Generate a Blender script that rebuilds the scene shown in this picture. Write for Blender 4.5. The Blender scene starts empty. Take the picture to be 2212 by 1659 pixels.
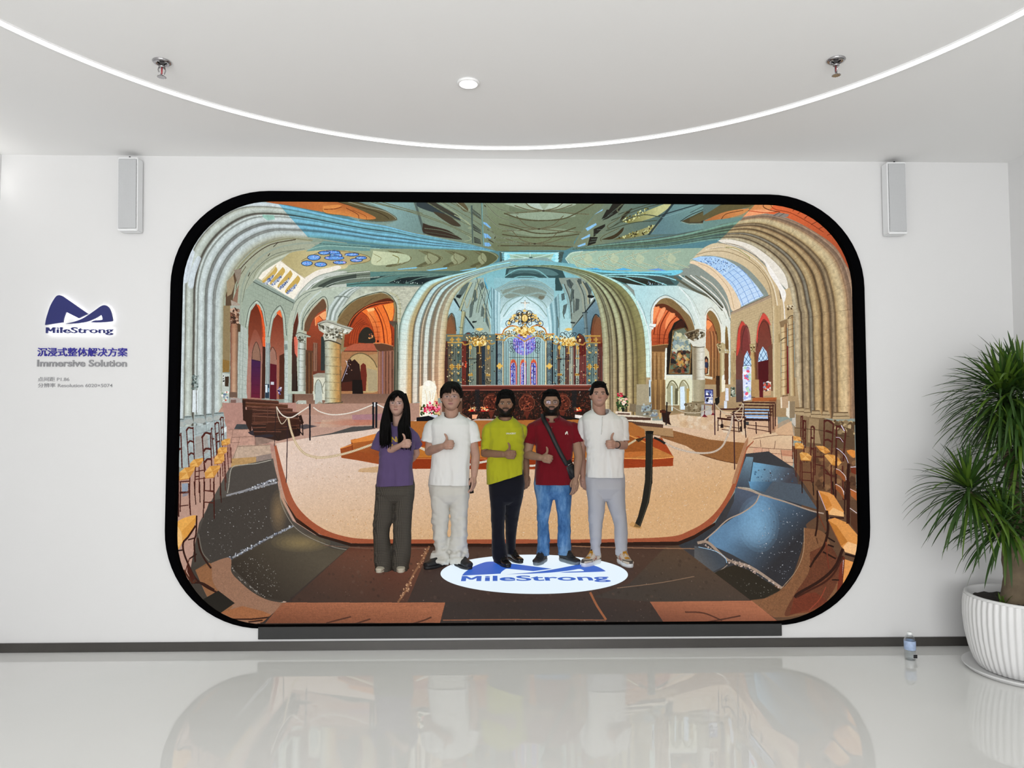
# Show-room wall with an immersive LED alcove, five visitors standing in it.
# Units: metres. X right along the wall, Y into the wall (wall face at Y=0), Z up, floor at Z=0.
import bpy, bmesh, math, random
import numpy as np
from mathutils import Vector, Matrix
from mathutils.bvhtree import BVHTree
SC=bpy.context.scene
COL=SC.collection
# ---------------------------------------------------------------- camera
cam=bpy.data.cameras.new('camera'); cam.sensor_width=36.0; cam.lens=1534.0/2212.0*36.0; cam.clip_start=.05
camo=bpy.data.objects.new('camera',cam); COL.objects.link(camo); SC.camera=camo
yaw,pit=math.radians(1.28),math.radians(2.73)
fw=Vector((math.sin(yaw)*math.cos(pit),math.cos(yaw)*math.cos(pit),math.sin(pit))); rt=Vector((math.cos(yaw),-math.sin(yaw),0)); up=rt.cross(fw)
camo.matrix_world=Matrix(((rt.x,up.x,-fw.x,0),(rt.y,up.y,-fw.y,-4.9),(rt.z,up.z,-fw.z,1.565),(0,0,0,1)))
# ---------------------------------------------------------------- view, world
vs=SC.view_settings; SC.display_settings.display_device='sRGB'
vs.view_transform='Standard'; vs.look='None'; vs.exposure=0.0; vs.gamma=1.0; vs.use_curve_mapping=False
W=bpy.data.worlds.new('world'); SC.world=W; W.use_nodes=True
W.node_tree.nodes['Background'].inputs[0].default_value=(1,1,1,1); W.node_tree.nodes['Background'].inputs[1].default_value=0.03
RING_POWER=3.6; DOWN_POWER=22.0
# added unseen fill behind the camera, brightens wall, ceiling and faces
ld=bpy.data.lights.new('rear_fill_light','AREA'); ld.shape='RECTANGLE'; ld.size=5.6; ld.size_y=2.6; ld.energy=312; ld.color=(1.0,1.0,1.0)
lo=bpy.data.objects.new('rear_fill_light',ld); COL.objects.link(lo); lo.location=(-.5,-8.4,1.75); lo.rotation_euler=(math.radians(90),0,0)
# ---------------------------------------------------------------- helpers
def srgb(h):
    v=[int(h[i:i+2],16)/255 for i in (0,2,4)]
    return tuple(c/12.92 if c<=.04045 else ((c+.055)/1.055)**2.4 for c in v)
def nodes(m):
    m.use_nodes=True; return m.node_tree.nodes,m.node_tree.links,m.node_tree.nodes['Principled BSDF']
def mat(name,c,rough=.5,metal=0.,noise=0.,nscale=20.,bump=0.,bscale=60.,spec=.5,coat=0.,attr=None,sheen=0.):
    m=bpy.data.materials.new(name); N,L,b=nodes(m)
    b.inputs['Base Color'].default_value=(*c,1); b.inputs['Roughness'].default_value=rough; b.inputs['Metallic'].default_value=metal
    b.inputs['Specular IOR Level'].default_value=spec; b.inputs['Coat Weight'].default_value=coat
    if sheen: b.inputs['Sheen Weight'].default_value=sheen
    tc=N.new('ShaderNodeTexCoord')
    if attr:
        a=N.new('ShaderNodeAttribute'); a.attribute_name=attr; L.new(a.outputs['Color'],b.inputs['Base Color']); src=a.outputs['Color']
    if noise:
        n=N.new('ShaderNodeTexNoise'); n.inputs['Scale'].default_value=nscale; n.inputs['Detail'].default_value=4
        L.new(tc.outputs['Object'],n.inputs['Vector'])
        mx=N.new('ShaderNodeMix'); mx.data_type='RGBA'; L.new(n.outputs['Fac'],mx.inputs[0])
        if attr:
            h=N.new('ShaderNodeHueSaturation'); h.inputs['Value'].default_value=1-noise; L.new(src,h.inputs['Color']); L.new(h.outputs[0],mx.inputs[6]); L.new(src,mx.inputs[7])
        else:
            mx.inputs[6].default_value=(*[x*(1-noise) for x in c],1); mx.inputs[7].default_value=(*[min(1,x*(1+noise)) for x in c],1)
        L.new(mx.outputs[2],b.inputs['Base Color'])
    if bump:
        n2=N.new('ShaderNodeTexNoise'); n2.inputs['Scale'].default_value=bscale; n2.inputs['Detail'].default_value=3; L.new(tc.outputs['Object'],n2.inputs['Vector'])
        bp=N.new('ShaderNodeBump'); bp.inputs['Strength'].default_value=bump; bp.inputs['Distance'].default_value=.004; L.new(n2.outputs['Fac'],bp.inputs['Height']); L.new(bp.outputs[0],b.inputs['Normal'])
    return m
def emit(name,c,s,base=(0.01,0.01,0.01)):
    m=bpy.data.materials.new(name); N,L,b=nodes(m)
    b.inputs['Base Color'].default_value=(*base,1); b.inputs['Emission Color'].default_value=(*c,1); b.inputs['Emission Strength'].default_value=s; b.inputs['Roughness'].default_value=.6
    return m
def link(o,parent=None,m=None,kind=None):
    COL.objects.link(o)
    if parent: o.parent=parent
    if m is not None: o.data.materials.append(m)
    if kind: o['kind']=kind
    return o
def mk(name,vs_,fs,m=None,parent=None,smooth=False,kind=None):
    me=bpy.data.meshes.new(name); me.from_pydata([tuple(map(float,v)) for v in vs_],[],[tuple(map(int,f)) for f in fs]); me.update()
    if smooth: me.shade_smooth()
    return link(bpy.data.objects.new(name,me),parent,m,kind)
def frombm(name,bm,m=None,parent=None,smooth=False,kind=None):
    me=bpy.data.meshes.new(name); bmesh.ops.recalc_face_normals(bm,faces=bm.faces); bm.to_mesh(me); bm.free()
    if smooth: me.shade_smooth()
    return link(bpy.data.objects.new(name,me),parent,m,kind)
def tag(o,label,cat,group=None):
    o['label']=label; o['category']=cat
    if group: o['group']=group
    return o
def thing(name,loc,label,cat,group=None,rz=0.):
    o=bpy.data.objects.new(name,None); o.empty_display_size=.1; COL.objects.link(o); o.location=loc; o.rotation_euler=(0,0,rz)
    return tag(o,label,cat,group)
def bbox(bm,x0,x1,y0,y1,z0,z1,bev=0.,mtx=None):
    r=bmesh.ops.create_cube(bm,size=1.0); vs_=r['verts']
    for v in vs_: v.co=Vector(((x0+x1)/2+v.co.x*(x1-x0),(y0+y1)/2+v.co.y*(y1-y0),(z0+z1)/2+v.co.z*(z1-z0)))
    if bev:
        es=list({e for v in vs_ for e in v.link_edges}); r2=bmesh.ops.bevel(bm,geom=es,offset=bev,segments=2,affect='EDGES'); vs_=list({v for f in r2['faces'] for v in f.verts}|{v for v in vs_ if v.is_valid})
    if mtx is not None: bmesh.ops.transform(bm,matrix=mtx,verts=vs_)
def lathe(bm,prof,n=32,c=(0,0,0),cap=True,fx=None):
    rows=[]
    for r,z in prof:
        rows.append([bm.verts.new((c[0]+r*math.cos(2*math.pi*i/n)*(fx(i/n,z) if fx else 1),c[1]+r*math.sin(2*math.pi*i/n)*(fx(i/n,z) if fx else 1),c[2]+z)) for i in range(n)])
    for a,b in zip(rows[:-1],rows[1:]):
        for i in range(n): bm.faces.new((a[i],a[(i+1)%n],b[(i+1)%n],b[i]))
    if cap: bm.faces.new(rows[0][::-1]); bm.faces.new(rows[-1])
def tube(bm,pts,r,n=8,flat=1.,upv=None,cap=True):
    P=[Vector(p) for p in pts]; R=r if isinstance(r,(list,tuple)) else [r]*len(P); rows=[]; prev=None
    for i,p in enumerate(P):
        t=(P[min(i+1,len(P)-1)]-P[max(i-1,0)]).normalized()
        a=Vector(upv) if upv is not None else (prev if prev is not None else (Vector((0,0,1)) if abs(t.z)<.9 else Vector((0,1,0))))
        u=t.cross(a); u=u.normalized() if u.length>1e-6 else t.orthogonal().normalized(); w=u.cross(t).normalized(); prev=w
        rows.append([bm.verts.new(p+u*R[i]*math.cos(2*math.pi*k/n)+w*R[i]*flat*math.sin(2*math.pi*k/n)) for k in range(n)])
    for a,b in zip(rows[:-1],rows[1:]):
        for k in range(n): bm.faces.new((a[k],a[(k+1)%n],b[(k+1)%n],b[k]))
    if cap and n>2: bm.faces.new(rows[0][::-1]); bm.faces.new(rows[-1])
def rrect(x0,x1,z0,z1,r,n=14):
    P=[]
    for cx,cz,a0 in ((x1-r,z0+r,-90),(x1-r,z1-r,0),(x0+r,z1-r,90),(x0+r,z0+r,180)):
        for i in range(n+1):
            a=math.radians(a0+90*i/n); P.append((cx+r*math.cos(a),cz+r*math.sin(a)))
    return P
def crv(pts,n=6):
    P=np.asarray(pts,float); Q=np.vstack([2*P[0]-P[1],P,2*P[-1]-P[-2]]); out=[]; t=np.linspace(0,1,n,endpoint=False)[:,None]
    for i in range(len(P)-1):
        a,b,c,d=Q[i:i+4]; out.append(.5*((2*b)+(c-a)*t+(2*a-5*b+4*c-d)*t*t+(3*b-a-3*c+d)*t**3))
    out.append(P[-1:]); return np.vstack(out)
def text_mesh(name,s,x0,x1,z0,z1,depth,bold=0.):
    cu=bpy.data.curves.new(name,'FONT'); cu.body=s; cu.size=1; cu.extrude=depth/2; cu.offset=bold; cu.resolution_u=4
    o=bpy.data.objects.new(name,cu); COL.objects.link(o); bpy.context.view_layer.update()
    dg=bpy.context.evaluated_depsgraph_get(); me=bpy.data.meshes.new_from_object(o.evaluated_get(dg)); bpy.data.objects.remove(o); bpy.data.curves.remove(cu)
    n=len(me.vertices); co=np.empty(n*3,np.float32); me.vertices.foreach_get('co',co); co=co.reshape(-1,3)
    mn,mx=co.min(0),co.max(0); q=np.empty_like(co)
    q[:,0]=x0+(co[:,0]-mn[0])/(mx[0]-mn[0])*(x1-x0); q[:,2]=z0+(co[:,1]-mn[1])/(mx[1]-mn[1])*(z1-z0); q[:,1]=-co[:,2]
    me.vertices.foreach_set('co',q.ravel()); me.update(); return me
# ================================================================ the room
XL,XR,HC=-3.414,3.644,3.38                      # side walls, ceiling height
AX0,AX1,AZ0,AZ1,ARAD,ADEP=-2.172,2.518,.163,3.077,.60,2.88   # LED alcove: inner box, corner radius, depth
def wall_paint(name,c): 
    return mat(name,c,rough=.62,bump=.05,bscale=180.,noise=.012,nscale=1.2,spec=.25)
m_wall=wall_paint('white_wall_paint',(.70,.70,.70)); m_ceil=wall_paint('white_ceiling_paint',(.865,.865,.86))
# glossy poured floor
m_floor=bpy.data.materials.new('grey_epoxy_floor'); N,L,b=nodes(m_floor)
b.inputs['Roughness'].default_value=.012; b.inputs['IOR'].default_value=1.5
tc=N.new('ShaderNodeTexCoord'); n1=N.new('ShaderNodeTexNoise'); n1.inputs['Scale'].default_value=.9; n1.inputs['Detail'].default_value=5; L.new(tc.outputs['Object'],n1.inputs['Vector'])
rp=N.new('ShaderNodeValToRGB'); rp.color_ramp.elements[0].position=.3; rp.color_ramp.elements[0].color=(.78,.78,.76,1); rp.color_ramp.elements[1].position=.75; rp.color_ramp.elements[1].color=(.82,.82,.805,1)
L.new(n1.outputs['Fac'],rp.inputs[0]); L.new(rp.outputs[0],b.inputs['Base Color'])
n2=N.new('ShaderNodeTexNoise'); n2.inputs['Scale'].default_value=2.2; n2.inputs['Detail'].default_value=2; L.new(tc.outputs['Object'],n2.inputs['Vector'])
bp=N.new('ShaderNodeBump'); bp.inputs['Strength'].default_value=.012; bp.inputs['Distance'].default_value=.01; L.new(n2.outputs['Fac'],bp.inputs['Height']); L.new(bp.outputs[0],b.inputs['Normal'])
YB=-8.8
mk('floor',[(XL,YB,0),(XR,YB,0),(XR,0,0),(XL,0,0)],[(0,1,2,3)],m_floor,kind='structure')
mk('ceiling',[(XL,YB,HC),(XR,YB,HC),(XR,0,HC),(XL,0,HC)],[(3,2,1,0)],m_ceil,kind='structure')
mk('wall_left',[(XL,YB,0),(XL,0,0),(XL,0,HC),(XL,YB,HC)],[(0,1,2,3)],m_wall,kind='structure')
mk('wall_right',[(XR,YB,0),(XR,0,0),(XR,0,HC),(XR,YB,HC)],[(3,2,1,0)],m_wall,kind='structure')
mk('wall_rear',[(XL,YB,0),(XR,YB,0),(XR,YB,HC),(XL,YB,HC)],[(0,1,2,3)],m_wall,kind='structure')
# front wall with the rounded opening
bm=bmesh.new()
hole=rrect(AX0-.03,AX1+.03,AZ0-.012,AZ1+.03,ARAD+.03,14)
o1=[bm.verts.new((x,0,z)) for x,z in ((XL,0),(XR,0),(XR,HC),(XL,HC))]; h1=[bm.verts.new((x,0,z)) for x,z in hole]
es=[bm.edges.new((o1[i],o1[(i+1)%4])) for i in range(4)]+[bm.edges.new((h1[i],h1[(i+1)%len(h1)])) for i in range(len(h1))]
bmesh.ops.triangle_fill(bm,use_beauty=True,use_dissolve=False,edges=es)
for f in [f for f in bm.faces if abs(f.calc_center_median().x-.17)<1.5 and abs(f.calc_center_median().z-1.6)<.9]: bm.faces.remove(f)
frombm('wall_front',bm,m_wall,kind='structure')
# grey skirting
m_base=mat('dark_grey_skirting',(.052,.048,.044),rough=.32,noise=.25,nscale=3.)
bm=bmesh.new(); bbox(bm,XL+.012,XR-.012,-.014,-.0005,0.0005,.061,.002); frombm('baseboard_front',bm,m_base,kind='structure')
bm=bmesh.new(); bbox(bm,XR-.014,XR-.0005,YB+.02,-.016,.0005,.061,.002); frombm('baseboard_right',bm,m_base,kind='structure')
bm=bmesh.new(); bbox(bm,XL+.0005,XL+.014,YB+.02,-.016,.0005,.061,.002); frombm('baseboard_left',bm,m_base,kind='structure')
# ---------------- recessed light ring in the ceiling
m_ring=emit('ring_light_diffuser',(1.0,.985,.97),RING_POWER)
m_trim=mat('white_trim',(.82,.82,.82),rough=.4)
t=thing('ceiling_light_ring',(0,-2.704,HC),'large white ring of recessed LED strip light in the ceiling','ceiling light')
def ring(bm,r0,r1,z0,z1,n=160):
    q=[[bm.verts.new((r*math.cos(2*math.pi*i/n),r*math.sin(2*math.pi*i/n),z)) for i in range(n)] for r,z in ((r0,z0),(r1,z0),(r1,z1),(r0,z1))]
    for a,b2 in ((0,1),(1,2),(2,3),(3,0)):
        for i in range(n): bm.faces.new((q[a][i],q[a][(i+1)%n],q[b2][(i+1)%n],q[b2][i]))
bm=bmesh.new(); ring(bm,2.474,2.518,-.006,-.001); frombm('diffuser',bm,m_ring,t)
bm=bmesh.new(); ring(bm,2.470,2.4735,-.008,-.0005); ring(bm,2.5185,2.522,-.008,-.0005); frombm('trim',bm,m_trim,t)
# ---------------- round downlight
t=thing('downlight',(-.152,-1.131,HC),'small round white downlight glowing in the ceiling','ceiling light')
bm=bmesh.new(); lathe(bm,[(.048,-.012),(.058,-.012),(.062,-.006),(.062,-.0005),(.048,-.0005)],40,cap=False); frombm('trim_ring',bm,m_trim,t,True)
bm=bmesh.new(); lathe(bm,[(.001,-.013),(.03,-.0125),(.0475,-.010),(.0475,-.002)],40,cap=True); frombm('lens',bm,emit('downlight_lens',(1,.99,.95),DOWN_POWER),t,True)
# ---------------- sprinklers
m_chr=mat('polished_chrome',(.42,.41,.42),rough=.14,metal=1.)
m_bulb=mat('red_glass_bulb',(.35,.02,.03),rough=.1)
def sprinkler(x,y,label,rz):
    t=thing('fire_sprinkler',(x,y,HC),label,'sprinkler','chrome ceiling sprinklers',rz)
    bm=bmesh.new(); lathe(bm,[(.02,-.0005),(.045,-.0005),(.046,-.004),(.040,-.010),(.026,-.012),(.022,-.006)],36,cap=False); frombm('escutcheon',bm,m_chr,t,True)
    bm=bmesh.new(); lathe(bm,[(.012,-.002),(.012,-.022),(.016,-.024),(.016,-.032),(.008,-.034)],20); 
    for s in (-1,1): tube(bm,[(s*.012,0,-.03),(s*.017,0,-.045),(s*.013,0,-.06),(0,0,-.072)],.0032,8)
    lathe(bm,[(.005,-.07),(.006,-.078)],12); frombm('body',bm,m_chr,t,True)
    bm=bmesh.new(); lathe(bm,[(.0035,-.034),(.004,-.05),(.003,-.066)],12); frombm('glass_bulb',bm,m_bulb,t,True)
    bm=bmesh.new(); lathe(bm,[(.004,-.077),(.019,-.079),(.021,-.081),(.019,-.0825),(.004,-.0825)],24,fx=lambda u,z:1+.12*math.cos(u*2*math.pi*12)); frombm('deflector',bm,m_chr,t)
sprinkler(-1.705,-1.322,'chrome fire sprinkler in the ceiling, the one above the left speaker',.5)
sprinkler(1.722,-1.417,'chrome fire sprinkler in the ceiling, the one above the right speaker',1.4)
# ---------------- column loudspeakers
m_spk=mat('white_speaker_cabinet',(.80,.81,.82),rough=.45)
m_gr=bpy.data.materials.new('perforated_grille'); N,L,b=nodes(m_gr); b.inputs['Roughness'].default_value=.5
tc=N.new('ShaderNodeTexCoord'); v=N.new('ShaderNodeTexVoronoi'); v.inputs['Scale'].default_value=260; v.inputs['Randomness'].default_value=.05; L.new(tc.outputs['Object'],v.inputs['Vector'])
rp=N.new('ShaderNodeValToRGB'); rp.color_ramp.elements[0].position=.28; rp.color_ramp.elements[0].color=(.16,.165,.17,1); rp.color_ramp.elements[1].position=.42; rp.color_ramp.elements[1].color=(.50,.51,.52,1); L.new(v.outputs['Distance'],rp.inputs[0]); L.new(rp.outputs[0],b.inputs['Base Color'])
m_dark=mat('black_plastic',(.012,.012,.013),rough=.4)
def speaker(x,ztop,label,rz,ry):
    h=.505; t=thing('column_speaker',(x,-.058,ztop-h),label,'speaker','white column speakers',rz); t.rotation_euler=(0,ry,rz)
    bm=bmesh.new(); bbox(bm,-.066,.066,-.034,.046,0,h,.005); frombm('cabinet',bm,m_spk,t)
    bm=bmesh.new(); bbox(bm,-.0605,.0605,-.037,-.030,.013,h-.011,.003); frombm('grille',bm,m_gr,t)
    bm=bmesh.new(); bbox(bm,-.02,.012,-.01,.05,h,h+.006,.001); tube(bm,[(.0,-.005,h+.002),(.0,-.005,h+.014)],.006,10); tube(bm,[(.03,0,h),(.032,.02,h+.012),(.03,.045,h+.006)],.0035,8); frombm('bracket',bm,m_dark,t)
    bm=bmesh.new(); bbox(bm,-.03,.03,.046,.0575,.20,.30,.001); frombm('wall_plate',bm,m_spk,t)
# ---------------------------------------------------------------- picture painter
def hexc(h):
    return np.array([int(h[i:i+2],16) for i in (0,2,4)],np.float32)/255.
def spline(pts,n=6):
    P=np.asarray(pts,float)
    if len(P)<3: return P
    Q=np.vstack([2*P[0]-P[1],P,2*P[-1]-P[-2]]); out=[]
    t=np.linspace(0,1,n,endpoint=False)[:,None]
    for i in range(len(P)-1):
        a,b,c,d=Q[i:i+4]
        out.append(.5*((2*b)+(c-a)*t+(2*a-5*b+4*c-d)*t*t+(3*b-a-3*c+d)*t**3))
    out.append(P[-1:]); return np.vstack(out)
class Painter:
    def __init__(s,x0,y0,x1,y1,k):
        s.x0,s.y0,s.k=x0,y0,k; s.w=int(round((x1-x0)*k)); s.h=int(round((y1-y0)*k))
        s.img=np.zeros((s.h,s.w,3),np.float32); s.rng=np.random.default_rng(7); s.tile=None
    def loc(s,pts):
        P=np.asarray(pts,float); return (P-np.array([s.x0,s.y0]))*s.k
    def mask(s,P):
        c0=max(int(np.floor(P[:,0].min())),0); c1=min(int(np.ceil(P[:,0].max()))+1,s.w)
        r0=max(int(np.floor(P[:,1].min())),0); r1=min(int(np.ceil(P[:,1].max()))+1,s.h)
        if c1<=c0 or r1<=r0: return None
        tog=np.zeros((r1-r0,c1-c0+1),np.int32)
        A=P; B=np.roll(P,-1,0)
        for (xa,ya),(xb,yb) in zip(A,B):
            if ya==yb: continue
            if ya>yb: xa,ya,xb,yb=xb,yb,xa,ya
            ra=max(int(np.ceil(ya-.5)),r0); rb=min(int(np.ceil(yb-.5)),r1)
            if rb<=ra: continue
            rr=np.arange(ra,rb); xx=xa+(rr+.5-ya)*(xb-xa)/(yb-ya)
            cc=np.clip(np.ceil(xx-.5).astype(int),c0,c1)-c0
            np.add.at(tog,(rr-r0,cc),1)
        return r0,r1,c0,c1,(np.cumsum(tog,1)[:,:-1]&1).astype(bool)
    def noise(s,h,w,fx,fy):
        gh,gw=int(h/fy)+3,int(w/fx)+3
        g=s.rng.random((gh,gw),dtype=np.float32)
        yy=np.arange(h)/fy; xx=np.arange(w)/fx
        yi=yy.astype(int); xi=xx.astype(int); ty=(yy-yi)[:,None].astype(np.float32); tx=(xx-xi)[None].astype(np.float32)
        ty=ty*ty*(3-2*ty); tx=tx*tx*(3-2*tx)
        a=g[yi][:,xi]; b=g[yi][:,xi+1]; c=g[yi+1][:,xi]; d=g[yi+1][:,xi+1]
        return (a*(1-tx)+b*tx)*(1-ty)+(c*(1-tx)+d*tx)*ty-.5
    def put(s,m,col,a=1.):
        if m is None: return
        r0,r1,c0,c1,k=m; v=s.img[r0:r1,c0:c1]
        if a>=1: v[k]=col
        else: v[k]=v[k]*(1-a)+col*a
    # P polygon, smooth flag sm
    def P(s,pts,c,sm=0,a=1.):
        P=spline(list(pts)+[pts[0]],6)[:-1] if sm else np.asarray(pts,float)
        s.put(s.mask(s.loc(P)),hexc(c),a)
    # G polygon with a colour running from p to q
    def G(s,pts,c,d,p,q,sm=0,a=1.):
        P=spline(list(pts)+[pts[0]],6)[:-1] if sm else np.asarray(pts,float)
        m=s.mask(s.loc(P))
        if m is None: return
        r0,r1,c0,c1,k=m; p,q=s.loc([p,q]); e=q-p
        yy,xx=np.nonzero(k); t=((xx+c0-p[0])*e[0]+(yy+r0-p[1])*e[1])/(e@e); t=np.clip(t,0,1)[:,None].astype(np.float32)
        v=s.img[r0:r1,c0:c1]; new=hexc(c)*(1-t)+hexc(d)*t
        v[k]=v[k]*(1-a)+new*a
    # S stroke
    def S(s,pts,w,c,a=1.,w2=None,sm=1):
        P=spline(pts,5) if sm and len(pts)>2 else np.asarray(pts,float)
        d=np.gradient(P,axis=0); n=np.stack([-d[:,1],d[:,0]],1); n/=np.linalg.norm(n,axis=1)[:,None]+1e-9
        ww=np.linspace(w,w if w2 is None else w2,len(P))[:,None]/2
        L=s.loc(P+n*ww); R=s.loc(P-n*ww); col=hexc(c)
        if a>=1:
            for i in range(len(P)-1): s.put(s.mask(np.array([L[i],L[i+1],R[i+1],R[i]])),col)
        else: s.put(s.mask(np.vstack([L,R[::-1]])),col,a)
    # B ruled bundle between two curves, stops (u,colour); e = multipliers at start and end
    def B(s,A,C,st,e=None,n=7):
        A=spline(A,n); C=spline(C,n); m=len(A)
        u=[]; cs=[]
        W=np.linalg.norm(A-C,axis=1).mean()*s.k
        for (ua,ca),(ub,cb) in zip(st[:-1],st[1:]):
            q=max(1,min(12,int((ub-ua)*W/3))); ca=hexc(ca); cb=hexc(cb)
            for j in range(q):
                u.append((ua+(ub-ua)*j/q,ua+(ub-ua)*(j+1)/q)); f=(j+.5)/q; cs.append(ca*(1-f)+cb*f)
        LA=s.loc(A); LC=s.loc(C)
        seg=range(0,m-1,1 if e is None else 1)
        for (ua,ub),c in zip(u,cs):
            E0=LA+(LC-LA)*ua; E1=LA+(LC-LA)*ub
            if e is None: s.put(s.mask(np.vstack([E0,E1[::-1]])),c)
            else:
                e0,e1=np.array(e[0]),np.array(e[1])
                for i in range(0,m-1,3):
                    j=min(i+3,m-1); f=(i+j)/2/(m-1)
                    s.put(s.mask(np.vstack([E0[i:j+1],E1[i:j+1][::-1]])),np.clip(c*(e0*(1-f)+e1*f),0,1).astype(np.float32))
    # J joints across a bundle
    def J(s,A,C,n,w,c,a=.6,lo=0,hi=1,skew=0):
        A=spline(A,8); C=spline(C,8)
        for i in range(n):
            t=(lo+(hi-lo)*(i+.5)/n)*(len(A)-1); i0=int(t); f=t-i0; i1=min(i0+1,len(A)-1)
            p=A[i0]*(1-f)+A[i1]*f; q=C[i0]*(1-f)+C[i1]*f
            mid=(p+q)/2+np.array([0,skew]); s.S([p,mid,q],w,c,a)
    # T tint a region
    def T(s,pts,mul,sm=0):
        P=spline(list(pts)+[pts[0]],6)[:-1] if sm else np.asarray(pts,float)
        m=s.mask(s.loc(P))
        if m is None: return
        r0,r1,c0,c1,k=m; v=s.img[r0:r1,c0:c1]; v[k]=np.clip(v[k]*np.array(mul,np.float32),0,1)
    # N mottle a region
    def N(s,pts,amp,fx,fy,sm=0):
        P=spline(list(pts)+[pts[0]],6)[:-1] if sm else np.asarray(pts,float)
        m=s.mask(s.loc(P))
        if m is None: return
        r0,r1,c0,c1,k=m; h,w=k.shape
        t=s.noise(h,w,fx*s.k,fy*s.k)+.5*s.noise(h,w,fx*s.k*.4,fy*s.k*.4)
        v=s.img[r0:r1,c0:c1]; v[k]=np.clip(v[k]*(1+amp*t[k])[:,None],0,1)
    # K courses of blocks on a quad a b c d
    def K(s,q,rows,cols,c,w=.5,a=.5):
        A,Bq,C,D=[np.array(x,float) for x in q]
        f=lambda u,v:(A*(1-u)+Bq*u)*(1-v)+(D*(1-u)+C*u)*v
        for r in range(rows+1):
            s.S([f(0,r/rows),f(1,r/rows)],w,c,a,sm=0)
        for r in range(rows):
            for k in range(cols):
                u=(k+(.5 if r&1 else 0)+.2*s.rng.random())/cols
                if 0<u<1: s.S([f(u,r/rows),f(u,(r+1)/rows)],w,c,a,sm=0)
    # D specks inside a polygon
    def D(s,pts,n,cols,r0,r1,a=1.):
        P=np.asarray(pts,float); m=s.mask(s.loc(P))
        if m is None: return
        yy,xx=np.nonzero(m[4]); 
        if len(yy)==0: return
        for i in s.rng.integers(0,len(yy),n):
            x=(xx[i]+m[2])/s.k+s.x0; y=(yy[i]+m[0])/s.k+s.y0; r=r0+(r1-r0)*s.rng.random(); th=s.rng.random(7)*.5+.7
            g=np.arange(7)/7*6.283
            s.put(s.mask(s.loc(np.stack([x+r*th*np.cos(g),y+r*th*np.sin(g)],1))),hexc(cols[s.rng.integers(len(cols))]),a)
    # E ellipse, R ring, Q spiral
    def E(s,x,y,rx,ry,c,a=1.,rot=0):
        g=np.linspace(0,6.2832,25)[:-1]; p=np.stack([rx*np.cos(g),ry*np.sin(g)],1); cr,sr=np.cos(rot),np.sin(rot)
        s.put(s.mask(s.loc(p@np.array([[cr,sr],[-sr,cr]])+[x,y])),hexc(c),a)
    def R(s,x,y,rx,ry,w,c):
        g=np.linspace(0,6.2832,26); s.S(np.stack([x+rx*np.cos(g),y+ry*np.sin(g)],1),w,c,sm=0)
    def Q(s,x,y,r,turn,ph,w,c):
        g=np.linspace(0,1,16); th=ph+turn*g*6.2832; rr=r*(1-.8*g)
        s.S(np.stack([x+rr*np.cos(th),y+rr*np.sin(th)],1),w,c,sm=0)
    def finish(s,amp=.05):
        n=s.noise(s.h,s.w,1.6*s.k,1.6*s.k)+.6*s.noise(s.h,s.w,5*s.k,5*s.k)
        s.img=np.clip(s.img*(1+amp*n[...,None]),0,1); return s.img
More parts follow.
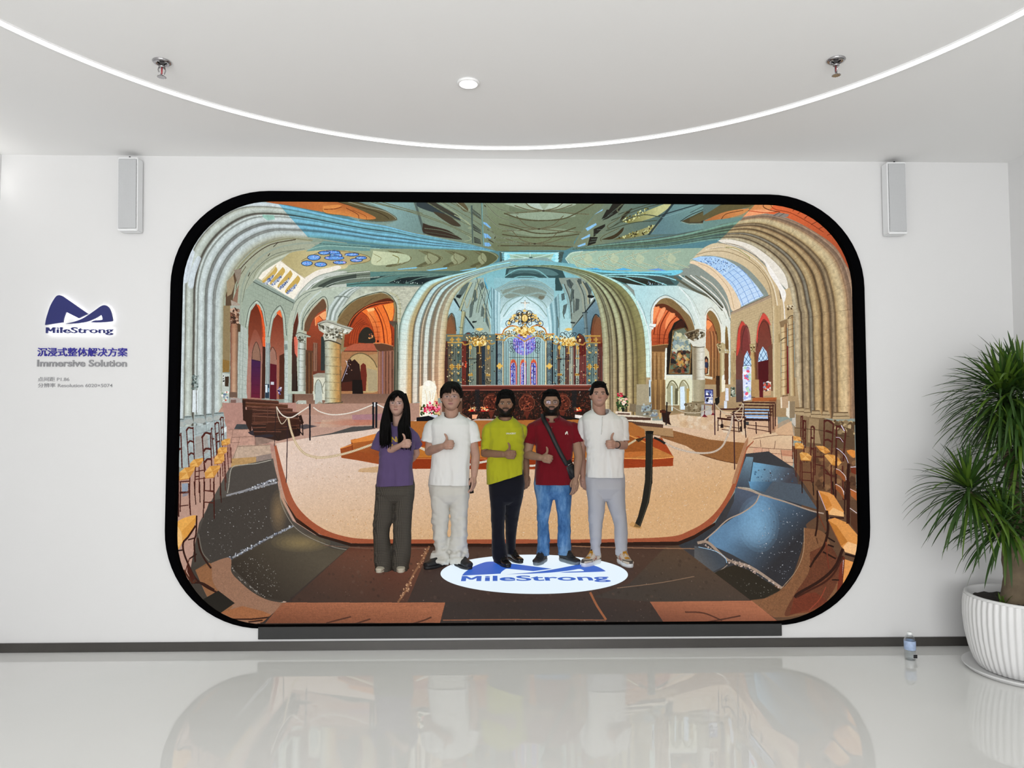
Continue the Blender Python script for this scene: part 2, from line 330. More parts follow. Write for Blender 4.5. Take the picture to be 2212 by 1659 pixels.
# the picture shown on the LED surfaces, traced in image pixels and cast from the camera, one shape per line: kind, number of points, first point and steps (2 mm units), colours and settings
PICTURE="""
P 4 -1260 -777 2531 -19 -40 1613 -2454 -17 8a948c 0 1
B 34 -1171 62 0 -105 -1 -105 0 -105 -1 -106 1 -106 24 -103 61 -85 87 -58 105 -9 106 15 106 22 107 21 106 16 107 25 107 19 107 20 -858 640 -2 -93 -2 -93 -2 -94 0 -94 4 -93 34 -87 64 -68 87 -35 94 -2 94 4 95 9 94 10 95 7 95 4 95 3 95 3 28 0 b9c8cf 50 ccd8dd 110 c2ccca 125 4f4e46 140 a9afa2 200 c8d2cc 290 a3aba0 305 3e3a34 330 5a5850 360 c4cfca 385 cad6d4 400 565a54 420 c1ccc9 490 cfdbdc 555 a5afaa 570 34322e 585 b6c0bd 600 3e3c38 620 b3bfbf 670 cfdade 735 a5b0ae 745 3a3834 760 c4cfce 780 4a4a44 800 b4bfbd 870 c6d2d0 950 b0b6a8 1000 8d8a72
J 34 -1171 62 0 -105 -1 -105 0 -105 -1 -106 1 -106 24 -103 61 -85 87 -58 105 -9 106 15 106 22 107 21 106 16 107 25 107 19 107 20 -858 640 -2 -93 -2 -93 -2 -94 0 -94 4 -93 34 -87 64 -68 87 -35 94 -2 94 4 95 9 94 10 95 7 95 4 95 3 95 3 6a6a60 9 1.12 .22 0 .55 2.4
P 6 -1125 -544 -14 -12 -13 30 -16 76 16 13 11 -32 d8e3ee 1 .8
P 6 -1101 -525 -15 -5 -20 44 -10 55 18 11 8 -44 d3dfe8 1 .8
P 5 -893 -679 41 2 4 14 -26 3 -18 -11 8fc4b4 0 .8
N 34 -1171 62 0 -105 -1 -105 0 -105 -1 -106 1 -106 24 -103 61 -85 87 -58 105 -9 106 15 106 22 107 21 106 16 107 25 107 19 107 20 82 21 -95 -3 -95 -3 -95 -4 -95 -7 -94 -10 -95 -9 -94 -4 -94 2 -87 35 -64 68 -34 87 -4 93 0 94 2 94 2 93 2 93 .1 8 14.4 0
B 36 974 25 0 -84 0 -84 0 -85 0 -85 -1 -33 -4 -6 -12 -84 -36 -74 -63 -57 -76 -33 -84 -2 -83 11 -84 11 -84 7 -84 3 -85 2 -84 0 984 598 1 -101 0 -101 -1 -102 0 -83 -1 10 -9 -102 -34 -95 -70 -69 -88 -50 -97 -27 -99 12 -97 25 -96 25 -98 18 -100 12 -100 12 -99 15 35 0 8f8068 20 b7a78c 60 c9bba0 100 a08a6a 115 34281e 130 6e5c46 150 b9aa8e 165 7d6a50 180 b5a283 220 a48e6c 235 382a1e 250 82796c 285 8d8676 295 34281c 310 a28862 360 c2aa82 410 9c805a 430 6a533a 450 3e2f20 465 a58a66 510 bea27a 560 86694a 575 3e2f22 600 87735a 640 a08a6c 660 402f20 675 a88c64 720 cbb48c 800 d2bc96 860 b08e6c 875 7c5e48 900 b79980 925 4c382c 950 b0927c 1000 8c6c56 1 .98 .95 .92 .98 1
J 36 974 25 0 -84 0 -84 0 -85 0 -85 -1 -33 -4 -6 -12 -84 -36 -74 -63 -57 -76 -33 -84 -2 -83 11 -84 11 -84 7 -84 3 -85 2 -84 0 984 598 1 -101 0 -101 -1 -102 0 -83 -1 10 -9 -102 -34 -95 -70 -69 -88 -50 -97 -27 -99 12 -97 25 -96 25 -98 18 -100 12 -100 12 -99 15 4a3826 11 1.28 .3 0 .6 3.2
N 36 974 25 0 -84 0 -84 0 -85 0 -85 -1 -33 -4 -6 -12 -84 -36 -74 -63 -57 -76 -33 -84 -2 -83 11 -84 11 -84 7 -84 3 -85 2 -84 0 -4 -3 99 -15 100 -12 100 -12 98 -18 96 -25 97 -25 99 -12 97 27 88 50 70 69 34 95 9 102 1 -10 0 83 1 102 0 101 -1 101 .16 6.4 11.2 0
G 15 766 -676 70 -14 47 -2 71 18 81 42 75 58 45 77 17 1 -45 -107 -88 -72 -119 -53 -59 -4 -75 25 105 -20 250 201 e06a3c a84c2c 1 1
G 10 651 -669 124 -35 71 -26 45 3 -26 31 -58 9 -82 14 -55 9 -10 -5 202 -50 b4663a d89058 1 1
P 6 787 -704 76 -3 42 5 -40 9 -117 15 10 -15 f0a070 1 1
S 4 787 -704 36 3 42 5 40 -3 2.24 b8401c 1 1
S 3 713 -673 16 -17 34 -11 1.92 5a2814 1 1
S 6 885 -730 -1 11 18 12 50 11 59 30 58 39 1.92 7a2c14 1 1
S 4 858 -729 -1 13 24 11 36 6 2.4 4e2210 1 1
S 2 965 -707 -5 6 1.76 54200e 1 1
S 2 989 -701 -11 10 1.76 54200e 1 1
S 2 1015 -688 -13 13 1.76 54200e 1 1
S 2 1048 -666 -22 12 1.76 54200e 1 1
S 2 1071 -648 -19 9 1.76 54200e 1 1
S 2 1097 -621 -16 5 1.76 54200e 1 1
P 4 911 -697 -28 12 61 4 5 -10 8a8078 0 1
S 2 916 -697 -21 12 1.28 2c2620 1 1
S 2 932 -694 -19 11 1.28 2c2620 1 1
P 11 707 -603 50 -2 74 21 68 48 44 52 14 51 -8 2 -37 -44 -49 -57 -62 -41 -72 -20 e8e2d6 1 1
S 5 711 -593 66 8 65 35 53 48 37 53 1.44 6e5c4a 1 1
S 4 735 -596 65 17 48 32 58 60 .96 8c7a64 1 1
T 11 -858 -731 86 83 90 85 67 53 52 49 1108 -5 74 -56 27 -22 77 -66 64 -69 56 -64 .6 .88 1 0
G 15 -685 -726 335 -2 215 4 126 0 20 160 -78 1 -82 -19 -94 -17 -125 -23 -95 -23 -93 -13 -47 -19 -78 -11 91 -3 527 55 7f9a94 78856c 0 1
G 8 -904 -725 299 -4 6 54 -122 -20 -88 -16 -50 -6 -9 -5 235 35 a8592c c97a3e 0 1
P 10 -685 -726 97 0 57 14 60 17 45 26 -11 8 -27 2 -62 -3 -77 -15 -78 -10 5c5438 1 1
G 11 -685 -726 36 0 47 13 58 21 45 21 -24 6 -40 -4 -41 -9 -77 -11 87 -35 -10 46 9c5228 d68a48 1 1
P 5 -682 -700 36 -2 24 -7 -16 -5 -45 6 d98c4a 1 1
S 3 -682 -698 39 -2 21 -7 2.08 702c10 1 1
S 3 -606 -703 41 20 8 15 1.76 5c2410 1 1
S 3 -584 -697 48 20 4 13 1.44 7c3c18 1 1
S 5 -646 -726 54 14 81 17 45 18 13 10 2.56 3c3420 1 1
S 6 -612 -726 81 20 63 14 39 23 -14 8 -39 3 2.24 9a9e88 1 1
S 4 -585 -727 72 18 51 17 38 23 1.28 2c3028 1 1
S 4 -424 -669 -16 8 -55 3 -61 -5 1.44 26302e 1 1
G 11 -539 -727 161 -1 21 44 32 65 -43 -5 -95 -23 41 -16 -8 -15 -42 -20 -30 -23 163 87 8fb4b4 6f8c88 0 1
S 2 -490 -724 18 0 .8 5a7470 .5 1
S 2 -479 -722 19 5 .8 5a7470 .5 1
S 2 -468 -720 20 11 .8 5a7470 .5 1
S 2 -456 -718 20 16 .8 5a7470 .5 1
S 2 -445 -716 21 22 .8 5a7470 .5 1
S 2 -434 -714 22 27 .8 5a7470 .5 1
S 2 -423 -712 22 33 .8 5a7470 .5 1
S 2 -412 -710 23 39 .8 5a7470 .5 1
S 2 -400 -708 23 44 .8 5a7470 .5 1
S 2 -389 -706 24 50 .8 5a7470 .5 1
S 2 -378 -704 25 55 .8 5a7470 .5 1
S 2 -367 -702 26 61 .8 5a7470 .5 1
S 2 -355 -700 26 66 .8 5a7470 .5 1
S 2 -344 -698 27 72 .8 5a7470 .5 1
P 4 -375 -728 8 0 48 110 -9 0 50605c 0 1
P 7 -365 -728 55 0 55 32 48 27 -2 5 -31 -9 -111 -33 2f3c40 1 1
P 5 -344 -728 37 0 62 32 32 17 6 10 3a3a30 0 1
P 6 -300 -693 47 11 43 27 8 11 -32 -5 -59 -35 40382a 1 1
P 7 -334 -655 24 8 63 15 39 21 17 11 -28 -2 -103 -17 34281f 1 1
S 3 -327 -637 65 8 61 19 1.92 6e7a66 1 1
S 3 -323 -625 78 11 51 14 1.28 54604f 1 1
P 5 -234 -729 28 0 28 32 -15 3 -23 -17 5a5238 1 1
S 4 -234 -729 27 18 26 17 2 -9 2.56 9cac96 1 1
S 4 -292 -728 69 40 61 47 -12 3 2.56 9aa686 1 1
S 4 -228 -682 45 21 17 17 -8 6 2.56 9aa686 1 1
S 4 -197 -629 29 18 8 11 -21 6 2.56 9aa686 1 1
S 5 -539 -727 100 23 97 20 93 32 93 38 2.72 858c6c 1 1
S 5 -539 -727 100 23 97 20 93 32 93 38 .8 303a30 1 1
S 5 -521 -727 101 26 82 23 96 32 90 40 2.72 858c6c 1 1
S 5 -521 -727 101 26 82 23 96 32 90 40 .8 303a30 1 1
S 3 -497 -727 89 23 69 17 2.72 858c6c 1 1
S 3 -497 -727 89 23 69 17 .8 303a30 1 1
S 4 -325 -722 88 46 42 18 39 17 2.72 858c6c 1 1
S 4 -325 -722 88 46 42 18 39 17 .8 303a30 1 1
S 4 -280 -728 56 29 65 34 36 21 2.72 858c6c 1 1
S 4 -280 -728 56 29 65 34 36 21 .8 303a30 1 1
S 3 -258 -729 64 29 72 38 2.72 858c6c 1 1
S 3 -258 -729 64 29 72 38 .8 303a30 1 1
P 4 -174 -714 6 -1 18 127 -4 0 4c5e58 0 1
P 4 -168 -704 32 22 3 14 -32 -20 22201c 0 1
S 2 -167 -701 31 22 1.28 728474 1 0
S 2 -167 -698 32 22 1.28 728474 1 0
S 2 -166 -695 32 21 1.28 728474 1 0
S 2 -165 -691 31 20 1.28 728474 1 0
P 4 -159 -653 30 21 3 14 -29 -14 22201c 0 1
S 2 -158 -649 30 20 1.28 728474 1 0
S 2 -157 -645 29 19 1.28 728474 1 0
S 2 -157 -640 30 17 1.28 728474 1 0
S 2 -156 -636 30 15 1.28 728474 1 0
P 4 -151 -610 24 10 5 15 -25 -5 22201c 0 1
S 2 -150 -606 24 9 1.28 728474 1 0
S 2 -149 -602 24 8 1.28 728474 1 0
S 2 -148 -598 24 7 1.28 728474 1 0
S 2 -148 -594 25 6 1.28 728474 1 0
S 3 -137 -729 9 64 15 86 3.84 79a8a8 1 1
S 2 -139 -729 24 150 .96 2a4444 1 1
P 5 -124 -660 12 4 17 15 -2 3 -25 -15 7fb8ea 0 1
P 5 -118 -622 14 3 15 13 -7 4 -17 -4 7fb8ea 0 1
P 5 -112 -591 17 1 9 10 -10 3 -13 -2 7fb8ea 0 1
S 2 -115 -656 1 7 .8 4068a0 1 1
S 2 -107 -620 1 15 .8 4068a0 1 1
S 2 -99 -618 1 14 .8 4068a0 1 1
S 2 -102 -590 1 12 .8 4068a0 1 1
S 2 -95 -590 2 12 .8 4068a0 1 1
S 3 -128 -715 53 32 1 18 3.52 39341f .85 1
S 3 -118 -682 40 26 5 17 3.52 332e1c .85 1
S 3 -106 -635 30 17 -2 15 3.52 3a341f .85 1
S 3 -99 -600 23 12 -2 8 3.52 39331f .85 1
G 9 -127 -730 118 0 20 168 -78 0 -20 -15 15 -29 -23 -35 21 -83 18 147 7d8c70 6d7658 0 1
P 9 -41 -729 342 -2 -30 34 -27 36 -26 41 -15 24 -1 18 -27 12 -197 2 6f7c62 0 1
P 8 -59 -721 55 -6 83 -6 77 5 38 8 -60 18 -55 7 -62 -6 a9baa4 1 .8
P 8 -54 -683 54 -6 83 -5 77 4 38 9 -60 9 -55 6 -62 -6 9db09a 1 .8
P 8 -48 -630 55 -6 82 -5 78 4 38 9 -60 12 -55 6 -62 -6 8a9a80 1 .8
P 8 -45 -600 55 -7 83 -4 77 4 39 8 -62 4 -55 6 -62 -6 74805f 1 .8
P 4 5 -727 55 -1 22 28 -29 -7 b4c6b8 0 1
P 4 85 -700 18 -28 68 0 -38 17 b0c2b0 0 1
S 3 82 -698 -53 -3 -50 -14 3.52 77765a 1 1
S 3 82 -698 -53 -3 -50 -14 .96 3c3a28 1 1
S 3 82 -698 52 -5 47 -16 3.52 77765a 1 1
S 3 82 -698 52 -5 47 -16 .96 3c3a28 1 1
S 3 82 -698 -61 5 -67 3 3.52 77765a 1 1
S 3 82 -698 -61 5 -67 3 .96 3c3a28 1 1
S 3 82 -698 72 6 90 5 3.52 77765a 1 1
S 3 82 -698 72 6 90 5 .96 3c3a28 1 1
S 3 82 -698 -48 -13 -35 -31 3.52 77765a 1 1
S 3 82 -698 -48 -13 -35 -31 .96 3c3a28 1 1
S 3 82 -698 48 -13 35 -32 3.52 77765a 1 1
S 3 82 -698 48 -13 35 -32 .96 3c3a28 1 1
E 1 82 -698 3c3424 4.8 2.88 1
S 3 74 -637 -53 -4 -50 -13 3.52 77765a 1 1
S 3 74 -637 -53 -4 -50 -13 .96 3c3a28 1 1
S 3 74 -637 52 -6 47 -16 3.52 77765a 1 1
S 3 74 -637 52 -6 47 -16 .96 3c3a28 1 1
S 3 74 -637 -61 5 -67 3 3.52 77765a 1 1
S 3 74 -637 -61 5 -67 3 .96 3c3a28 1 1
S 3 74 -637 72 6 90 5 3.52 77765a 1 1
S 3 74 -637 72 6 90 5 .96 3c3a28 1 1
S 3 74 -637 -48 -13 -37 -31 3.52 77765a 1 1
S 3 74 -637 -48 -13 -37 -31 .96 3c3a28 1 1
S 3 74 -637 48 -14 33 -31 3.52 77765a 1 1
S 3 74 -637 48 -14 33 -31 .96 3c3a28 1 1
E 1 74 -637 3c3424 4.8 2.88 1
S 3 65 -587 -53 -3 -51 -14 3.52 77765a 1 1
S 3 65 -587 -53 -3 -51 -14 .96 3c3a28 1 1
S 3 65 -587 52 -5 47 -16 3.52 77765a 1 1
S 3 65 -587 52 -5 47 -16 .96 3c3a28 1 1
S 3 65 -587 -61 5 -67 3 3.52 77765a 1 1
S 3 65 -587 -61 5 -67 3 .96 3c3a28 1 1
S 3 65 -587 72 6 90 5 3.52 77765a 1 1
S 3 65 -587 72 6 90 5 .96 3c3a28 1 1
S 3 65 -587 -48 -13 -37 -31 3.52 77765a 1 1
S 3 65 -587 -48 -13 -37 -31 .96 3c3a28 1 1
S 3 65 -587 48 -13 33 -32 3.52 77765a 1 1
S 3 65 -587 48 -13 33 -32 .96 3c3a28 1 1
E 1 65 -587 3c3424 4.8 2.88 1
S 6 -55 -689 67 20 71 4 73 -7 53 -24 58 -33 4.16 5f5c40 1 1
S 6 -55 -689 67 20 71 4 73 -7 53 -24 58 -33 1.28 343220 1 1
S 5 -69 -653 56 11 77 19 80 -2 59 -18 4.16 5f5c40 1 1
S 5 -69 -653 56 11 77 19 80 -2 59 -18 1.28 343220 1 1
S 5 -53 -618 56 7 72 3 88 -5 55 -8 4.16 5f5c40 1 1
S 5 -53 -618 56 7 72 3 88 -5 55 -8 1.28 343220 1 1
S 4 -54 -580 77 0 77 0 93 3 4.16 5f5c40 1 1
S 4 -54 -580 77 0 77 0 93 3 1.28 343220 1 1
S 3 -117 -728 46 25 67 17 3.84 8a947c 1 1
S 3 -117 -728 46 25 67 17 1.12 3f4431 1 1
S 3 -126 -724 55 47 70 17 3.84 8a947c 1 1
S 3 -126 -724 55 47 70 17 1.12 3f4431 1 1
S 3 -121 -685 57 43 67 12 3.84 8a947c 1 1
S 3 -121 -685 57 43 67 12 1.12 3f4431 1 1
S 3 -113 -644 50 35 69 2 3.84 8a947c 1 1
S 3 -113 -644 50 35 69 2 1.12 3f4431 1 1
S 3 -106 -606 48 15 65 -4 3.84 8a947c 1 1
S 3 -106 -606 48 15 65 -4 1.12 3f4431 1 1
G 13 301 -731 239 -2 37 0 66 0 11 93 -95 19 -122 15 -183 25 -55 6 19 -45 53 -77 -24 60 301 -76 77836a 4c6a6c 0 1
P 5 326 -731 43 0 -24 37 -34 21 -18 6 1f1f1a 0 1
P 4 289 -670 38 -24 5 -9 -28 0 1f1f1a 0 1
P 4 266 -638 38 -17 1 8 -36 36 1f1f1a 0 1
P 4 256 -611 28 0 -6 21 -27 9 1f1f1a 0 1
S 2 293 -669 34 -22 1.44 66786c 1 1
S 2 278 -635 28 -3 1.44 66786c 1 1
S 2 271 -620 33 -6 1.44 66786c 1 1
S 2 261 -602 24 -3 1.44 66786c 1 1
S 2 256 -593 27 -5 1.44 66786c 1 1
S 2 310 -682 30 -27 1.44 66786c 1 1
P 4 254 -682 35 -18 2 -6 -31 21 8cc4ee 0 1
P 4 237 -640 35 -18 3 6 -30 21 8cc4ee 0 1
P 4 225 -605 30 -16 1 9 -26 10 8cc4ee 0 1
P 4 215 -581 28 -11 1 8 -24 7 8cc4ee 0 1
G 7 355 -662 178 -71 -44 47 -84 27 -37 -3 -16 0 134 -51 6a6a38 c2c48c 1 1
G 6 338 -602 155 -55 -22 30 -66 18 -62 1 135 -40 58542c b0b07a 1 1
P 6 321 -641 29 -18 15 -29 28 -21 -13 21 -25 23 2c2416 1 1
P 5 295 -602 47 -18 28 -24 -4 18 -28 21 382e1a 1 1
D 4 352 -662 102 -54 -9 27 -52 27 60 1.28 3.84 1 8a8440 d8dca0 4a4420
D 4 338 -605 139 -49 -12 27 -60 18 60 1.28 3.52 1 8a8440 c8cc94 38341a
S 3 346 -688 71 -24 67 -20 3.2 56624e 1 1
S 3 346 -688 71 -24 67 -20 1.12 20281f 1 1
S 3 324 -667 100 -39 100 -26 3.2 56624e 1 1
S 3 324 -667 100 -39 100 -26 1.12 20281f 1 1
S 3 344 -656 83 -30 69 6 3.2 56624e 1 1
S 3 344 -656 83 -30 69 6 1.12 20281f 1 1
S 3 310 -632 89 -27 86 -9 3.2 56624e 1 1
S 3 310 -632 89 -27 86 -9 1.12 20281f 1 1
S 3 315 -638 38 -21 27 -29 3.2 56624e 1 1
S 3 315 -638 38 -21 27 -29 1.12 20281f 1 1
S 3 348 -694 -7 -12 25 -24 3.84 7a8266 1 1
S 3 348 -694 -7 -12 25 -24 1.28 2a2a1a 1 1
S 4 321 -638 -7 -12 34 -23 25 -24 3.84 7a8266 1 1
S 4 321 -638 -7 -12 34 -23 25 -24 1.28 2a2a1a 1 1
S 4 299 -596 -5 -9 17 -15 44 -21 3.84 7a8266 1 1
S 4 299 -596 -5 -9 17 -15 44 -21 1.28 2a2a1a 1 1
P 4 536 -733 10 0 -80 114 -8 0 2a3c40 0 1
G 11 546 -733 97 0 3 34 -68 30 8 12 66 -1 2 18 -95 17 -90 2 26 -18 115 -75 5d7f86 6e928f 0 1
S 3 489 -683 60 -18 94 -28 3.52 22343a 1 1
S 3 502 -677 66 -21 75 -26 1.6 7ea4a8 1 1
P 4 572 -666 74 -36 5 42 -53 1 4a422c 0 1
P 3 603 -668 45 -22 3 27 33241a 0 1
S 3 569 -666 32 -21 45 -19 2.24 1c2420 1 1
S 3 572 -664 29 7 51 -1 1.92 9aae9c 1 1
P 9 600 -680 56 -23 56 -26 60 -2 74 0 -43 16 -115 31 -51 20 -35 1 5e5636 0 1
S 2 598 -694 70 -36 1.6 24302e 1 1
S 3 600 -676 84 -39 76 -16 1.92 38402e 1 1
G 8 652 -668 70 -30 82 -12 -16 17 -40 13 -75 16 -13 -5 115 -35 b06a38 d08a50 1 1
S 3 712 -673 17 -19 58 -12 1.92 4a2410 1 1
P 5 -51 -563 222 0 -6 38 -15 6 -200 3 4e6a66 0 1
P 4 -56 -559 20 0 6 43 -19 -2 4e6a66 0 1
P 4 -49 -559 203 0 -3 41 -190 2 8fdcec 0 1
P 4 -20 -552 156 -1 -10 28 -133 1 a4c8b4 0 1
P 4 -7 -549 133 0 -13 21 -104 1 8aa890 0 .6
S 2 -49 -558 207 40 1.92 d0f0ec 1 1
S 2 -39 -516 193 -43 1.92 d0f0ec 1 1
S 2 52 -558 8 42 1.92 d0f0ec 1 1
S 2 -22 -538 162 -2 1.92 d0f0ec 1 1
E 1 57 -541 3a5450 6.4 2.56 1
E 1 -33 -552 b4f0fa 8 5.12 1
E 1 -32 -541 b4f0fa 8 5.12 1
E 1 -31 -530 b4f0fa 8 5.12 1
E 1 147 -553 b4f0fa 8 5.12 1
E 1 148 -542 b4f0fa 8 5.12 1
E 1 150 -531 b4f0fa 8 5.12 1
S 2 -52 -555 14 -1 1.92 1e2422 1 1
S 2 -51 -551 13 -1 1.92 1e2422 1 1
S 2 -51 -547 14 -1 1.92 1e2422 1 1
S 2 -50 -543 13 -1 1.92 1e2422 1 1
S 2 -50 -539 14 -1 1.92 1e2422 1 1
S 2 -49 -535 13 0 1.92 1e2422 1 1
S 2 -49 -531 14 0 1.92 1e2422 1 1
S 2 -48 -527 13 0 1.92 1e2422 1 1
S 2 -48 -522 14 -1 1.92 1e2422 1 1
S 2 152 -556 19 -1 2.08 1e2422 1 1
S 2 153 -551 17 -1 2.08 1e2422 1 1
S 2 153 -546 17 -1 2.08 1e2422 1 1
S 2 154 -541 15 -1 2.08 1e2422 1 1
S 2 154 -536 15 0 2.08 1e2422 1 1
S 2 155 -530 13 -1 2.08 1e2422 1 1
S 2 156 -525 11 -1 2.08 1e2422 1 1
P 4 -13 -517 5 -1 11 0 3 2 1a2a30 0 1
P 4 10 -517 5 -1 11 0 3 2 1a2a30 0 1
P 4 33 -517 5 -1 11 0 3 2 1a2a30 0 1
P 4 56 -517 5 -2 11 0 3 3 1a2a30 0 1
P 4 79 -517 5 -2 11 0 3 3 1a2a30 0 1
P 4 103 -518 4 -1 11 0 3 3 1a2a30 0 1
P 4 126 -518 4 -1 12 0 2 3 1a2a30 0 1
S 2 -48 -514 219 -1 2.24 9fe4ec 1 1
G 13 -1010 -143 -3 -246 13 -64 29 -52 57 -57 64 -32 52 -11 44 -2 73 7 92 16 18 433 -370 -370 99 228 a4a892 a8b8a6 0 1
P 7 -727 -600 46 0 92 13 9 82 -33 -9 -34 -22 -45 -36 8a9c8c 0 1
G 15 -666 -560 182 -8 184 1 153 3 62 5 28 12 -6 15 -31 20 -45 17 -153 1 -183 3 -122 2 -63 -14 89 -27 489 -2 9aa98c 6a7050 1 1
P 6 -447 -562 37 5 46 21 -40 24 -43 3 43 -27 4f4c30 1 .75
P 4 -409 -554 37 18 -29 21 -21 -21 a6ae8a 1 .7
S 3 -441 -561 26 10 5 15 3.52 8f926c 1 1
S 3 -441 -561 26 10 5 15 1.12 38341f 1 1
S 3 -425 -510 29 -9 -14 -17 3.52 8f926c 1 1
S 3 -425 -510 29 -9 -14 -17 1.12 38341f 1 1
S 5 -416 -560 41 14 15 10 -15 14 -44 13 3.52 8f926c 1 1
S 5 -416 -560 41 14 15 10 -15 14 -44 13 1.12 38341f 1 1
P 6 -340 -563 38 5 45 21 -40 25 -43 3 43 -28 4f4c30 1 .75
P 4 -302 -555 37 18 -29 22 -21 -22 a6ae8a 1 .7
S 3 -334 -562 26 10 5 15 3.52 8f926c 1 1
S 3 -334 -562 26 10 5 15 1.12 38341f 1 1
S 3 -318 -511 29 -9 -14 -17 3.52 8f926c 1 1
S 3 -318 -511 29 -9 -14 -17 1.12 38341f 1 1
S 5 -309 -561 42 15 15 9 -16 14 -44 14 3.52 8f926c 1 1
S 5 -309 -561 42 15 15 9 -16 14 -44 14 1.12 38341f 1 1
P 6 -248 -563 37 5 46 21 -40 24 -43 4 43 -28 4f4c30 1 .75
P 4 -210 -555 37 18 -29 21 -21 -21 a6ae8a 1 .7
S 3 -242 -562 26 10 5 15 3.52 8f926c 1 1
S 3 -242 -562 26 10 5 15 1.12 38341f 1 1
S 3 -226 -511 29 -9 -14 -17 3.52 8f926c 1 1
S 3 -226 -511 29 -9 -14 -17 1.12 38341f 1 1
S 5 -217 -561 42 14 15 10 -16 14 -44 13 3.52 8f926c 1 1
S 5 -217 -561 42 14 15 10 -16 14 -44 13 1.12 38341f 1 1
P 6 -153 -564 38 5 45 21 -40 25 -43 3 43 -27 4f4c30 1 .75
P 4 -115 -556 37 18 -29 22 -21 -21 a6ae8a 1 .7
S 3 -147 -563 26 10 5 16 3.52 8f926c 1 1
S 3 -147 -563 26 10 5 16 1.12 38341f 1 1
S 3 -131 -511 29 -9 -14 -17 3.52 8f926c 1 1
S 3 -131 -511 29 -9 -14 -17 1.12 38341f 1 1
S 5 -122 -562 42 15 15 9 -15 15 -45 13 3.52 8f926c 1 1
S 5 -122 -562 42 15 15 9 -15 15 -45 13 1.12 38341f 1 1
P 7 -128 -563 44 7 23 18 -25 22 -32 10 21 -23 -8 -21 54583a 1 1
S 5 -122 -564 37 7 26 19 -24 22 -26 10 2.56 8c9878 1 1
P 4 -406 -500 70 -7 -3 4 -60 5 7cc8f0 0 1
P 4 -305 -497 73 -10 0 5 -60 7 7cc8f0 0 1
P 4 -188 -496 60 -10 -5 5 -42 6 7cc8f0 0 1
G 7 -496 -561 106 10 26 14 -23 15 -103 8 7 -43 95 26 c8d0ac b6c4a2 1 1
S 3 -494 -551 29 15 -14 14 1.6 7c7a50 1 1
S 3 -427 -547 23 10 -1 18 2.56 77733f 1 1
G 12 179 -539 22 -21 86 -5 154 -5 221 -6 1 7 -70 66 -142 8 -156 -7 -76 -8 -21 -24 401 -16 a6c4ae 98b09c 1 1
S 3 235 -562 -5 13 11 12 3.84 cfe0c4 1 1
S 3 235 -562 -5 13 11 12 1.12 55502f 1 1
S 3 241 -537 -24 9 8 16 3.84 cfe0c4 1 1
S 3 241 -537 -24 9 8 16 1.12 55502f 1 1
S 3 241 -537 26 12 58 17 3.84 cfe0c4 1 1
S 3 241 -537 26 12 58 17 1.12 55502f 1 1
S 5 287 -564 -45 12 -39 12 27 18 58 18 3.84 cfe0c4 1 1
S 5 287 -564 -45 12 -39 12 27 18 58 18 1.12 55502f 1 1
P 4 251 -558 23 18 -12 21 -18 -15 c3cba8 1 .6
S 3 327 -562 -4 13 11 11 3.84 cfe0c4 1 1
S 3 327 -562 -4 13 11 11 1.12 55502f 1 1
S 3 334 -538 -24 10 8 16 3.84 cfe0c4 1 1
S 3 334 -538 -24 10 8 16 1.12 55502f 1 1
S 3 334 -538 26 12 58 18 3.84 cfe0c4 1 1
S 3 334 -538 26 12 58 18 1.12 55502f 1 1
S 5 380 -564 -45 12 -39 12 27 18 58 17 3.84 cfe0c4 1 1
S 5 380 -564 -45 12 -39 12 27 18 58 17 1.12 55502f 1 1
P 4 343 -558 24 18 -13 20 -17 -14 c3cba8 1 .6
S 3 417 -563 -4 14 10 11 3.84 cfe0c4 1 1
S 3 417 -563 -4 14 10 11 1.12 55502f 1 1
S 3 423 -538 -23 9 8 17 3.84 cfe0c4 1 1
S 3 423 -538 -23 9 8 17 1.12 55502f 1 1
S 3 423 -538 27 12 58 18 3.84 cfe0c4 1 1
S 3 423 -538 27 12 58 18 1.12 55502f 1 1
S 5 470 -565 -45 12 -39 13 27 17 58 18 3.84 cfe0c4 1 1
S 5 470 -565 -45 12 -39 13 27 17 58 18 1.12 55502f 1 1
P 4 433 -558 24 17 -13 21 -17 -15 c3cba8 1 .6
S 3 529 -563 -5 13 11 11 3.84 cfe0c4 1 1
S 3 529 -563 -5 13 11 11 1.12 55502f 1 1
S 3 535 -539 -23 10 8 16 3.84 cfe0c4 1 1
S 3 535 -539 -23 10 8 16 1.12 55502f 1 1
S 3 535 -539 27 13 58 17 3.84 cfe0c4 1 1
S 3 535 -539 27 13 58 17 1.12 55502f 1 1
S 5 582 -565 -45 12 -39 12 27 18 58 17 3.84 cfe0c4 1 1
S 5 582 -565 -45 12 -39 12 27 18 58 17 1.12 55502f 1 1
P 4 545 -559 24 18 -13 20 -17 -14 c3cba8 1 .6
S 3 179 -538 22 -19 37 -6 3.2 c8e0d0 1 1
S 3 179 -538 18 19 23 12 3.2 c8e0d0 1 1
P 8 223 -509 72 9 156 5 142 -6 -32 19 -109 -2 -125 -3 -79 -14 76cfe6 1 1
P 3 251 -506 62 6 -19 -7 58b4ea 0 1
P 3 354 -500 71 1 -38 -9 58b4ea 0 1
P 3 468 -501 75 3 -32 -9 6c9cd8 0 1
S 4 239 -501 88 11 124 0 109 2 1.76 2c6878 1 1
S 3 312 -484 108 -6 125 5 1.76 2c6878 1 1
G 10 -622 -488 147 -3 183 -3 169 -1 -105 19 -85 31 -342 8 60 -31 29 -18 278 29 5c8c88 4a6a64 0 1
P 6 -625 -456 61 -12 163 -13 -83 17 -40 8 -85 6 2a3e3e 0 1
P 5 -432 -454 36 -18 106 -5 -41 20 -49 6 1a2628 0 1
P 4 -362 -452 42 -17 91 -10 -74 31 1a2628 0 1
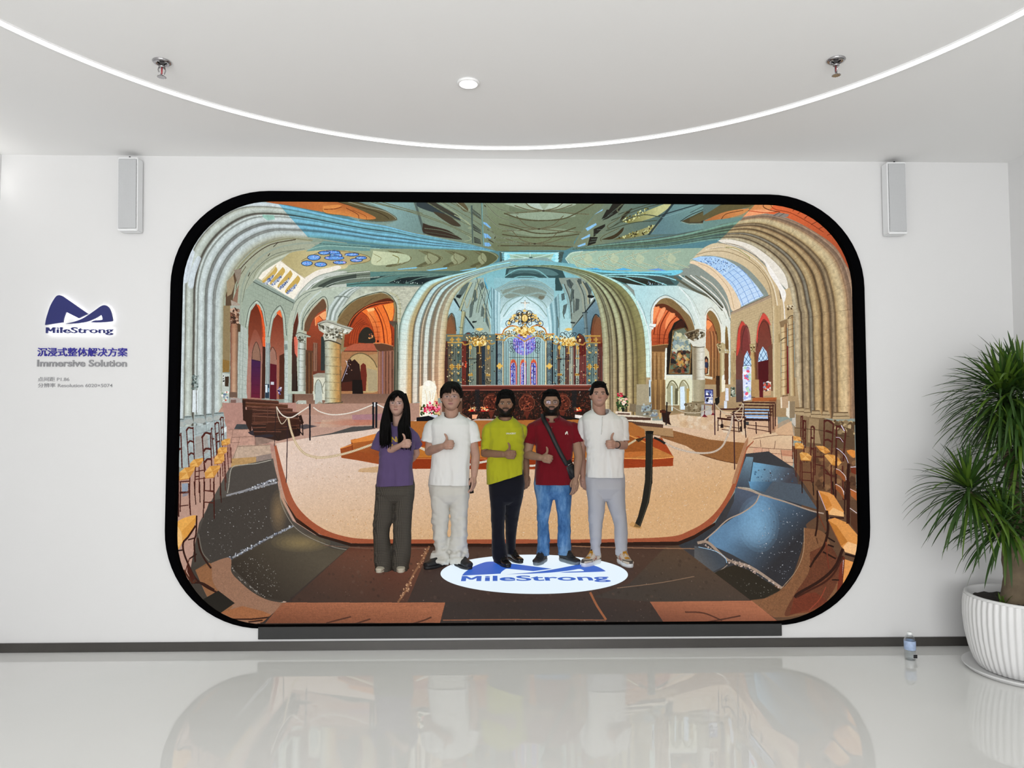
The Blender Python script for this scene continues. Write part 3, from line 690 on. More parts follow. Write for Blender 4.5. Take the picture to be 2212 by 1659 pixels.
S 4 -462 -483 79 -4 108 3 64 1 2.4 8cb4a4 1 1
S 4 -462 -483 79 -4 108 3 64 1 .8 2a3a38 1 1
S 3 -502 -453 59 -22 78 -12 2.4 8cb4a4 1 1
S 3 -502 -453 59 -22 78 -12 .8 2a3a38 1 1
S 3 -435 -454 54 -18 91 -9 2.4 8cb4a4 1 1
S 3 -435 -454 54 -18 91 -9 .8 2a3a38 1 1
S 3 -371 -452 45 -17 66 -12 2.4 8cb4a4 1 1
S 3 -371 -452 45 -17 66 -12 .8 2a3a38 1 1
D 4 -417 -463 114 6 0 6 -114 0 40 .96 2.56 1 6c8880 304044 a4b8b0
D 4 -637 -450 110 -11 0 8 -109 13 30 .96 2.56 1 6c8880 304044
S 4 -679 -428 146 -22 92 -1 128 3 2.4 34443e 1 1
G 8 227 -498 162 11 218 5 -28 36 -168 -2 -113 -30 -33 -12 252 29 5a8c8c 48686a 0 1
P 5 338 -477 49 -4 29 12 51 19 -53 1 2c3028 0 1
P 4 400 -478 72 2 70 24 -69 3 2a2c24 0 1
P 4 471 -480 74 -2 28 30 -28 0 3c4a48 0 1
S 4 338 -478 53 3 39 11 43 15 2.88 9cdce0 1 1
S 3 400 -480 72 7 73 23 2.88 9cdce0 1 1
S 4 315 -483 75 -3 124 4 64 15 2.88 a8e8f0 1 1
D 4 479 -464 56 6 0 7 -56 0 30 .8 2.4 1 88b8d8 d0e8f0 2c3c48
S 6 -1009 -404 25 -64 37 -53 62 -53 87 -25 89 5 4.8 8e8d70 1 1
S 5 -988 -419 19 -58 51 -59 63 -42 87 -19 3.2 4a4032 1 1
S 6 -956 -347 7 -88 33 -70 62 -53 87 -24 88 -4 6.4 99a494 1 1
S 3 -972 -376 4 -72 28 -53 2.4 5e5440 1 1
S 5 -948 -377 13 -64 31 -53 69 -53 100 -19 1.6 5a6256 1 1
S 5 -923 -377 15 -73 42 -59 73 -36 87 -16 6.4 c2c8b4 1 1
S 4 -911 -462 16 -32 43 -35 76 -31 1.6 7a7c62 1 1
S 3 -846 -570 11 -11 6 -6 2.56 2e2a22 1 1
S 2 -863 -538 7 -10 2.56 2e2a22 1 1
S 2 -930 -467 6 -14 2.56 2e2a22 1 1
P 7 -1009 -401 28 -76 20 -18 1 15 -17 46 -7 64 -23 71 5a4634 0 1
P 5 -982 -488 27 -4 -2 26 -8 29 -10 -26 8d8072 0 1
P 5 -1007 -447 23 -24 7 32 -11 35 -15 9 a08e70 0 1
P 7 -989 -300 2 -70 14 -41 11 -29 -4 70 7 26 1 43 8c6a58 0 1
P 4 -990 -384 33 13 4 29 -34 -19 a89a8c 0 1
D 4 -987 -358 28 11 -2 46 -25 -10 24 1.6 4.8 1 4a3024 b09078 2e1c14
G 11 -815 -523 39 -31 99 -11 91 1 6 59 -61 6 -44 6 -42 26 -32 -22 -33 -36 148 -3 b4a878 d0c494 1 1
P 10 -743 -525 42 -22 35 -12 61 -2 68 10 32 15 -5 12 -59 10 -92 5 -55 4 b8a878 1 1
S 8 -743 -525 42 -22 35 -12 76 0 62 11 26 12 -13 13 -54 9 1.6 6e6238 1 1
E 1 -623 -544 2a3858 22.4 10.4 1
E 1 -623 -544 6aa8ee 19.2 8.16 1
D 4 -641 -548 36 0 1 8 -36 0 26 1.12 2.56 1 4c74c8 9cccf8 b8a8e8 5c8cdc
E 1 -699 -537 2a3858 24 10.4 1
E 1 -699 -537 6aa8ee 20.8 8.16 1
D 4 -719 -541 39 -1 1 8 -39 1 26 1.12 2.56 1 4c74c8 9cccf8 b8a8e8 5c8cdc
E 1 -722 -517 2a3858 20.8 9.6 1
E 1 -722 -517 6aa8ee 17.6 7.36 1
D 4 -739 -520 33 -1 1 8 -33 0 26 1.12 2.56 1 4c74c8 9cccf8 b8a8e8 5c8cdc
E 1 -673 -514 2a3858 22.4 8.8 1
E 1 -673 -514 6aa8ee 19.2 6.56 1
D 4 -691 -518 36 0 1 7 -36 0 26 1.12 2.56 1 4c74c8 9cccf8 b8a8e8 5c8cdc
E 1 -640 -555 2a3858 32 7.2 1
E 1 -640 -555 6aa8ee 28.8 4.96 1
D 4 -667 -558 54 0 1 6 -55 0 26 1.12 2.56 1 4c74c8 9cccf8 b8a8e8 5c8cdc
E 1 -607 -521 2a3858 24 6.4 1
E 1 -607 -521 6aa8ee 20.8 4.16 1
D 4 -627 -524 39 0 1 5 -39 0 26 1.12 2.56 1 4c74c8 9cccf8 b8a8e8 5c8cdc
E 1 -568 -548 2a3858 25.6 6.4 1
E 1 -568 -548 6aa8ee 22.4 4.16 1
D 4 -589 -550 41 0 1 5 -42 0 26 1.12 2.56 1 4c74c8 9cccf8 b8a8e8 5c8cdc
E 1 -550 -529 2a3858 22.4 7.2 1
E 1 -550 -529 6aa8ee 19.2 4.96 1
D 4 -568 -532 35 0 1 6 -35 0 26 1.12 2.56 1 4c74c8 9cccf8 b8a8e8 5c8cdc
E 1 -535 -537 2a3858 20.8 6.4 1
E 1 -535 -537 6aa8ee 17.6 4.16 1
D 4 -551 -539 32 0 0 4 -32 1 26 1.12 2.56 1 4c74c8 9cccf8 b8a8e8 5c8cdc
E 1 -665 -553 2a3858 20.8 7.2 1
E 1 -665 -553 6aa8ee 17.6 4.96 1
D 4 -682 -556 32 0 1 5 -32 1 26 1.12 2.56 1 4c74c8 9cccf8 b8a8e8 5c8cdc
E 1 -628 -536 2a3858 35.2 8 1
E 1 -628 -536 6aa8ee 32 5.76 1
D 4 -659 -539 61 -1 1 6 -61 1 26 1.12 2.56 1 4c74c8 9cccf8 b8a8e8 5c8cdc
P 8 -893 -462 14 -21 35 -24 29 -18 44 31 47 27 -19 35 -20 41 f6f0e0 0 1
P 10 -727 -467 42 -26 44 -11 28 -7 10 11 -65 24 -51 47 -34 38 -10 0 20 -41 f0e9dc 1 1
P 4 -834 -506 7 19 -32 41 -19 -5 c8a858 1 1
P 4 -838 -478 -2 14 -25 24 -6 -6 a8b4c8 1 1
D 4 -837 -478 -2 17 -26 24 -11 -7 40 .96 2.4 1 3c5494 6c84b8 e8e4dc 2c3c6c
P 4 -807 -503 8 18 -33 41 -18 -5 c8a858 1 1
P 4 -811 -476 -2 14 -25 24 -6 -5 a8b4c8 1 1
D 4 -809 -476 -2 17 -26 24 -11 -7 40 .96 2.4 1 3c5494 6c84b8 e8e4dc 2c3c6c
P 4 -779 -493 7 19 -32 41 -18 -5 c8a858 1 1
P 4 -783 -465 -2 14 -25 24 -6 -6 a8b4c8 1 1
D 4 -782 -465 -2 17 -26 24 -11 -7 40 .96 2.4 1 3c5494 6c84b8 e8e4dc 2c3c6c
P 4 -751 -476 8 18 -33 42 -18 -6 c8a858 1 1
P 4 -755 -449 -2 15 -25 23 -6 -5 a8b4c8 1 1
D 4 -753 -449 -2 18 -27 23 -10 -7 40 .96 2.4 1 3c5494 6c84b8 e8e4dc 2c3c6c
S 3 -815 -523 44 29 47 29 1.92 b0a07c 1 1
P 5 -884 -454 18 -18 34 -38 -8 20 -32 33 d8c89c 1 1
G 10 -763 -391 20 -29 34 -35 40 -24 58 -15 33 3 5 183 -187 1 33 -148 64 130 c6ccc4 b2beb0 0 1
S 6 -753 -307 1 -61 28 -50 42 -38 58 -21 47 -6 4 e6eaea 1 1
S 5 -738 -308 -2 -60 28 -47 40 -33 64 -21 1.92 7f7a68 1 1
S 4 -724 -401 29 -35 46 -26 73 -15 5.6 4c4a3a 1 1
S 4 -735 -383 40 -44 52 -30 67 -15 1.6 dfe4e0 1 1
P 7 -724 -401 44 -35 43 -18 62 -15 1 8 -44 12 -59 21 5a5c4c 1 1
G 8 -911 -449 152 70 -1 229 -192 6 -3 -203 18 -73 30 -1 36 216 9aa898 a9b4a4 0 1
K 4 -910 -444 151 69 -2 138 -147 4 6c7a6c 14 9 .8 .45
P 4 -911 -450 9 -9 146 69 -3 11 8c9c92 0 1
S 2 -911 -449 152 70 2.08 2a342e 1 1
S 2 -902 -458 146 69 1.28 c2ccc4 1 1
P 7 -994 -364 38 -1 3 74 22 34 6 212 -37 1 -27 -125 a8aea2 0 1
P 5 -953 -300 26 17 3 238 -35 1 -2 -125 b2bcb4 0 1
K 4 -962 -261 35 17 2 199 -34 1 6c7a74 13 2 .96 .5
S 3 -957 -352 5 52 -2 256 1.28 8c968e 1 1
S 3 -947 -353 6 53 -2 256 1.28 8c968e 1 1
G 9 -934 -294 0 0 11 -59 28 -32 25 31 12 57 0 0 -76 -69 75 63 c2ccbe b4c0b2 0 1
S 5 -934 -294 0 0 11 -59 16 -24 12 -8 1.92 39443e 1 1
S 4 -895 -385 11 7 14 24 12 57 1.92 39443e 1 1
G 9 -920 -45 -5 -247 8 -54 20 -29 23 28 11 53 4 247 -38 -309 4 206 6c2814 9a5a48 0 1
S 5 -924 -255 -1 -37 8 -54 11 -22 9 -7 1.92 8c9a8c 1 1
S 4 -897 -375 9 6 14 22 11 53 1.92 8c9a8c 1 1
G 7 -923 -214 23 -70 29 69 0 169 -52 1 23 -231 2 105 8c4a38 a8776a 1 1
P 8 -896 -372 13 9 15 49 6 44 1 46 -9 -5 -5 -63 -8 -50 e25a2a 1 1
S 3 -892 -363 14 39 8 65 1.6 5a1c0c 1 1
P 4 -871 -226 11 1 1 178 -13 1 3c1c14 0 1
P 7 -913 -47 2 -133 3 -30 13 -32 15 27 6 43 -1 126 8f6a58 0 1
S 5 -909 -180 2 -30 12 -31 13 26 5 39 1.76 2c201c 1 1
G 6 -911 -181 34 6 0 128 -33 -2 12 -127 2 124 3c1a48 641430 0 1
S 2 -910 -179 32 5 1.6 22101c 1 1
S 2 -910 -154 32 1 .96 2a0e20 .6 1
S 2 -910 -123 32 1 .96 2a0e20 .6 1
S 2 -909 -93 32 1 .96 2a0e20 .6 1
S 2 -908 -63 31 1 .96 2a0e20 .6 1
G 9 -851 -264 0 0 11 -68 30 -38 18 36 8 68 0 0 -67 -81 61 64 bcc8ba b0bcae 0 1
S 5 -851 -264 0 0 11 -68 17 -29 13 -9 1.92 39443e 1 1
S 4 -810 -370 7 8 11 28 8 68 1.92 39443e 1 1
G 9 -840 -45 -4 -210 10 -65 24 -35 12 34 5 64 4 211 -27 -298 3 170 7a2c18 a06450 0 1
S 5 -843 -224 -1 -31 10 -65 14 -27 10 -8 1.92 8c9a8c 1 1
S 4 -810 -355 5 8 7 26 5 64 1.92 8c9a8c 1 1
P 4 -823 -343 13 -11 8 25 -9 -6 f06a34 1 1
P 4 -809 -196 18 -9 2 159 -19 0 4a2418 0 1
P 6 -843 -47 -2 -156 10 -23 12 18 5 35 2 127 9c7060 0 1
S 4 -844 -208 9 -17 12 17 4 26 1.6 2c201c 1 1
P 4 -844 -168 25 4 2 120 -25 -1 560c20 0 1
P 4 -839 -105 12 0 0 10 -12 0 c8ccd4 0 1
B 6 -862 -257 3 85 0 125 15 -208 1 82 1 126 8 0 9aa8a4 200 c2ccca 350 4a5656 450 b0bcbc 620 c4cfd0 720 46504f 850 a8b4b2 1000 6a7672
P 4 -863 -257 20 1 -2 18 -15 -2 aab4a6 0 1
P 4 -860 -96 16 0 0 49 -14 -1 24384a 0 1
P 4 -859 -94 8 0 0 27 -7 0 d4e0e6 0 1
P 4 -848 -84 3 0 1 15 -4 0 8cb4d0 0 1
E 1 -851 -44 a0aaa4 9.6 4 1
D 4 -814 -85 14 0 -2 24 -9 0 30 1.28 3.2 1 e8e4ec 3c3488 8c84b4 18142c
B 6 -793 -248 3 95 0 122 30 -218 1 96 0 130 6 0 a4b0a8 300 c4d0ca 500 b2beb6 620 8a968e 700 b4beb4 1000 7c847a
K 4 -791 -213 31 1 1 187 -31 -6 5c6a64 12 2 .96 .5
P 4 -792 -235 11 -3 2 20 -11 3 7e8a84 0 1
P 4 -768 -240 14 4 -2 15 -11 0 2e2620 0 1
G 12 -759 -23 -1 -226 -2 -40 10 -39 9 -20 3 15 -6 48 -4 18 8 48 2 196 -14 -305 5 283 7a2a14 3a1c12 0 1
P 4 -756 -249 14 -10 1 72 -6 -10 e8845c 0 1
S 4 -763 -241 1 -48 10 -41 10 -21 2.56 c0cabc 1 1
S 4 -766 -262 2 -37 12 -40 11 -20 1.28 39443e 1 1
P 4 -1016 -363 25 -1 3 230 -26 1 8c7a58 0 1
P 4 -1015 -177 24 4 -1 39 -22 1 8a6a34 0 1
P 4 -1016 -131 27 2 -1 101 -25 -1 bcc4bc 0 1
P 4 -1005 -118 14 -1 -1 35 -13 -1 3a2a1e 0 1
P 4 -1013 -125 6 0 -1 35 -4 0 d8dcd8 0 1
D 4 -1012 -120 5 -1 -1 29 -3 0 12 1.12 2.24 1 202020
D 4 -1014 -64 24 -1 -1 33 -23 0 16 1.6 4.8 1 8aa088 c84838 e8e8e0 6a8098
P 4 -1013 -27 22 0 -1 31 -21 1 3a2418 0 1
B 6 -991 -342 3 130 3 169 26 -296 -2 126 2 169 5 0 6a4034 200 b08a72 500 cba88a 800 a08068 1000 6e584a .85 .75 .7 1 1 1
D 4 -990 -356 32 4 -4 50 -25 -1 50 2.4 6.4 1 5a3a2c c8a48c 3a241c 9c7c68
S 3 -990 -308 16 2 12 8 2.56 3a241c 1 1
P 4 -963 -304 10 4 0 26 -10 0 4a3826 0 1
P 4 -988 -66 26 0 3 18 -29 1 6a5448 0 1
P 5 -985 -47 28 1 14 6 1 86 -43 1 a89a94 0 1
P 4 -983 -39 19 -1 0 26 -20 1 785c54 0 1
D 4 -1124 -120 22 2 -1 47 -19 2 60 1.92 4.8 1 5a6a66 7c8a86 3a4644 a4b2b0
P 4 -1121 -69 18 0 3 76 -21 0 dce6ea 0 1
S 2 -1108 -69 2 76 2.56 6e6e66 1 1
P 11 -751 -365 23 -46 33 -35 44 -26 77 -17 76 -6 4 34 -77 10 -58 7 -41 23 -41 42 6e7a6c 0 1
P 8 -706 -405 34 -39 48 -24 79 -15 2 17 -64 12 -47 23 -38 36 3c4640 0 1
S 5 -743 -372 29 -48 44 -39 61 -20 111 -13 3.2 c4ccc0 1 1
S 5 -728 -372 35 -46 44 -34 65 -21 87 -10 1.6 2c322c 1 1
S 5 -711 -376 37 -45 45 -28 70 -17 96 -8 2.56 a8b4a8 1 1
S 5 -758 -378 24 -48 44 -42 57 -20 86 -10 2.24 8a9488 1 1
P 7 -670 -593 78 8 84 6 2 19 -77 -1 -83 -2 -64 6 6a9490 0 1
S 4 -724 -562 56 -14 84 2 110 6 2.56 98bcb0 1 1
S 3 -685 -584 97 6 145 7 1.28 2c4844 1 1
G 6 -752 -73 361 0 0 70 -360 0 101 -80 1 80 6e5244 9a7460 0 1
P 10 -768 -364 13 -28 30 -31 49 -14 367 -2 -74 84 -12 70 1 219 -382 1 -4 -239 b6bfae 0 1
G 13 -614 -438 174 -1 129 0 -52 55 -32 77 -67 -98 -108 11 -26 48 -48 7 0 -44 -58 -26 131 -29 44 66 b4c0b0 c2c4b0 0 1
K 4 -523 -436 192 -1 -47 71 -62 -44 80887a 9 8 .8 .4
N 5 -645 -438 334 -1 -74 93 -55 -66 -130 18 .16 9.6 6.4 0
S 5 -768 -353 13 -33 35 -29 44 -14 31 -11 1.92 5c6a64 1 1
S 4 -761 -305 8 -39 14 -40 37 -31 1.6 6a7870 1 1
S 5 -738 -286 3 -46 13 -33 28 -35 30 -24 4.8 c6d2cc 1 1
S 4 -730 -286 4 -46 15 -33 30 -31 1.44 55625c 1 1
S 3 -718 -286 4 -46 14 -33 1.28 66726a 1 1
B 10 -648 -323 10 -42 28 -40 30 -24 33 -11 -57 121 6 -27 28 -48 23 -27 26 -17 10 0 a8b6ae 150 d2dedb 300 8d9a92 360 5c665e 420 c8d4d0 600 dbe5e2 680 6b766e 750 bac6c0 900 c2ccc4 1000 6a7268
S 6 -619 -399 9 -7 18 -1 13 2 10 3 3 -5 3.52 9aa69c 1 1
S 4 -619 -398 11 -6 29 1 8 3 1.28 2c332e 1 1
G 9 -745 -351 -14 46 -5 66 2 165 22 0 -9 -196 8 -44 -16 -13 3 218 5a2418 2a1a14 0 1
P 4 -757 -261 15 -10 -1 81 -10 -17 e0705a 0 .9
P 10 -733 -74 8 -210 3 -39 22 -38 27 -28 15 -12 14 7 4 29 -8 42 3 248 b8b6a0 0 1
S 8 -728 -286 4 -39 24 -40 27 -28 17 -11 12 10 4 29 -4 33 2.24 4a544a 1 1
G 9 -712 -74 0 -210 6 -30 17 -29 23 -22 19 -5 3 295 -24 -275 -19 197 a8482a 6a3424 0 1
P 10 -721 -284 3 -30 18 -36 30 -35 13 -11 8 11 2 22 -27 18 -19 26 -13 35 6a4a34 1 1
P 7 -685 -330 15 -11 23 -12 0 27 -10 3 -17 8 -8 14 f4a870 1 1
P 5 -683 -328 13 -11 11 16 -15 8 -6 9 e8743c 0 1
S 2 -670 -337 14 16 2.24 7a3014 1 1
P 4 -662 -264 14 0 0 118 -14 0 2e3634 0 1
P 4 -689 -244 14 2 -1 98 -11 0 8c6450 0 1
S 2 -689 -240 1 96 1.28 4a2c20 1 1
S 2 -681 -240 1 96 1.28 4a2c20 1 1
S 2 -675 -240 1 96 1.28 4a2c20 1 1
P 5 -689 -131 18 -7 24 0 1 16 -41 0 a09c8c 0 1
P 4 -687 -122 41 0 1 78 -41 0 d8d8c4 0 1
P 5 -681 -22 -1 -74 11 -18 13 18 3 74 b2bcb4 0 1
S 6 -681 -66 0 -30 10 -19 11 14 4 22 3 13 2.24 6a6e60 1 1
S 3 -655 -88 6 -17 4 -4 1.92 6a6e60 1 1
P 4 -715 -218 25 4 1 148 -24 0 5a3a26 0 1
S 2 -709 -209 2 143 1.6 3a2014 1 1
S 2 -703 -209 2 143 1.6 8a5c3c 1 1
S 2 -697 -209 2 143 1.6 4a2c1c 1 1
S 2 -692 -209 2 143 1.6 8a5c3c 1 1
B 6 -740 -249 1 75 -1 100 25 -175 0 74 1 101 4 0 8d978e 250 d6dfdb 600 c2c6ba 1000 6e6a5c
S 3 -740 -222 12 1 13 -2 1.12 6d746a 1 1
S 3 -740 -203 13 2 12 -2 1.12 6d746a 1 1
S 3 -740 -181 13 2 12 -2 1.12 6d746a 1 1
S 3 -740 -159 13 1 12 -1 1.12 6d746a 1 1
S 3 -739 -140 12 2 13 -2 1.12 6d746a 1 1
S 3 -739 -118 13 2 12 -2 1.12 6d746a 1 1
S 3 -739 -96 13 2 12 -2 1.12 6d746a 1 1
P 9 -752 -270 14 -8 17 3 23 8 -1 5 -15 0 -1 20 -25 -2 -7 -18 aeb4a6 0 1
D 4 -748 -266 34 2 -2 20 -24 -3 34 1.6 3.84 1 4a4a3e d0d4c8 6e7266
S 4 -752 -270 14 -8 17 4 23 8 1.92 3c3c32 1 1
S 3 -741 -224 13 3 13 1 1.92 4a4a40 1 1
S 2 -740 -244 24 2 1.6 55564a 1 1
P 12 -609 -315 9 -24 30 -37 43 -27 70 -17 30 10 20 24 7 24 2 47 2 249 -192 0 -5 -174 8c7c58 0 1
S 9 -605 -332 20 -29 36 -31 44 -18 50 -11 28 10 18 21 7 24 -2 48 2.56 3a4438 1 1
S 5 -610 -328 18 -35 39 -33 48 -19 50 -11 3.2 c8d0c2 1 1
P 11 -607 -315 28 -44 41 -35 81 -21 26 9 15 20 -35 0 -54 14 -43 31 -17 39 -9 5 7c6440 1 1
K 4 -604 -319 142 -95 -32 20 -80 88 4a3c24 1 9 .8 .5
G 14 -580 -284 17 -31 19 -29 39 -24 44 -13 47 -5 5 31 -6 40 7 30 0 57 -70 -13 -106 14 79 -134 -10 121 c0441c 8a3418 0 1
P 11 -574 -300 26 -43 43 -31 54 -22 26 -2 12 13 -48 7 -44 15 -32 24 -22 37 -6 7 5a2410 1 1
S 6 -569 -295 12 -29 26 -28 39 -24 52 -10 24 0 1.92 e87038 1 1
P 11 -524 -352 19 -11 28 -5 24 -7 20 40 12 50 2 51 -59 -9 -2 -28 -9 -31 -16 -31 ee7430 1 1
P 4 -507 -361 30 -5 -4 11 -15 7 ffc07a 1 1
P 6 -453 -375 40 -9 1 38 -5 24 -9 2 -13 -30 f8903c 0 1
G 8 -505 -350 22 -5 22 57 5 53 -19 0 -5 -39 -14 -66 23 98 f08a44 d06030 0 1
S 5 -523 -351 21 18 14 29 8 31 2 30 2.24 7a2408 1 1
S 4 -479 -366 16 29 13 39 7 57 4.16 7a2408 1 1
S 4 -470 -368 18 33 15 46 7 53 1.6 7a2408 1 1
S 4 -450 -375 19 42 12 48 2 51 3.2 7a2408 1 1
S 4 -496 -346 20 31 9 35 2 35 1.28 7a2408 1 1
S 2 -485 -315 28 -2 1.12 8a3008 1 1
S 2 -485 -298 29 -1 1.12 8a3008 1 1
S 2 -484 -280 28 -1 1.12 8a3008 1 1
S 2 -484 -262 28 -2 1.12 8a3008 1 1
P 8 -569 -240 6 -44 15 -31 22 -29 21 9 20 42 5 31 0 21 a8401c 0 1
S 4 -569 -234 8 -46 15 -26 24 -22 1.28 5c1e0a 1 1
S 4 -560 -234 7 -47 15 -25 23 -16 1.28 5c1e0a 1 1
S 4 -552 -234 7 -48 14 -24 22 -10 1.28 5c1e0a 1 1
S 4 -544 -234 7 -50 14 -22 21 -4 1.28 5c1e0a 1 1
S 4 -536 -234 7 -51 13 -21 20 2 1.28 5c1e0a 1 1
P 7 -534 -243 3 -28 12 -20 15 -7 15 9 9 18 2 28 28241c 1 1
D 4 -497 -276 17 0 0 18 -17 0 14 1.28 3.2 1 e8a060 c06040 583830
P 4 -469 -252 7 0 0 7 -7 0 3c1010 0 1
P 5 -575 -227 28 -13 67 -2 11 28 -115 1 b05a40 0 1
S 2 -584 -214 118 0 2.56 4a2018 1 1
P 6 -480 -239 33 -2 35 9 2 15 -50 5 -11 -9 5c3a28 0 1
S 3 -482 -242 35 1 35 9 2.24 c88458 1 1
P 4 -592 -213 126 0 1 147 -126 0 a8754e 0 1
K 4 -590 -212 124 0 0 59 -123 0 704a30 5 7 .8 .5
P 4 -495 -201 29 -5 1 131 -28 0 b09468 0 .6
P 9 -571 -75 -3 -89 6 -20 21 -17 24 -6 26 10 22 22 9 22 1 78 bca070 1 1
P 4 -503 -155 35 8 3 72 -33 0 a4987c 0 .7
S 6 -570 -179 19 -20 26 -8 26 9 20 19 11 22 3.52 6c5a3c 1 1
P 6 -525 -164 9 -9 9 7 4 35 -3 56 -20 0 6a2418 0 1
P 10 -591 -114 17 -48 6 -22 8 -2 5 7 9 -7 17 18 5 37 7 56 -74 0 2a140e 0 1
P 4 -589 -105 35 -4 0 34 -37 0 4a2014 0 1
P 4 -552 -114 32 0 5 48 -37 0 140a08 0 1
S 6 -577 -182 7 16 -2 11 -6 17 -7 18 -4 11 1.6 c8c0d8 1 1
D 4 -573 -186 27 0 -9 44 -19 11 14 .96 2.24 1 e8e0f0 8a6a70 c09070
P 5 -465 -212 51 -5 4 0 0 151 -55 0 8c5c48 0 1
S 2 -460 -214 1 148 3.2 a87458 1 1
S 2 -449 -214 1 148 4 8a6a74 1 1
S 2 -438 -214 1 148 2.24 3c2018 1 1
S 2 -434 -214 1 148 1.6 a06a50 1 1
S 2 -428 -214 1 148 2.24 42251a 1 1
S 2 -423 -214 1 148 1.92 a0705c 1 1
S 2 -416 -214 1 148 2.56 3a2018 1 1
P 6 -428 -319 28 0 0 7 -9 3 -4 11 -13 -15 5a463a 0 1
P 10 -399 -439 -17 14 16 140 -11 57 0 162 18 0 -1 -219 11 -66 31 -44 41 -44 787a64 0 0
P 4 -409 -315 11 0 4 249 -16 0 4a4a3c 0 1
S 3 -402 -307 0 88 0 153 2.24 8c8c78 1 1
S 5 -427 -419 26 13 9 25 3 30 -2 36 6.4 b8b89a 1 1
S 2 -409 -403 11 -9 1.12 5e5e48 1 1
S 2 -403 -392 15 -5 1.12 5e5e48 1 1
S 2 -399 -379 13 -1 1.12 5e5e48 1 1
S 2 -398 -364 13 1 1.12 5e5e48 1 1
S 2 -398 -346 12 2 1.12 5e5e48 1 1
S 2 -398 -329 10 3 1.12 5e5e48 1 1
B 6 -650 -249 2 74 2 153 53 -223 1 70 2 153 6 0 8d9080 200 c4c6b0 450 c8b98c 700 b8935a 850 c08c50 1000 6a5638
S 3 -649 -223 28 2 28 2 1.28 76684a 1 1
S 3 -648 -194 28 1 28 3 1.28 76684a 1 1
S 3 -648 -164 28 2 28 2 1.28 76684a 1 1
S 3 -648 -135 28 1 28 2 1.28 76684a 1 1
S 3 -647 -107 28 1 28 3 1.28 76684a 1 1
S 3 -647 -79 28 1 28 3 1.28 76684a 1 1
S 3 -647 -51 28 2 28 2 1.28 76684a 1 1
N 4 -650 -249 57 4 3 223 -56 0 .15 8 12.8 0
P 15 -675 -310 27 -11 22 3 22 8 50 15 1 4 -14 16 -15 4 -9 9 -2 23 -28 -8 -30 -2 -5 -20 4 -6 -17 -11 c6c6b6 0 1
P 7 -595 -288 26 8 2 6 -17 3 -9 31 -19 -6 8 -25 8a7050 0 .7
D 4 -669 -304 100 18 0 11 -100 -11 44 2.4 6.4 1 6e6a5a e2e4da 4a463a a4a496
D 4 -656 -273 72 2 -7 15 -63 -6 40 2.4 6.4 1 6e6a5a dcdccc 4e4a3c
S 5 -675 -309 27 -11 22 5 35 11 38 12 4.16 a8a89a 1 1
S 5 -675 -306 27 -9 22 4 35 12 37 10 1.76 2e2c24 1 1
S 4 -651 -249 17 -2 22 6 19 8 3.84 3a3428 1 1
E 1 -626 -299 e0e2d8 8 6.4 1
E 1 -600 -295 d0cfc0 6.4 5.44 1
P 8 -739 -43 28 0 2 15 7 11 0 24 -47 0 -2 -30 6 -14 b8bcb0 0 1
D 4 -748 -39 41 2 3 39 -45 1 24 2.4 6.4 1 8d8f84 d8dcd2 6a675c
G 11 -668 -28 18 -6 60 -3 26 9 7 17 4 31 -62 7 -61 -3 2 -35 7 5 97 0 b0a48c 8f6a4c 0 1
D 4 -672 -30 108 2 9 35 -116 8 70 3.2 11.2 .7 d6ccb8 6e6250 9c8c74 4e4438
S 4 -668 -28 22 -4 56 -4 2 -3 2.56 4a4234 1 1
P 5 -676 13 123 -2 0 11 -62 5 -61 -2 5c5040 0 .8
P 7 -237 -472 219 -63 129 -7 138 68 74 163 -1 260 -560 0 8aa8a6 0 1
G 9 -156 -472 75 -47 144 -16 148 15 89 78 -3 391 -467 0 202 -468 7 241 78b4be b8dde0 0 1
P 6 -24 -509 163 -2 32 10 16 27 -11 46 -204 0 2f4a4c 0 1
P 6 -14 -500 123 -4 51 18 -24 6 -87 -9 -61 4 54787a 1 1
S 5 -38 -469 43 -28 36 -5 47 5 50 33 3.84 7cb4b8 1 1
S 5 -37 -460 43 -28 36 -5 47 5 50 33 3.84 38585a 1 1
S 5 -37 -443 45 -29 36 -5 47 5 48 34 3.84 7cb4b8 1 1
S 5 -37 -429 46 -30 37 -4 46 5 46 34 3.84 3e5a58 1 1
S 5 -37 -409 46 -30 37 -4 46 5 46 35 3.84 90bcbc 1 1
S 5 -37 -390 46 -30 37 -5 46 6 46 34 3.84 4c6866 1 1
P 5 -64 -472 216 -1 1 198 -214 1 2 -132 8fc0c8 0 1
G 9 -61 -433 40 -20 65 -11 71 10 33 25 -3 154 -197 1 97 -186 -1 142 7fa2a4 dcf4f8 0 1
P 6 -41 -429 86 -15 74 19 -17 25 -57 -13 -60 13 7f8a7c 1 .8
P 4 97 -411 18 4 -9 11 -13 -4 6c6a58 1 .8
P 9 -26 -340 13 -44 31 -18 27 -7 30 9 31 20 15 39 -2 44 -149 1 c4e4ea 1 .8
E 1 46 -349 eafcff 54.4 64 .16
E 1 46 -349 eafcff 45.33 53.33 .16
E 1 46 -349 eafcff 36.27 42.67 .16
E 1 46 -349 eafcff 27.2 32 .16
E 1 46 -349 eafcff 18.13 21.33 .16
E 1 46 -349 eafcff 9.07 10.67 .16
S 4 45 -411 -38 9 -33 24 -22 47 4.16 a9c8c4 1 1
S 4 45 -411 -38 9 -33 24 -22 47 1.12 58706e 1 1
S 4 45 -411 39 8 33 25 20 48 4.16 a9c8c4 1 1
S 4 45 -411 39 8 33 25 20 48 1.12 58706e 1 1
S 4 45 -411 -49 -9 -39 14 -16 26 4.16 a9c8c4 1 1
S 4 45 -411 -49 -9 -39 14 -16 26 1.12 58706e 1 1
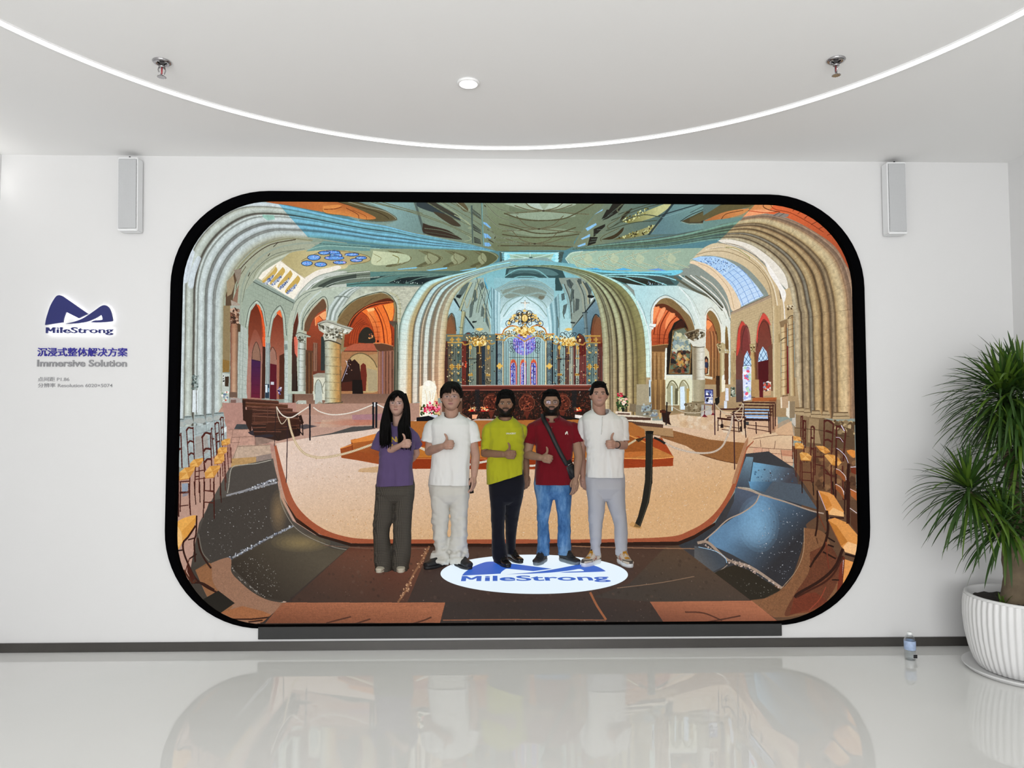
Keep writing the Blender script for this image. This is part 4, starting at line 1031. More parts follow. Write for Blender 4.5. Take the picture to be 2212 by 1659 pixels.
S 4 45 -411 50 -9 35 13 18 26 4.16 a9c8c4 1 1
S 4 45 -411 50 -9 35 13 18 26 1.12 58706e 1 1
S 4 45 -411 -16 15 -33 23 -26 37 4.16 a9c8c4 1 1
S 4 45 -411 -16 15 -33 23 -26 37 1.12 58706e 1 1
S 4 45 -411 17 15 33 22 29 38 4.16 a9c8c4 1 1
S 4 45 -411 17 15 33 22 29 38 1.12 58706e 1 1
S 5 -43 -435 39 -25 48 -5 53 5 42 26 4.16 a9c8c4 1 1
S 5 -43 -435 39 -25 48 -5 53 5 42 26 1.12 58706e 1 1
S 5 -50 -406 35 -34 60 -7 61 7 40 33 4.16 a9c8c4 1 1
S 5 -50 -406 35 -34 60 -7 61 7 40 33 1.12 58706e 1 1
S 4 -59 -358 18 -42 44 -29 42 -11 4.16 a9c8c4 1 1
S 4 -59 -358 18 -42 44 -29 42 -11 1.12 58706e 1 1
S 5 -26 -331 27 -27 43 -9 40 9 31 26 2.56 dff2f4 1 1
B 6 -74 -440 2 78 2 110 31 -166 -2 78 0 88 7 0 4a7078 150 b4dce4 300 5a808a 500 cdeef4 650 7ca4ae 850 d0eef2 1000 8ab4bc
B 6 120 -363 9 66 0 45 35 -166 4 77 0 88 7 0 9cc4cc 200 d4f2f6 350 6a949e 550 b8dfe6 750 4e7078 900 a8ccd2 1000 5a7c80
P 10 -223 -348 22 -51 21 -38 29 -24 36 -11 24 0 6 66 11 110 2 66 -161 0 9fb4aa 0 1
G 8 -223 -348 19 -49 73 101 -4 44 -55 0 -7 -66 -13 -44 53 66 a8ccd2 8fb0b4 0 1
P 7 -204 -401 7 2 22 42 44 59 -2 7 -46 -66 -25 -39 1e2c30 0 1
S 3 -142 -457 -24 52 -16 48 6.72 b0b48e 1 1
S 3 -137 -455 -24 52 -15 46 1.44 2c3834 1 1
S 2 -153 -448 -32 91 1.28 3c463c 1 1
S 3 -114 -468 -17 47 -9 44 6.72 a4ae92 1 1
S 3 -109 -466 -17 48 -8 41 1.44 2c3834 1 1
S 2 -125 -459 -18 82 1.28 3c463c 1 1
S 3 -96 -446 -18 51 -8 46 6.72 9aae9c 1 1
S 3 -91 -444 -17 51 -9 44 1.44 2c3834 1 1
S 2 -107 -437 -19 88 1.28 3c463c 1 1
S 3 -83 -431 -11 59 -2 54 6.72 94b4b0 1 1
S 3 -77 -428 -12 58 -1 52 1.44 2c3834 1 1
S 2 -94 -422 -5 104 1.28 3c463c 1 1
P 6 -175 -439 17 -16 11 -2 -19 36 -13 19 -11 -8 3e4c4a 0 .7
P 5 -147 -377 16 -23 -5 42 -4 23 -9 4 3e4c4a 0 .7
P 5 -131 -430 11 -5 0 38 -9 11 -7 -20 3e4c4a 0 .7
P 4 -94 -378 9 42 7 47 -14 -29 3e4c4a 0 .7
P 4 -114 -450 13 -9 5 17 -9 14 3e4c4a 0 .7
P 4 -105 -378 9 16 -4 26 -9 0 3e4c4a 0 .7
S 3 -166 -395 9 29 13 -36 3.2 a8a88a 1 1
S 3 -131 -433 8 5 1 28 3.2 a8a88a 1 1
S 3 -100 -380 6 22 -2 27 3.2 a8a88a 1 1
S 3 -85 -336 9 31 -2 22 3.2 a8a88a 1 1
P 4 -193 -413 18 0 -7 14 -13 -5 222a2a 0 1
P 4 -138 -320 16 -1 -2 5 -14 3 222a2a 0 1
S 5 -124 -472 4 13 13 44 18 46 15 38 1.6 1c2828 1 1
S 4 -97 -472 3 21 13 45 11 44 1.6 1c2828 1 1
S 3 -96 -472 2 13 9 26 3.84 5ab4d8 1 1
S 3 -175 -355 13 6 -8 75 1.28 4a4a3a 1 1
B 6 -175 -357 -6 61 -5 44 24 -99 -8 55 -2 44 3 0 8a8a66 400 c8c89c 1000 6e6e50
S 2 -185 -298 15 2 2.56 6a6a4a 1 1
G 9 -231 -230 -1 -55 7 -41 15 -22 11 22 5 41 0 55 -20 -110 0 88 6a5038 8a5434 0 1
S 5 -231 -276 -1 -9 7 -41 9 -17 6 -5 2.88 3c4640 1 1
S 4 -210 -348 5 5 6 17 5 41 2.88 3c4640 1 1
P 5 -227 -309 13 -28 11 33 4 52 -30 0 8a5a38 0 .7
G 9 -172 -208 0 -44 6 -18 15 -10 11 10 5 18 0 44 -22 -66 0 44 7a3826 4a241c 0 1
S 5 -172 -245 0 -7 6 -18 9 -8 6 -2 2.88 30383a 1 1
S 4 -151 -280 5 2 6 8 5 18 2.88 30383a 1 1
P 9 163 -473 84 -1 17 17 28 58 22 49 4 119 -106 0 -4 -88 -17 -88 8c9a90 0 1
S 3 195 -467 15 54 2 63 5.44 90a8a6 1 1
S 3 201 -467 15 54 2 63 2.08 222a2a 1 1
S 3 224 -465 21 51 7 60 5.44 98a090 1 1
S 3 230 -465 22 51 6 60 2.08 222a2a 1 1
S 3 244 -461 19 36 5 44 5.44 a8a88c 1 1
S 3 250 -461 19 36 4 44 2.08 222a2a 1 1
S 3 178 -452 20 57 6 65 5.44 8cb4b8 1 1
S 3 184 -452 20 57 5 65 2.08 222a2a 1 1
P 5 191 -465 12 -4 14 17 -11 18 -11 -13 3a4444 0 .75
P 4 230 -471 13 2 3 15 -11 4 3a4444 0 .75
P 4 208 -434 11 2 -4 33 -9 14 3a4444 0 .75
P 4 253 -454 9 -5 19 29 -6 18 3a4444 0 .75
P 4 173 -416 11 -5 2 23 -11 6 3a4444 0 .75
P 4 180 -376 15 -7 -7 33 -9 14 3a4444 0 .75
P 4 224 -401 13 2 -2 36 -14 9 3a4444 0 .75
P 5 266 -412 6 -2 18 4 -4 9 -20 -4 161a1a 0 1
P 3 277 -401 13 -5 -13 18 d8e8ec 0 1
P 4 206 -319 17 2 -4 5 -13 -2 2a3232 0 1
S 3 213 -432 -7 25 7 17 2.88 56665e 1 1
S 3 186 -379 -7 25 5 24 2.88 56665e 1 1
S 3 160 -336 4 22 -2 17 2.88 56665e 1 1
G 7 292 -399 20 49 -34 75 -17 5 -7 -80 16 -13 22 66 6f8c98 5a7480 0 1
P 4 292 -401 2 7 -82 99 3 -6 1a2226 0 1
G 7 212 -295 49 -55 -5 71 -31 17 -13 -2 14 -55 21 44 6c94a4 5c7c88 0 1
B 6 248 -350 6 42 2 55 7 -97 2 42 3 55 4 0 566a6e 400 8ca0a0 700 3a4648 1000 66787a
S 3 246 -350 15 -3 4 3 3.2 2a3436 1 1
S 2 252 -295 15 -2 2.56 39484c 1 1
G 9 276 -231 0 -53 6 -40 12 -22 19 22 7 40 0 53 -24 -106 0 84 6c4830 7a3c24 0 1
S 5 276 -276 0 -8 6 -40 7 -17 5 -5 2.88 1e2628 1 1
S 4 294 -346 8 5 11 17 7 40 2.88 1e2628 1 1
P 5 287 -301 11 -31 12 -5 3 84 -28 0 8a5a3c 0 .6
G 9 223 -200 0 -44 4 -21 9 -12 16 12 6 21 0 44 -19 -75 -1 44 6a3424 481c16 0 1
S 5 223 -237 0 -7 4 -21 5 -9 4 -3 2.56 22282a 1 1
S 4 236 -277 7 3 9 9 6 21 2.56 22282a 1 1
G 6 -236 -274 180 0 0 197 -179 1 78 -176 0 154 5c6c64 4c4436 0 .9
P 4 -235 -249 12 0 1 173 -12 0 4a1c14 0 .85
P 4 -223 -249 13 0 1 172 -13 1 6c5c48 0 .85
P 4 -210 -249 18 0 1 172 -18 0 6c7468 0 .85
P 4 -192 -249 17 -1 1 173 -17 0 587068 0 .85
P 4 -175 -250 16 0 0 173 -15 0 6a1e16 0 .85
P 4 -159 -250 8 0 1 173 -9 0 2a1a14 0 .85
P 4 -151 -250 27 0 0 173 -26 0 8c9c8c 0 .85
P 4 -124 -250 8 0 1 173 -9 0 241a16 0 .85
P 4 -116 -250 11 0 1 173 -11 0 463020 0 .85
P 4 -105 -250 11 0 1 173 -11 0 1a2c3e 0 .85
P 4 -94 -250 20 0 0 173 -19 0 7c7058 0 .85
P 4 -74 -250 18 0 0 173 -18 0 6a8484 0 .85
P 4 -163 -179 5 0 0 22 -5 0 e04a28 0 1
S 2 -171 -175 0 11 3.2 d8b8a0 1 1
P 4 145 -250 7 0 0 173 -7 0 688488 0 1
P 4 120 -244 26 0 0 167 -27 0 8ca8a8 0 .85
P 4 146 -244 13 0 0 167 -13 0 6c8c90 0 .85
P 4 159 -244 9 0 0 167 -9 0 5a3424 0 .85
P 4 168 -244 18 0 -1 167 -17 0 90a8a0 0 .85
P 4 186 -244 15 0 -1 167 -15 0 5c2c1e 0 .85
P 4 201 -244 13 0 0 167 -14 0 b0b09a 0 .85
P 4 214 -244 9 0 -1 167 -8 0 5c1c14 0 .85
P 4 223 -244 13 0 0 167 -14 0 a8ac98 0 .85
P 4 236 -244 24 0 0 167 -24 0 701c16 0 .85
P 4 260 -244 9 0 -1 167 -8 0 5a6a66 0 .85
P 4 269 -244 18 0 -1 167 -18 0 58706c 0 .85
P 4 287 -244 13 0 -1 167 -13 0 77857c 0 .85
P 4 300 -244 18 0 -1 167 -18 0 5c2018 0 .85
G 6 -32 -278 151 -1 0 202 -151 0 72 -197 0 175 a8ccd0 90b0ac 0 1
S 2 -30 -274 0 197 1.92 c4e0e2 .7 1
S 2 -23 -274 0 197 1.92 88a8a8 .7 1
S 2 -15 -274 0 197 1.92 7ca0a4 .7 1
S 2 -8 -274 0 197 1.92 c4e0e2 .7 1
S 2 0 -274 0 197 1.92 88a8a8 .7 1
S 2 7 -274 0 197 1.92 7ca0a4 .7 1
S 2 15 -274 0 197 1.92 c4e0e2 .7 1
S 2 22 -274 0 197 1.92 88a8a8 .7 1
S 2 29 -274 0 197 1.92 7ca0a4 .7 1
S 2 37 -274 0 197 1.92 c4e0e2 .7 1
S 2 44 -274 0 197 1.92 88a8a8 .7 1
S 2 52 -274 0 197 1.92 7ca0a4 .7 1
S 2 59 -274 0 197 1.92 c4e0e2 .7 1
S 2 67 -274 0 197 1.92 88a8a8 .7 1
S 2 74 -274 0 197 1.92 7ca0a4 .7 1
S 2 82 -274 -1 197 1.92 c4e0e2 .7 1
S 2 89 -274 0 197 1.92 88a8a8 .7 1
S 2 97 -274 -1 197 1.92 7ca0a4 .7 1
S 2 104 -274 0 197 1.92 c4e0e2 .7 1
S 2 112 -274 -1 197 1.92 88a8a8 .7 1
E 1 43 -239 8c8ce0 40.8 38.4 1
D 6 5 -261 75 0 4 31 -22 24 -37 0 -22 -24 260 1.28 3.52 1 5c4cc0 b8b4f4 7c90e8 d4b4ec 6a38a8 a4d0f8
E 1 38 -273 8a3cc4 14.4 6.4 1
P 7 -7 -77 0 -92 4 -15 8 -4 7 4 5 15 0 92 e05a3c 0 1
P 7 -4 -77 0 -83 3 -13 6 -3 6 3 3 13 0 83 b0a8e0 0 1
D 4 -3 -173 15 0 0 94 -15 0 90 1.12 3.04 1 2c34b8 6c78e8 d8d8f8 40309c 8cb4f0
S 2 5 -173 0 96 1.28 1c1c70 1 1
S 5 -6 -164 3 -16 8 -6 8 6 3 16 1.92 f0a878 1 1
P 7 28 -77 0 -92 4 -15 8 -4 7 4 5 15 0 92 e05a3c 0 1
P 7 31 -77 0 -83 3 -13 6 -3 6 3 3 13 0 83 b0a8e0 0 1
D 4 32 -173 15 0 0 94 -15 0 90 1.12 3.04 1 2c34b8 6c78e8 d8d8f8 40309c 8cb4f0
S 2 40 -173 0 96 1.28 1c1c70 1 1
S 5 29 -164 3 -16 8 -6 8 6 3 16 1.92 f0a878 1 1
P 7 64 -77 0 -92 5 -15 7 -5 7 5 5 15 0 92 e05a3c 0 1
P 7 67 -77 0 -83 3 -13 6 -3 6 3 3 13 0 83 b0a8e0 0 1
D 4 69 -173 15 0 -1 94 -14 0 90 1.12 3.04 1 2c34b8 6c78e8 d8d8f8 40309c 8cb4f0
S 2 76 -173 0 96 1.28 1c1c70 1 1
S 5 65 -164 3 -16 8 -6 8 6 3 16 1.92 f0a878 1 1
S 2 -8 -208 0 131 3.52 a8b8b0 1 1
S 2 22 -208 0 131 3.52 a8b8b0 1 1
S 2 60 -208 0 131 3.52 a8b8b0 1 1
S 2 93 -208 -1 131 3.52 a8b8b0 1 1
S 2 -10 -193 105 0 1.6 3c4848 1 1
S 2 -28 -250 0 173 1.12 1a1c20 1 1
S 2 -20 -250 0 173 1.12 1a1c20 1 1
S 2 -12 -250 0 173 1.12 1a1c20 1 1
S 2 -4 -250 0 173 1.12 1a1c20 1 1
S 2 4 -250 0 173 1.12 1a1c20 1 1
S 2 11 -250 0 173 1.12 1a1c20 1 1
S 2 19 -250 0 173 1.12 1a1c20 1 1
S 2 27 -250 0 173 1.12 1a1c20 1 1
S 2 35 -250 0 173 1.12 1a1c20 1 1
S 2 43 -250 0 173 1.12 1a1c20 1 1
S 2 51 -250 0 173 1.12 1a1c20 1 1
S 2 59 -250 0 173 1.12 1a1c20 1 1
S 2 67 -250 0 173 1.12 1a1c20 1 1
S 2 75 -250 -1 173 1.12 1a1c20 1 1
S 2 83 -250 -1 173 1.12 1a1c20 1 1
S 2 90 -250 0 173 1.12 1a1c20 1 1
S 2 98 -250 0 173 1.12 1a1c20 1 1
S 2 106 -250 0 173 1.12 1a1c20 1 1
S 2 114 -250 0 173 1.12 1a1c20 1 1
S 2 -231 -238 1 162 1.28 1a1c20 1 1
S 2 -225 -238 0 162 1.28 1a1c20 1 1
S 2 -220 -238 1 162 1.28 1a1c20 1 1
S 2 -214 -238 1 162 1.28 1a1c20 1 1
S 2 -208 -238 0 161 1.28 1a1c20 1 1
S 2 -203 -238 1 161 1.28 1a1c20 1 1
S 2 -197 -238 1 161 1.28 1a1c20 1 1
S 2 -191 -238 0 161 1.28 1a1c20 1 1
S 2 -185 -239 0 162 1.28 1a1c20 1 1
S 2 -180 -239 1 162 1.28 1a1c20 1 1
S 2 -157 -239 0 162 1.28 1a1c20 1 1
S 2 -150 -239 0 162 1.28 1a1c20 1 1
S 2 -143 -239 0 162 1.28 1a1c20 1 1
S 2 -136 -239 0 162 1.28 1a1c20 1 1
S 2 -129 -239 0 162 1.28 1a1c20 1 1
S 2 -122 -239 0 162 1.28 1a1c20 1 1
S 2 -115 -239 0 162 1.28 1a1c20 1 1
S 2 -108 -239 0 162 1.28 1a1c20 1 1
S 2 -101 -239 0 162 1.28 1a1c20 1 1
S 2 -94 -239 0 162 1.28 1a1c20 1 1
S 2 -87 -239 0 162 1.28 1a1c20 1 1
S 2 -80 -239 0 162 1.28 1a1c20 1 1
S 2 -73 -239 0 162 1.28 1a1c20 1 1
S 2 -66 -239 0 162 1.28 1a1c20 1 1
S 2 137 -237 0 160 1.28 1a1c20 1 1
S 2 143 -237 0 160 1.28 1a1c20 1 1
S 2 150 -237 -1 160 1.28 1a1c20 1 1
S 2 156 -237 -1 160 1.28 1a1c20 1 1
S 2 162 -237 -1 160 1.28 1a1c20 1 1
S 2 168 -237 0 160 1.28 1a1c20 1 1
S 2 174 -237 0 160 1.28 1a1c20 1 1
S 2 180 -237 0 160 1.28 1a1c20 1 1
S 2 187 -237 -1 160 1.28 1a1c20 1 1
S 2 193 -237 -1 160 1.28 1a1c20 1 1
S 2 199 -237 -1 160 1.28 1a1c20 1 1
S 2 205 -237 -1 160 1.28 1a1c20 1 1
S 2 211 -237 0 160 1.28 1a1c20 1 1
S 2 217 -237 0 160 1.28 1a1c20 1 1
S 2 223 -237 0 160 1.28 1a1c20 1 1
S 2 230 -237 -1 160 1.28 1a1c20 1 1
S 2 236 -237 -1 160 1.28 1a1c20 1 1
S 2 242 -237 -1 160 1.28 1a1c20 1 1
S 2 248 -237 -1 160 1.28 1a1c20 1 1
S 2 254 -237 0 160 1.28 1a1c20 1 1
S 2 260 -237 0 160 1.28 1a1c20 1 1
S 2 267 -237 -1 160 1.28 1a1c20 1 1
S 2 273 -237 -1 160 1.28 1a1c20 1 1
S 2 279 -237 -1 160 1.28 1a1c20 1 1
S 2 285 -237 -1 160 1.28 1a1c20 1 1
S 2 291 -237 -1 160 1.28 1a1c20 1 1
S 2 297 -237 0 160 1.28 1a1c20 1 1
S 2 304 -237 -1 160 1.28 1a1c20 1 1
S 2 310 -237 -1 160 1.28 1a1c20 1 1
P 4 -56 -274 27 0 0 197 -27 0 20242c 0 .45
P 4 -56 -274 6 0 0 197 -6 0 16181e 0 1
P 4 -33 -254 3 0 1 177 -4 0 ecd8a4 0 1
Q 1 -43 -239 243848 8 1.3 1060 1.44
Q 1 -43 -232 88a8a8 6.4 -1.3 1060 1.44
Q 1 -43 -199 243848 8 1.3 1240 1.44
Q 1 -43 -193 88a8a8 6.4 -1.3 1240 1.44
Q 1 -43 -142 243848 8 1.3 1500 1.44
Q 1 -43 -136 88a8a8 6.4 -1.3 1500 1.44
Q 1 -43 -112 243848 8 1.3 1640 1.44
Q 1 -43 -105 88a8a8 6.4 -1.3 1640 1.44
Q 1 -43 -90 243848 8 1.3 1740 1.44
Q 1 -43 -83 88a8a8 6.4 -1.3 1740 1.44
S 2 -53 -163 21 0 7.2 e0b458 1 1
S 2 -53 -163 21 0 2.52 7a4c18 1 1
S 2 -43 -174 0 22 7.2 e0b458 1 1
S 2 -43 -174 0 22 2.52 7a4c18 1 1
E 1 -43 -163 e8c060 8 8 1
S 2 -59 -274 33 0 4.16 e0b458 1 1
S 2 -59 -274 33 0 1.46 7a4c18 1 1
S 2 -58 -254 31 0 3.52 e0b458 1 1
S 2 -58 -254 31 0 1.23 7a4c18 1 1
D 4 -54 -271 23 0 0 16 -23 0 16 1.6 3.84 1 e8c468 c08838 fff0b0
P 4 117 -274 28 -1 0 198 -29 0 20242c 0 .45
P 4 117 -274 6 0 0 197 -7 0 16181e 0 1
P 4 140 -275 5 0 0 198 -5 0 16181e 0 1
Q 1 131 -239 243848 8 1.3 1060 1.44
Q 1 131 -233 88a8a8 6.4 -1.3 1060 1.44
Q 1 131 -200 243848 8 1.3 1240 1.44
Q 1 131 -193 88a8a8 6.4 -1.3 1240 1.44
Q 1 131 -143 243848 8 1.3 1500 1.44
Q 1 131 -136 88a8a8 6.4 -1.3 1500 1.44
Q 1 131 -112 243848 8 1.3 1640 1.44
Q 1 131 -105 88a8a8 6.4 -1.3 1640 1.44
Q 1 131 -90 243848 8 1.3 1740 1.44
Q 1 131 -83 88a8a8 6.4 -1.3 1740 1.44
S 2 120 -163 21 0 7.2 e0b458 1 1
S 2 120 -163 21 0 2.52 7a4c18 1 1
S 2 131 -174 0 22 7.2 e0b458 1 1
S 2 131 -174 0 22 2.52 7a4c18 1 1
E 1 131 -163 e8c060 8 8 1
S 2 114 -274 35 -1 4.16 e0b458 1 1
S 2 114 -274 35 -1 1.46 7a4c18 1 1
S 2 115 -255 32 0 3.52 e0b458 1 1
S 2 115 -255 32 0 1.23 7a4c18 1 1
D 4 119 -271 24 0 0 15 -24 0 16 1.6 3.84 1 e8c468 c08838 fff0b0
P 4 117 -252 4 0 -1 175 -4 0 ecd8a4 0 1
S 2 45 -252 0 175 3.2 f0e8d4 1 1
S 6 -58 -274 23 0 9 -16 22 -13 22 2 9 11 4.8 e0b458 1 1
S 6 -58 -274 23 0 9 -16 22 -13 22 2 9 11 1.68 7a4c18 1 1
S 6 148 -276 -25 0 -8 -16 -22 -13 -22 4 -9 11 4.8 e0b458 1 1
S 6 148 -276 -25 0 -8 -16 -22 -13 -22 4 -9 11 1.68 7a4c18 1 1
S 5 -58 -276 23 0 8 -15 22 -14 23 3 1.6 e8825c 1 1
S 5 148 -277 -25 0 -7 -17 -23 -13 -20 4 1.6 e8825c 1 1
S 10 -28 -250 11 -13 20 -6 19 6 18 11 5 2 17 -9 22 -9 20 5 13 13 3.84 e0b458 1 1
S 10 -28 -250 11 -13 20 -6 19 6 18 11 5 2 17 -9 22 -9 20 5 13 13 1.34 7a4c18 1 1
D 4 -26 -283 44 -13 9 22 -48 13 50 1.44 3.52 .9 5c5c48 e0b864 b48840 fff0c0
D 4 71 -296 42 13 -3 20 -48 -11 50 1.44 3.52 .9 5c5c48 e0b864 b48840 fff0c0
Q 1 -14 -279 2c3038 12 1.4 1 1.44
Q 1 102 -279 2c3038 12 -1.4 1 1.44
Q 1 -4 -252 2c3038 12 1.4 1 1.44
Q 1 90 -252 2c3038 12 -1.4 1 1.44
Q 1 1 -235 2c3038 12 1.4 1 1.44
Q 1 88 -235 2c3038 12 -1.4 1 1.44
Q 1 -2 -219 2c3038 12 -1.4 1 1.44
Q 1 90 -219 2c3038 12 1.4 1 1.44
P 12 9 -290 9 -11 13 5 13 -9 16 9 13 -5 9 11 -9 11 -13 -2 -16 20 -15 -20 -11 2 e6bc5c 1 1
D 5 11 -298 69 -1 -5 20 -31 16 -28 -16 90 1.6 4.8 1 fff0b8 b07c2c f4d888 7a5018 e4b850
P 10 -8 -309 4 -27 22 -15 26 -12 27 11 17 16 9 26 -26 -8 -27 13 -26 -13 5a6468 1 .35
D 9 -15 -309 13 -27 29 -18 35 0 29 18 13 26 -29 -11 -31 16 -30 -15 150 1.6 4.48 1 e6c06c b88a40 3a3c40 fff2c4 26282c
Q 1 27 -349 1e2024 12.8 1.4 2 2.08
Q 1 60 -349 1e2024 12.8 -1.4 2 2.08
Q 1 18 -332 1e2024 12.8 1.4 2 2.08
Q 1 72 -332 1e2024 12.8 -1.4 2 2.08
Q 1 3 -320 1e2024 12.8 1.4 2 2.08
Q 1 88 -321 1e2024 12.8 -1.4 2 2.08
Q 1 29 -312 1e2024 12.8 -1.4 2 2.08
Q 1 62 -312 1e2024 12.8 1.4 2 2.08
Q 1 -10 -313 1e2024 12.8 1.4 2 2.08
Q 1 99 -313 1e2024 12.8 -1.4 2 2.08
E 1 9 -340 f0cc78 5.76 4.16 1
E 1 82 -341 f0cc78 5.76 4.16 1
E 1 3 -331 f0cc78 5.76 4.16 1
E 1 86 -332 f0cc78 5.76 4.16 1
E 1 44 -357 f0cc78 5.76 4.16 1
E 1 -10 -313 f0cc78 5.76 4.16 1
E 1 99 -313 f0cc78 5.76 4.16 1
E 1 45 -331 1c1c20 13.44 15.36 1
E 1 45 -331 e8c468 10.56 12.8 1
E 1 45 -332 f6dc94 7.2 8.8 1
S 2 45 -338 0 15 1.44 a87830 1 1
S 2 46 -394 0 31 2.56 5c5444 1 1
S 2 31 -385 31 0 2.24 6c6450 1 1
P 6 43 -386 6 0 -1 10 -1 11 -2 0 -1 -11 f4ece0 0 1
S 3 38 -384 8 2 11 -2 1.92 f0e8d8 1 1
E 1 46 -388 e8dcc8 2.56 3.04 1
S 2 -225 -268 54 0 5.12 e0b458 1 1
S 2 -225 -268 54 0 1.79 7a4c18 1 1
S 2 -225 -245 54 0 3.84 e0b458 1 1
S 2 -225 -245 54 0 1.34 7a4c18 1 1
S 2 -217 -254 16 -1 5.44 e0b458 1 1
S 2 -217 -254 16 -1 1.9 7a4c18 1 1
S 2 -209 -263 0 17 5.44 e0b458 1 1
S 2 -209 -263 0 17 1.9 7a4c18 1 1
S 2 -218 -161 19 0 8 e0b458 1 1
S 2 -218 -161 19 0 2.8 7a4c18 1 1
S 2 -209 -170 1 20 8 e0b458 1 1
S 2 -209 -170 1 20 2.8 7a4c18 1 1
E 1 -209 -235 d8b468 3.52 4.48 1
Q 1 -209 -229 1c1c1c 6.4 1.2 150 1.28
E 1 -209 -210 d8b468 3.52 4.48 1
Q 1 -209 -203 1c1c1c 6.4 1.2 265 1.28
E 1 -208 -137 d8b468 3.52 4.48 1
Q 1 -208 -130 1c1c1c 6.4 1.2 600 1.28
E 1 -208 -113 d8b468 3.52 4.48 1
Q 1 -208 -106 1c1c1c 6.4 1.2 710 1.28
S 2 -195 -255 17 0 5.44 e0b458 1 1
S 2 -195 -255 17 0 1.9 7a4c18 1 1
S 2 -186 -263 0 17 5.44 e0b458 1 1
S 2 -186 -263 0 17 1.9 7a4c18 1 1
S 2 -196 -161 20 0 8 e0b458 1 1
S 2 -196 -161 20 0 2.8 7a4c18 1 1
S 2 -186 -171 0 21 8 e0b458 1 1
S 2 -186 -171 0 21 2.8 7a4c18 1 1
E 1 -186 -235 d8b468 3.52 4.48 1
Q 1 -186 -229 1c1c1c 6.4 1.2 150 1.28
E 1 -186 -210 d8b468 3.52 4.48 1
Q 1 -186 -203 1c1c1c 6.4 1.2 265 1.28
E 1 -186 -137 d8b468 3.52 4.48 1
Q 1 -186 -130 1c1c1c 6.4 1.2 600 1.28
E 1 -186 -113 d8b468 3.52 4.48 1
Q 1 -186 -106 1c1c1c 6.4 1.2 710 1.28
S 5 -171 -245 6 8 18 -5 13 -9 8 -2 4.16 e0b458 1 1
S 5 -171 -245 6 8 18 -5 13 -9 8 -2 1.46 7a4c18 1 1
S 4 -100 -253 15 2 13 11 13 -4 3.52 e0b458 1 1
S 4 -100 -253 15 2 13 11 13 -4 1.23 7a4c18 1 1
P 6 -135 -243 9 -13 13 -5 13 9 9 15 -22 5 d8a848 1 .9
D 4 -137 -261 48 0 -2 27 -44 0 110 1.6 4.8 1 fff0b8 b07c2c f4d888 7a5018 e4b850
D 4 -162 -267 92 0 0 19 -91 1 60 1.28 3.84 1 e0b864 8a6428 f8e0a0
S 5 -113 -261 -11 -13 -11 -6 -6 6 8 7 1.92 1e2226 1 1
Q 1 -122 -276 22262a 9.6 -1.3 0 1.6
E 1 -145 -228 e0b458 4.8 8 1
S 2 -145 -234 0 31 2.56 e0b458 1 1
S 2 -145 -234 0 31 .9 7a4c18 1 1
S 3 -120 -228 -13 -4 -4 -7 1.92 1c2024 1 1
S 2 -153 -190 16 0 2.88 e0b458 1 1
S 2 -153 -190 16 0 1.01 7a4c18 1 1
S 2 -152 -132 16 0 7.04 e0b458 1 1
S 2 -152 -132 16 0 2.46 7a4c18 1 1
Q 1 -144 -112 16181c 11.2 -1.5 0 1.6
S 5 -113 -261 11 -13 10 -7 6 7 -8 7 1.92 1e2226 1 1
Q 1 -105 -276 22262a 9.6 1.3 0 1.6
E 1 -82 -228 e0b458 4.8 8 1
S 2 -82 -234 0 30 2.56 e0b458 1 1
S 2 -82 -234 0 30 .9 7a4c18 1 1
S 3 -107 -228 13 -4 5 -7 1.92 1c2024 1 1
S 2 -89 -190 15 0 2.88 e0b458 1 1
S 2 -89 -190 15 0 1.01 7a4c18 1 1
S 2 -90 -132 15 0 7.04 e0b458 1 1
S 2 -90 -132 15 0 2.46 7a4c18 1 1
Q 1 -83 -112 16181c 11.2 1.5 0 1.6
P 6 -128 -293 15 -3 14 3 -9 6 -5 2 -6 -2 ecc670 1 1
S 2 -113 -239 0 33 3.84 e0b458 1 1
S 2 -113 -239 0 33 1.34 7a4c18 1 1
S 2 -120 -208 13 0 3.2 e0b458 1 1
S 2 -120 -208 13 0 1.12 7a4c18 1 1
S 2 -155 -189 51 0 1.44 1a1c20 1 1
S 2 -155 -186 51 0 1.44 1a1c20 1 1
S 2 310 -269 -54 0 5.12 e0b458 1 1
S 2 310 -269 -54 0 1.79 7a4c18 1 1
S 2 310 -246 -54 0 3.84 e0b458 1 1
S 2 310 -246 -54 0 1.34 7a4c18 1 1
S 2 285 -256 17 0 5.44 e0b458 1 1
S 2 285 -256 17 0 1.9 7a4c18 1 1
S 2 294 -264 0 17 5.44 e0b458 1 1
S 2 294 -264 0 17 1.9 7a4c18 1 1
S 2 284 -161 19 0 8 e0b458 1 1
S 2 284 -161 19 0 2.8 7a4c18 1 1
S 2 293 -171 0 21 8 e0b458 1 1
S 2 293 -171 0 21 2.8 7a4c18 1 1
E 1 294 -236 d8b468 3.52 4.48 1
Q 1 294 -230 1c1c1c 6.4 1.2 150 1.28
E 1 294 -211 d8b468 3.52 4.48 1
Q 1 294 -204 1c1c1c 6.4 1.2 265 1.28
E 1 293 -137 d8b468 3.52 4.48 1
Q 1 293 -131 1c1c1c 6.4 1.2 600 1.28
E 1 293 -113 d8b468 3.52 4.48 1
Q 1 293 -107 1c1c1c 6.4 1.2 710 1.28
S 2 263 -256 16 0 5.44 e0b458 1 1
S 2 263 -256 16 0 1.9 7a4c18 1 1
S 2 271 -264 0 17 5.44 e0b458 1 1
S 2 271 -264 0 17 1.9 7a4c18 1 1
S 2 261 -161 19 0 8 e0b458 1 1
S 2 261 -161 19 0 2.8 7a4c18 1 1
S 2 271 -171 0 21 8 e0b458 1 1
S 2 271 -171 0 21 2.8 7a4c18 1 1
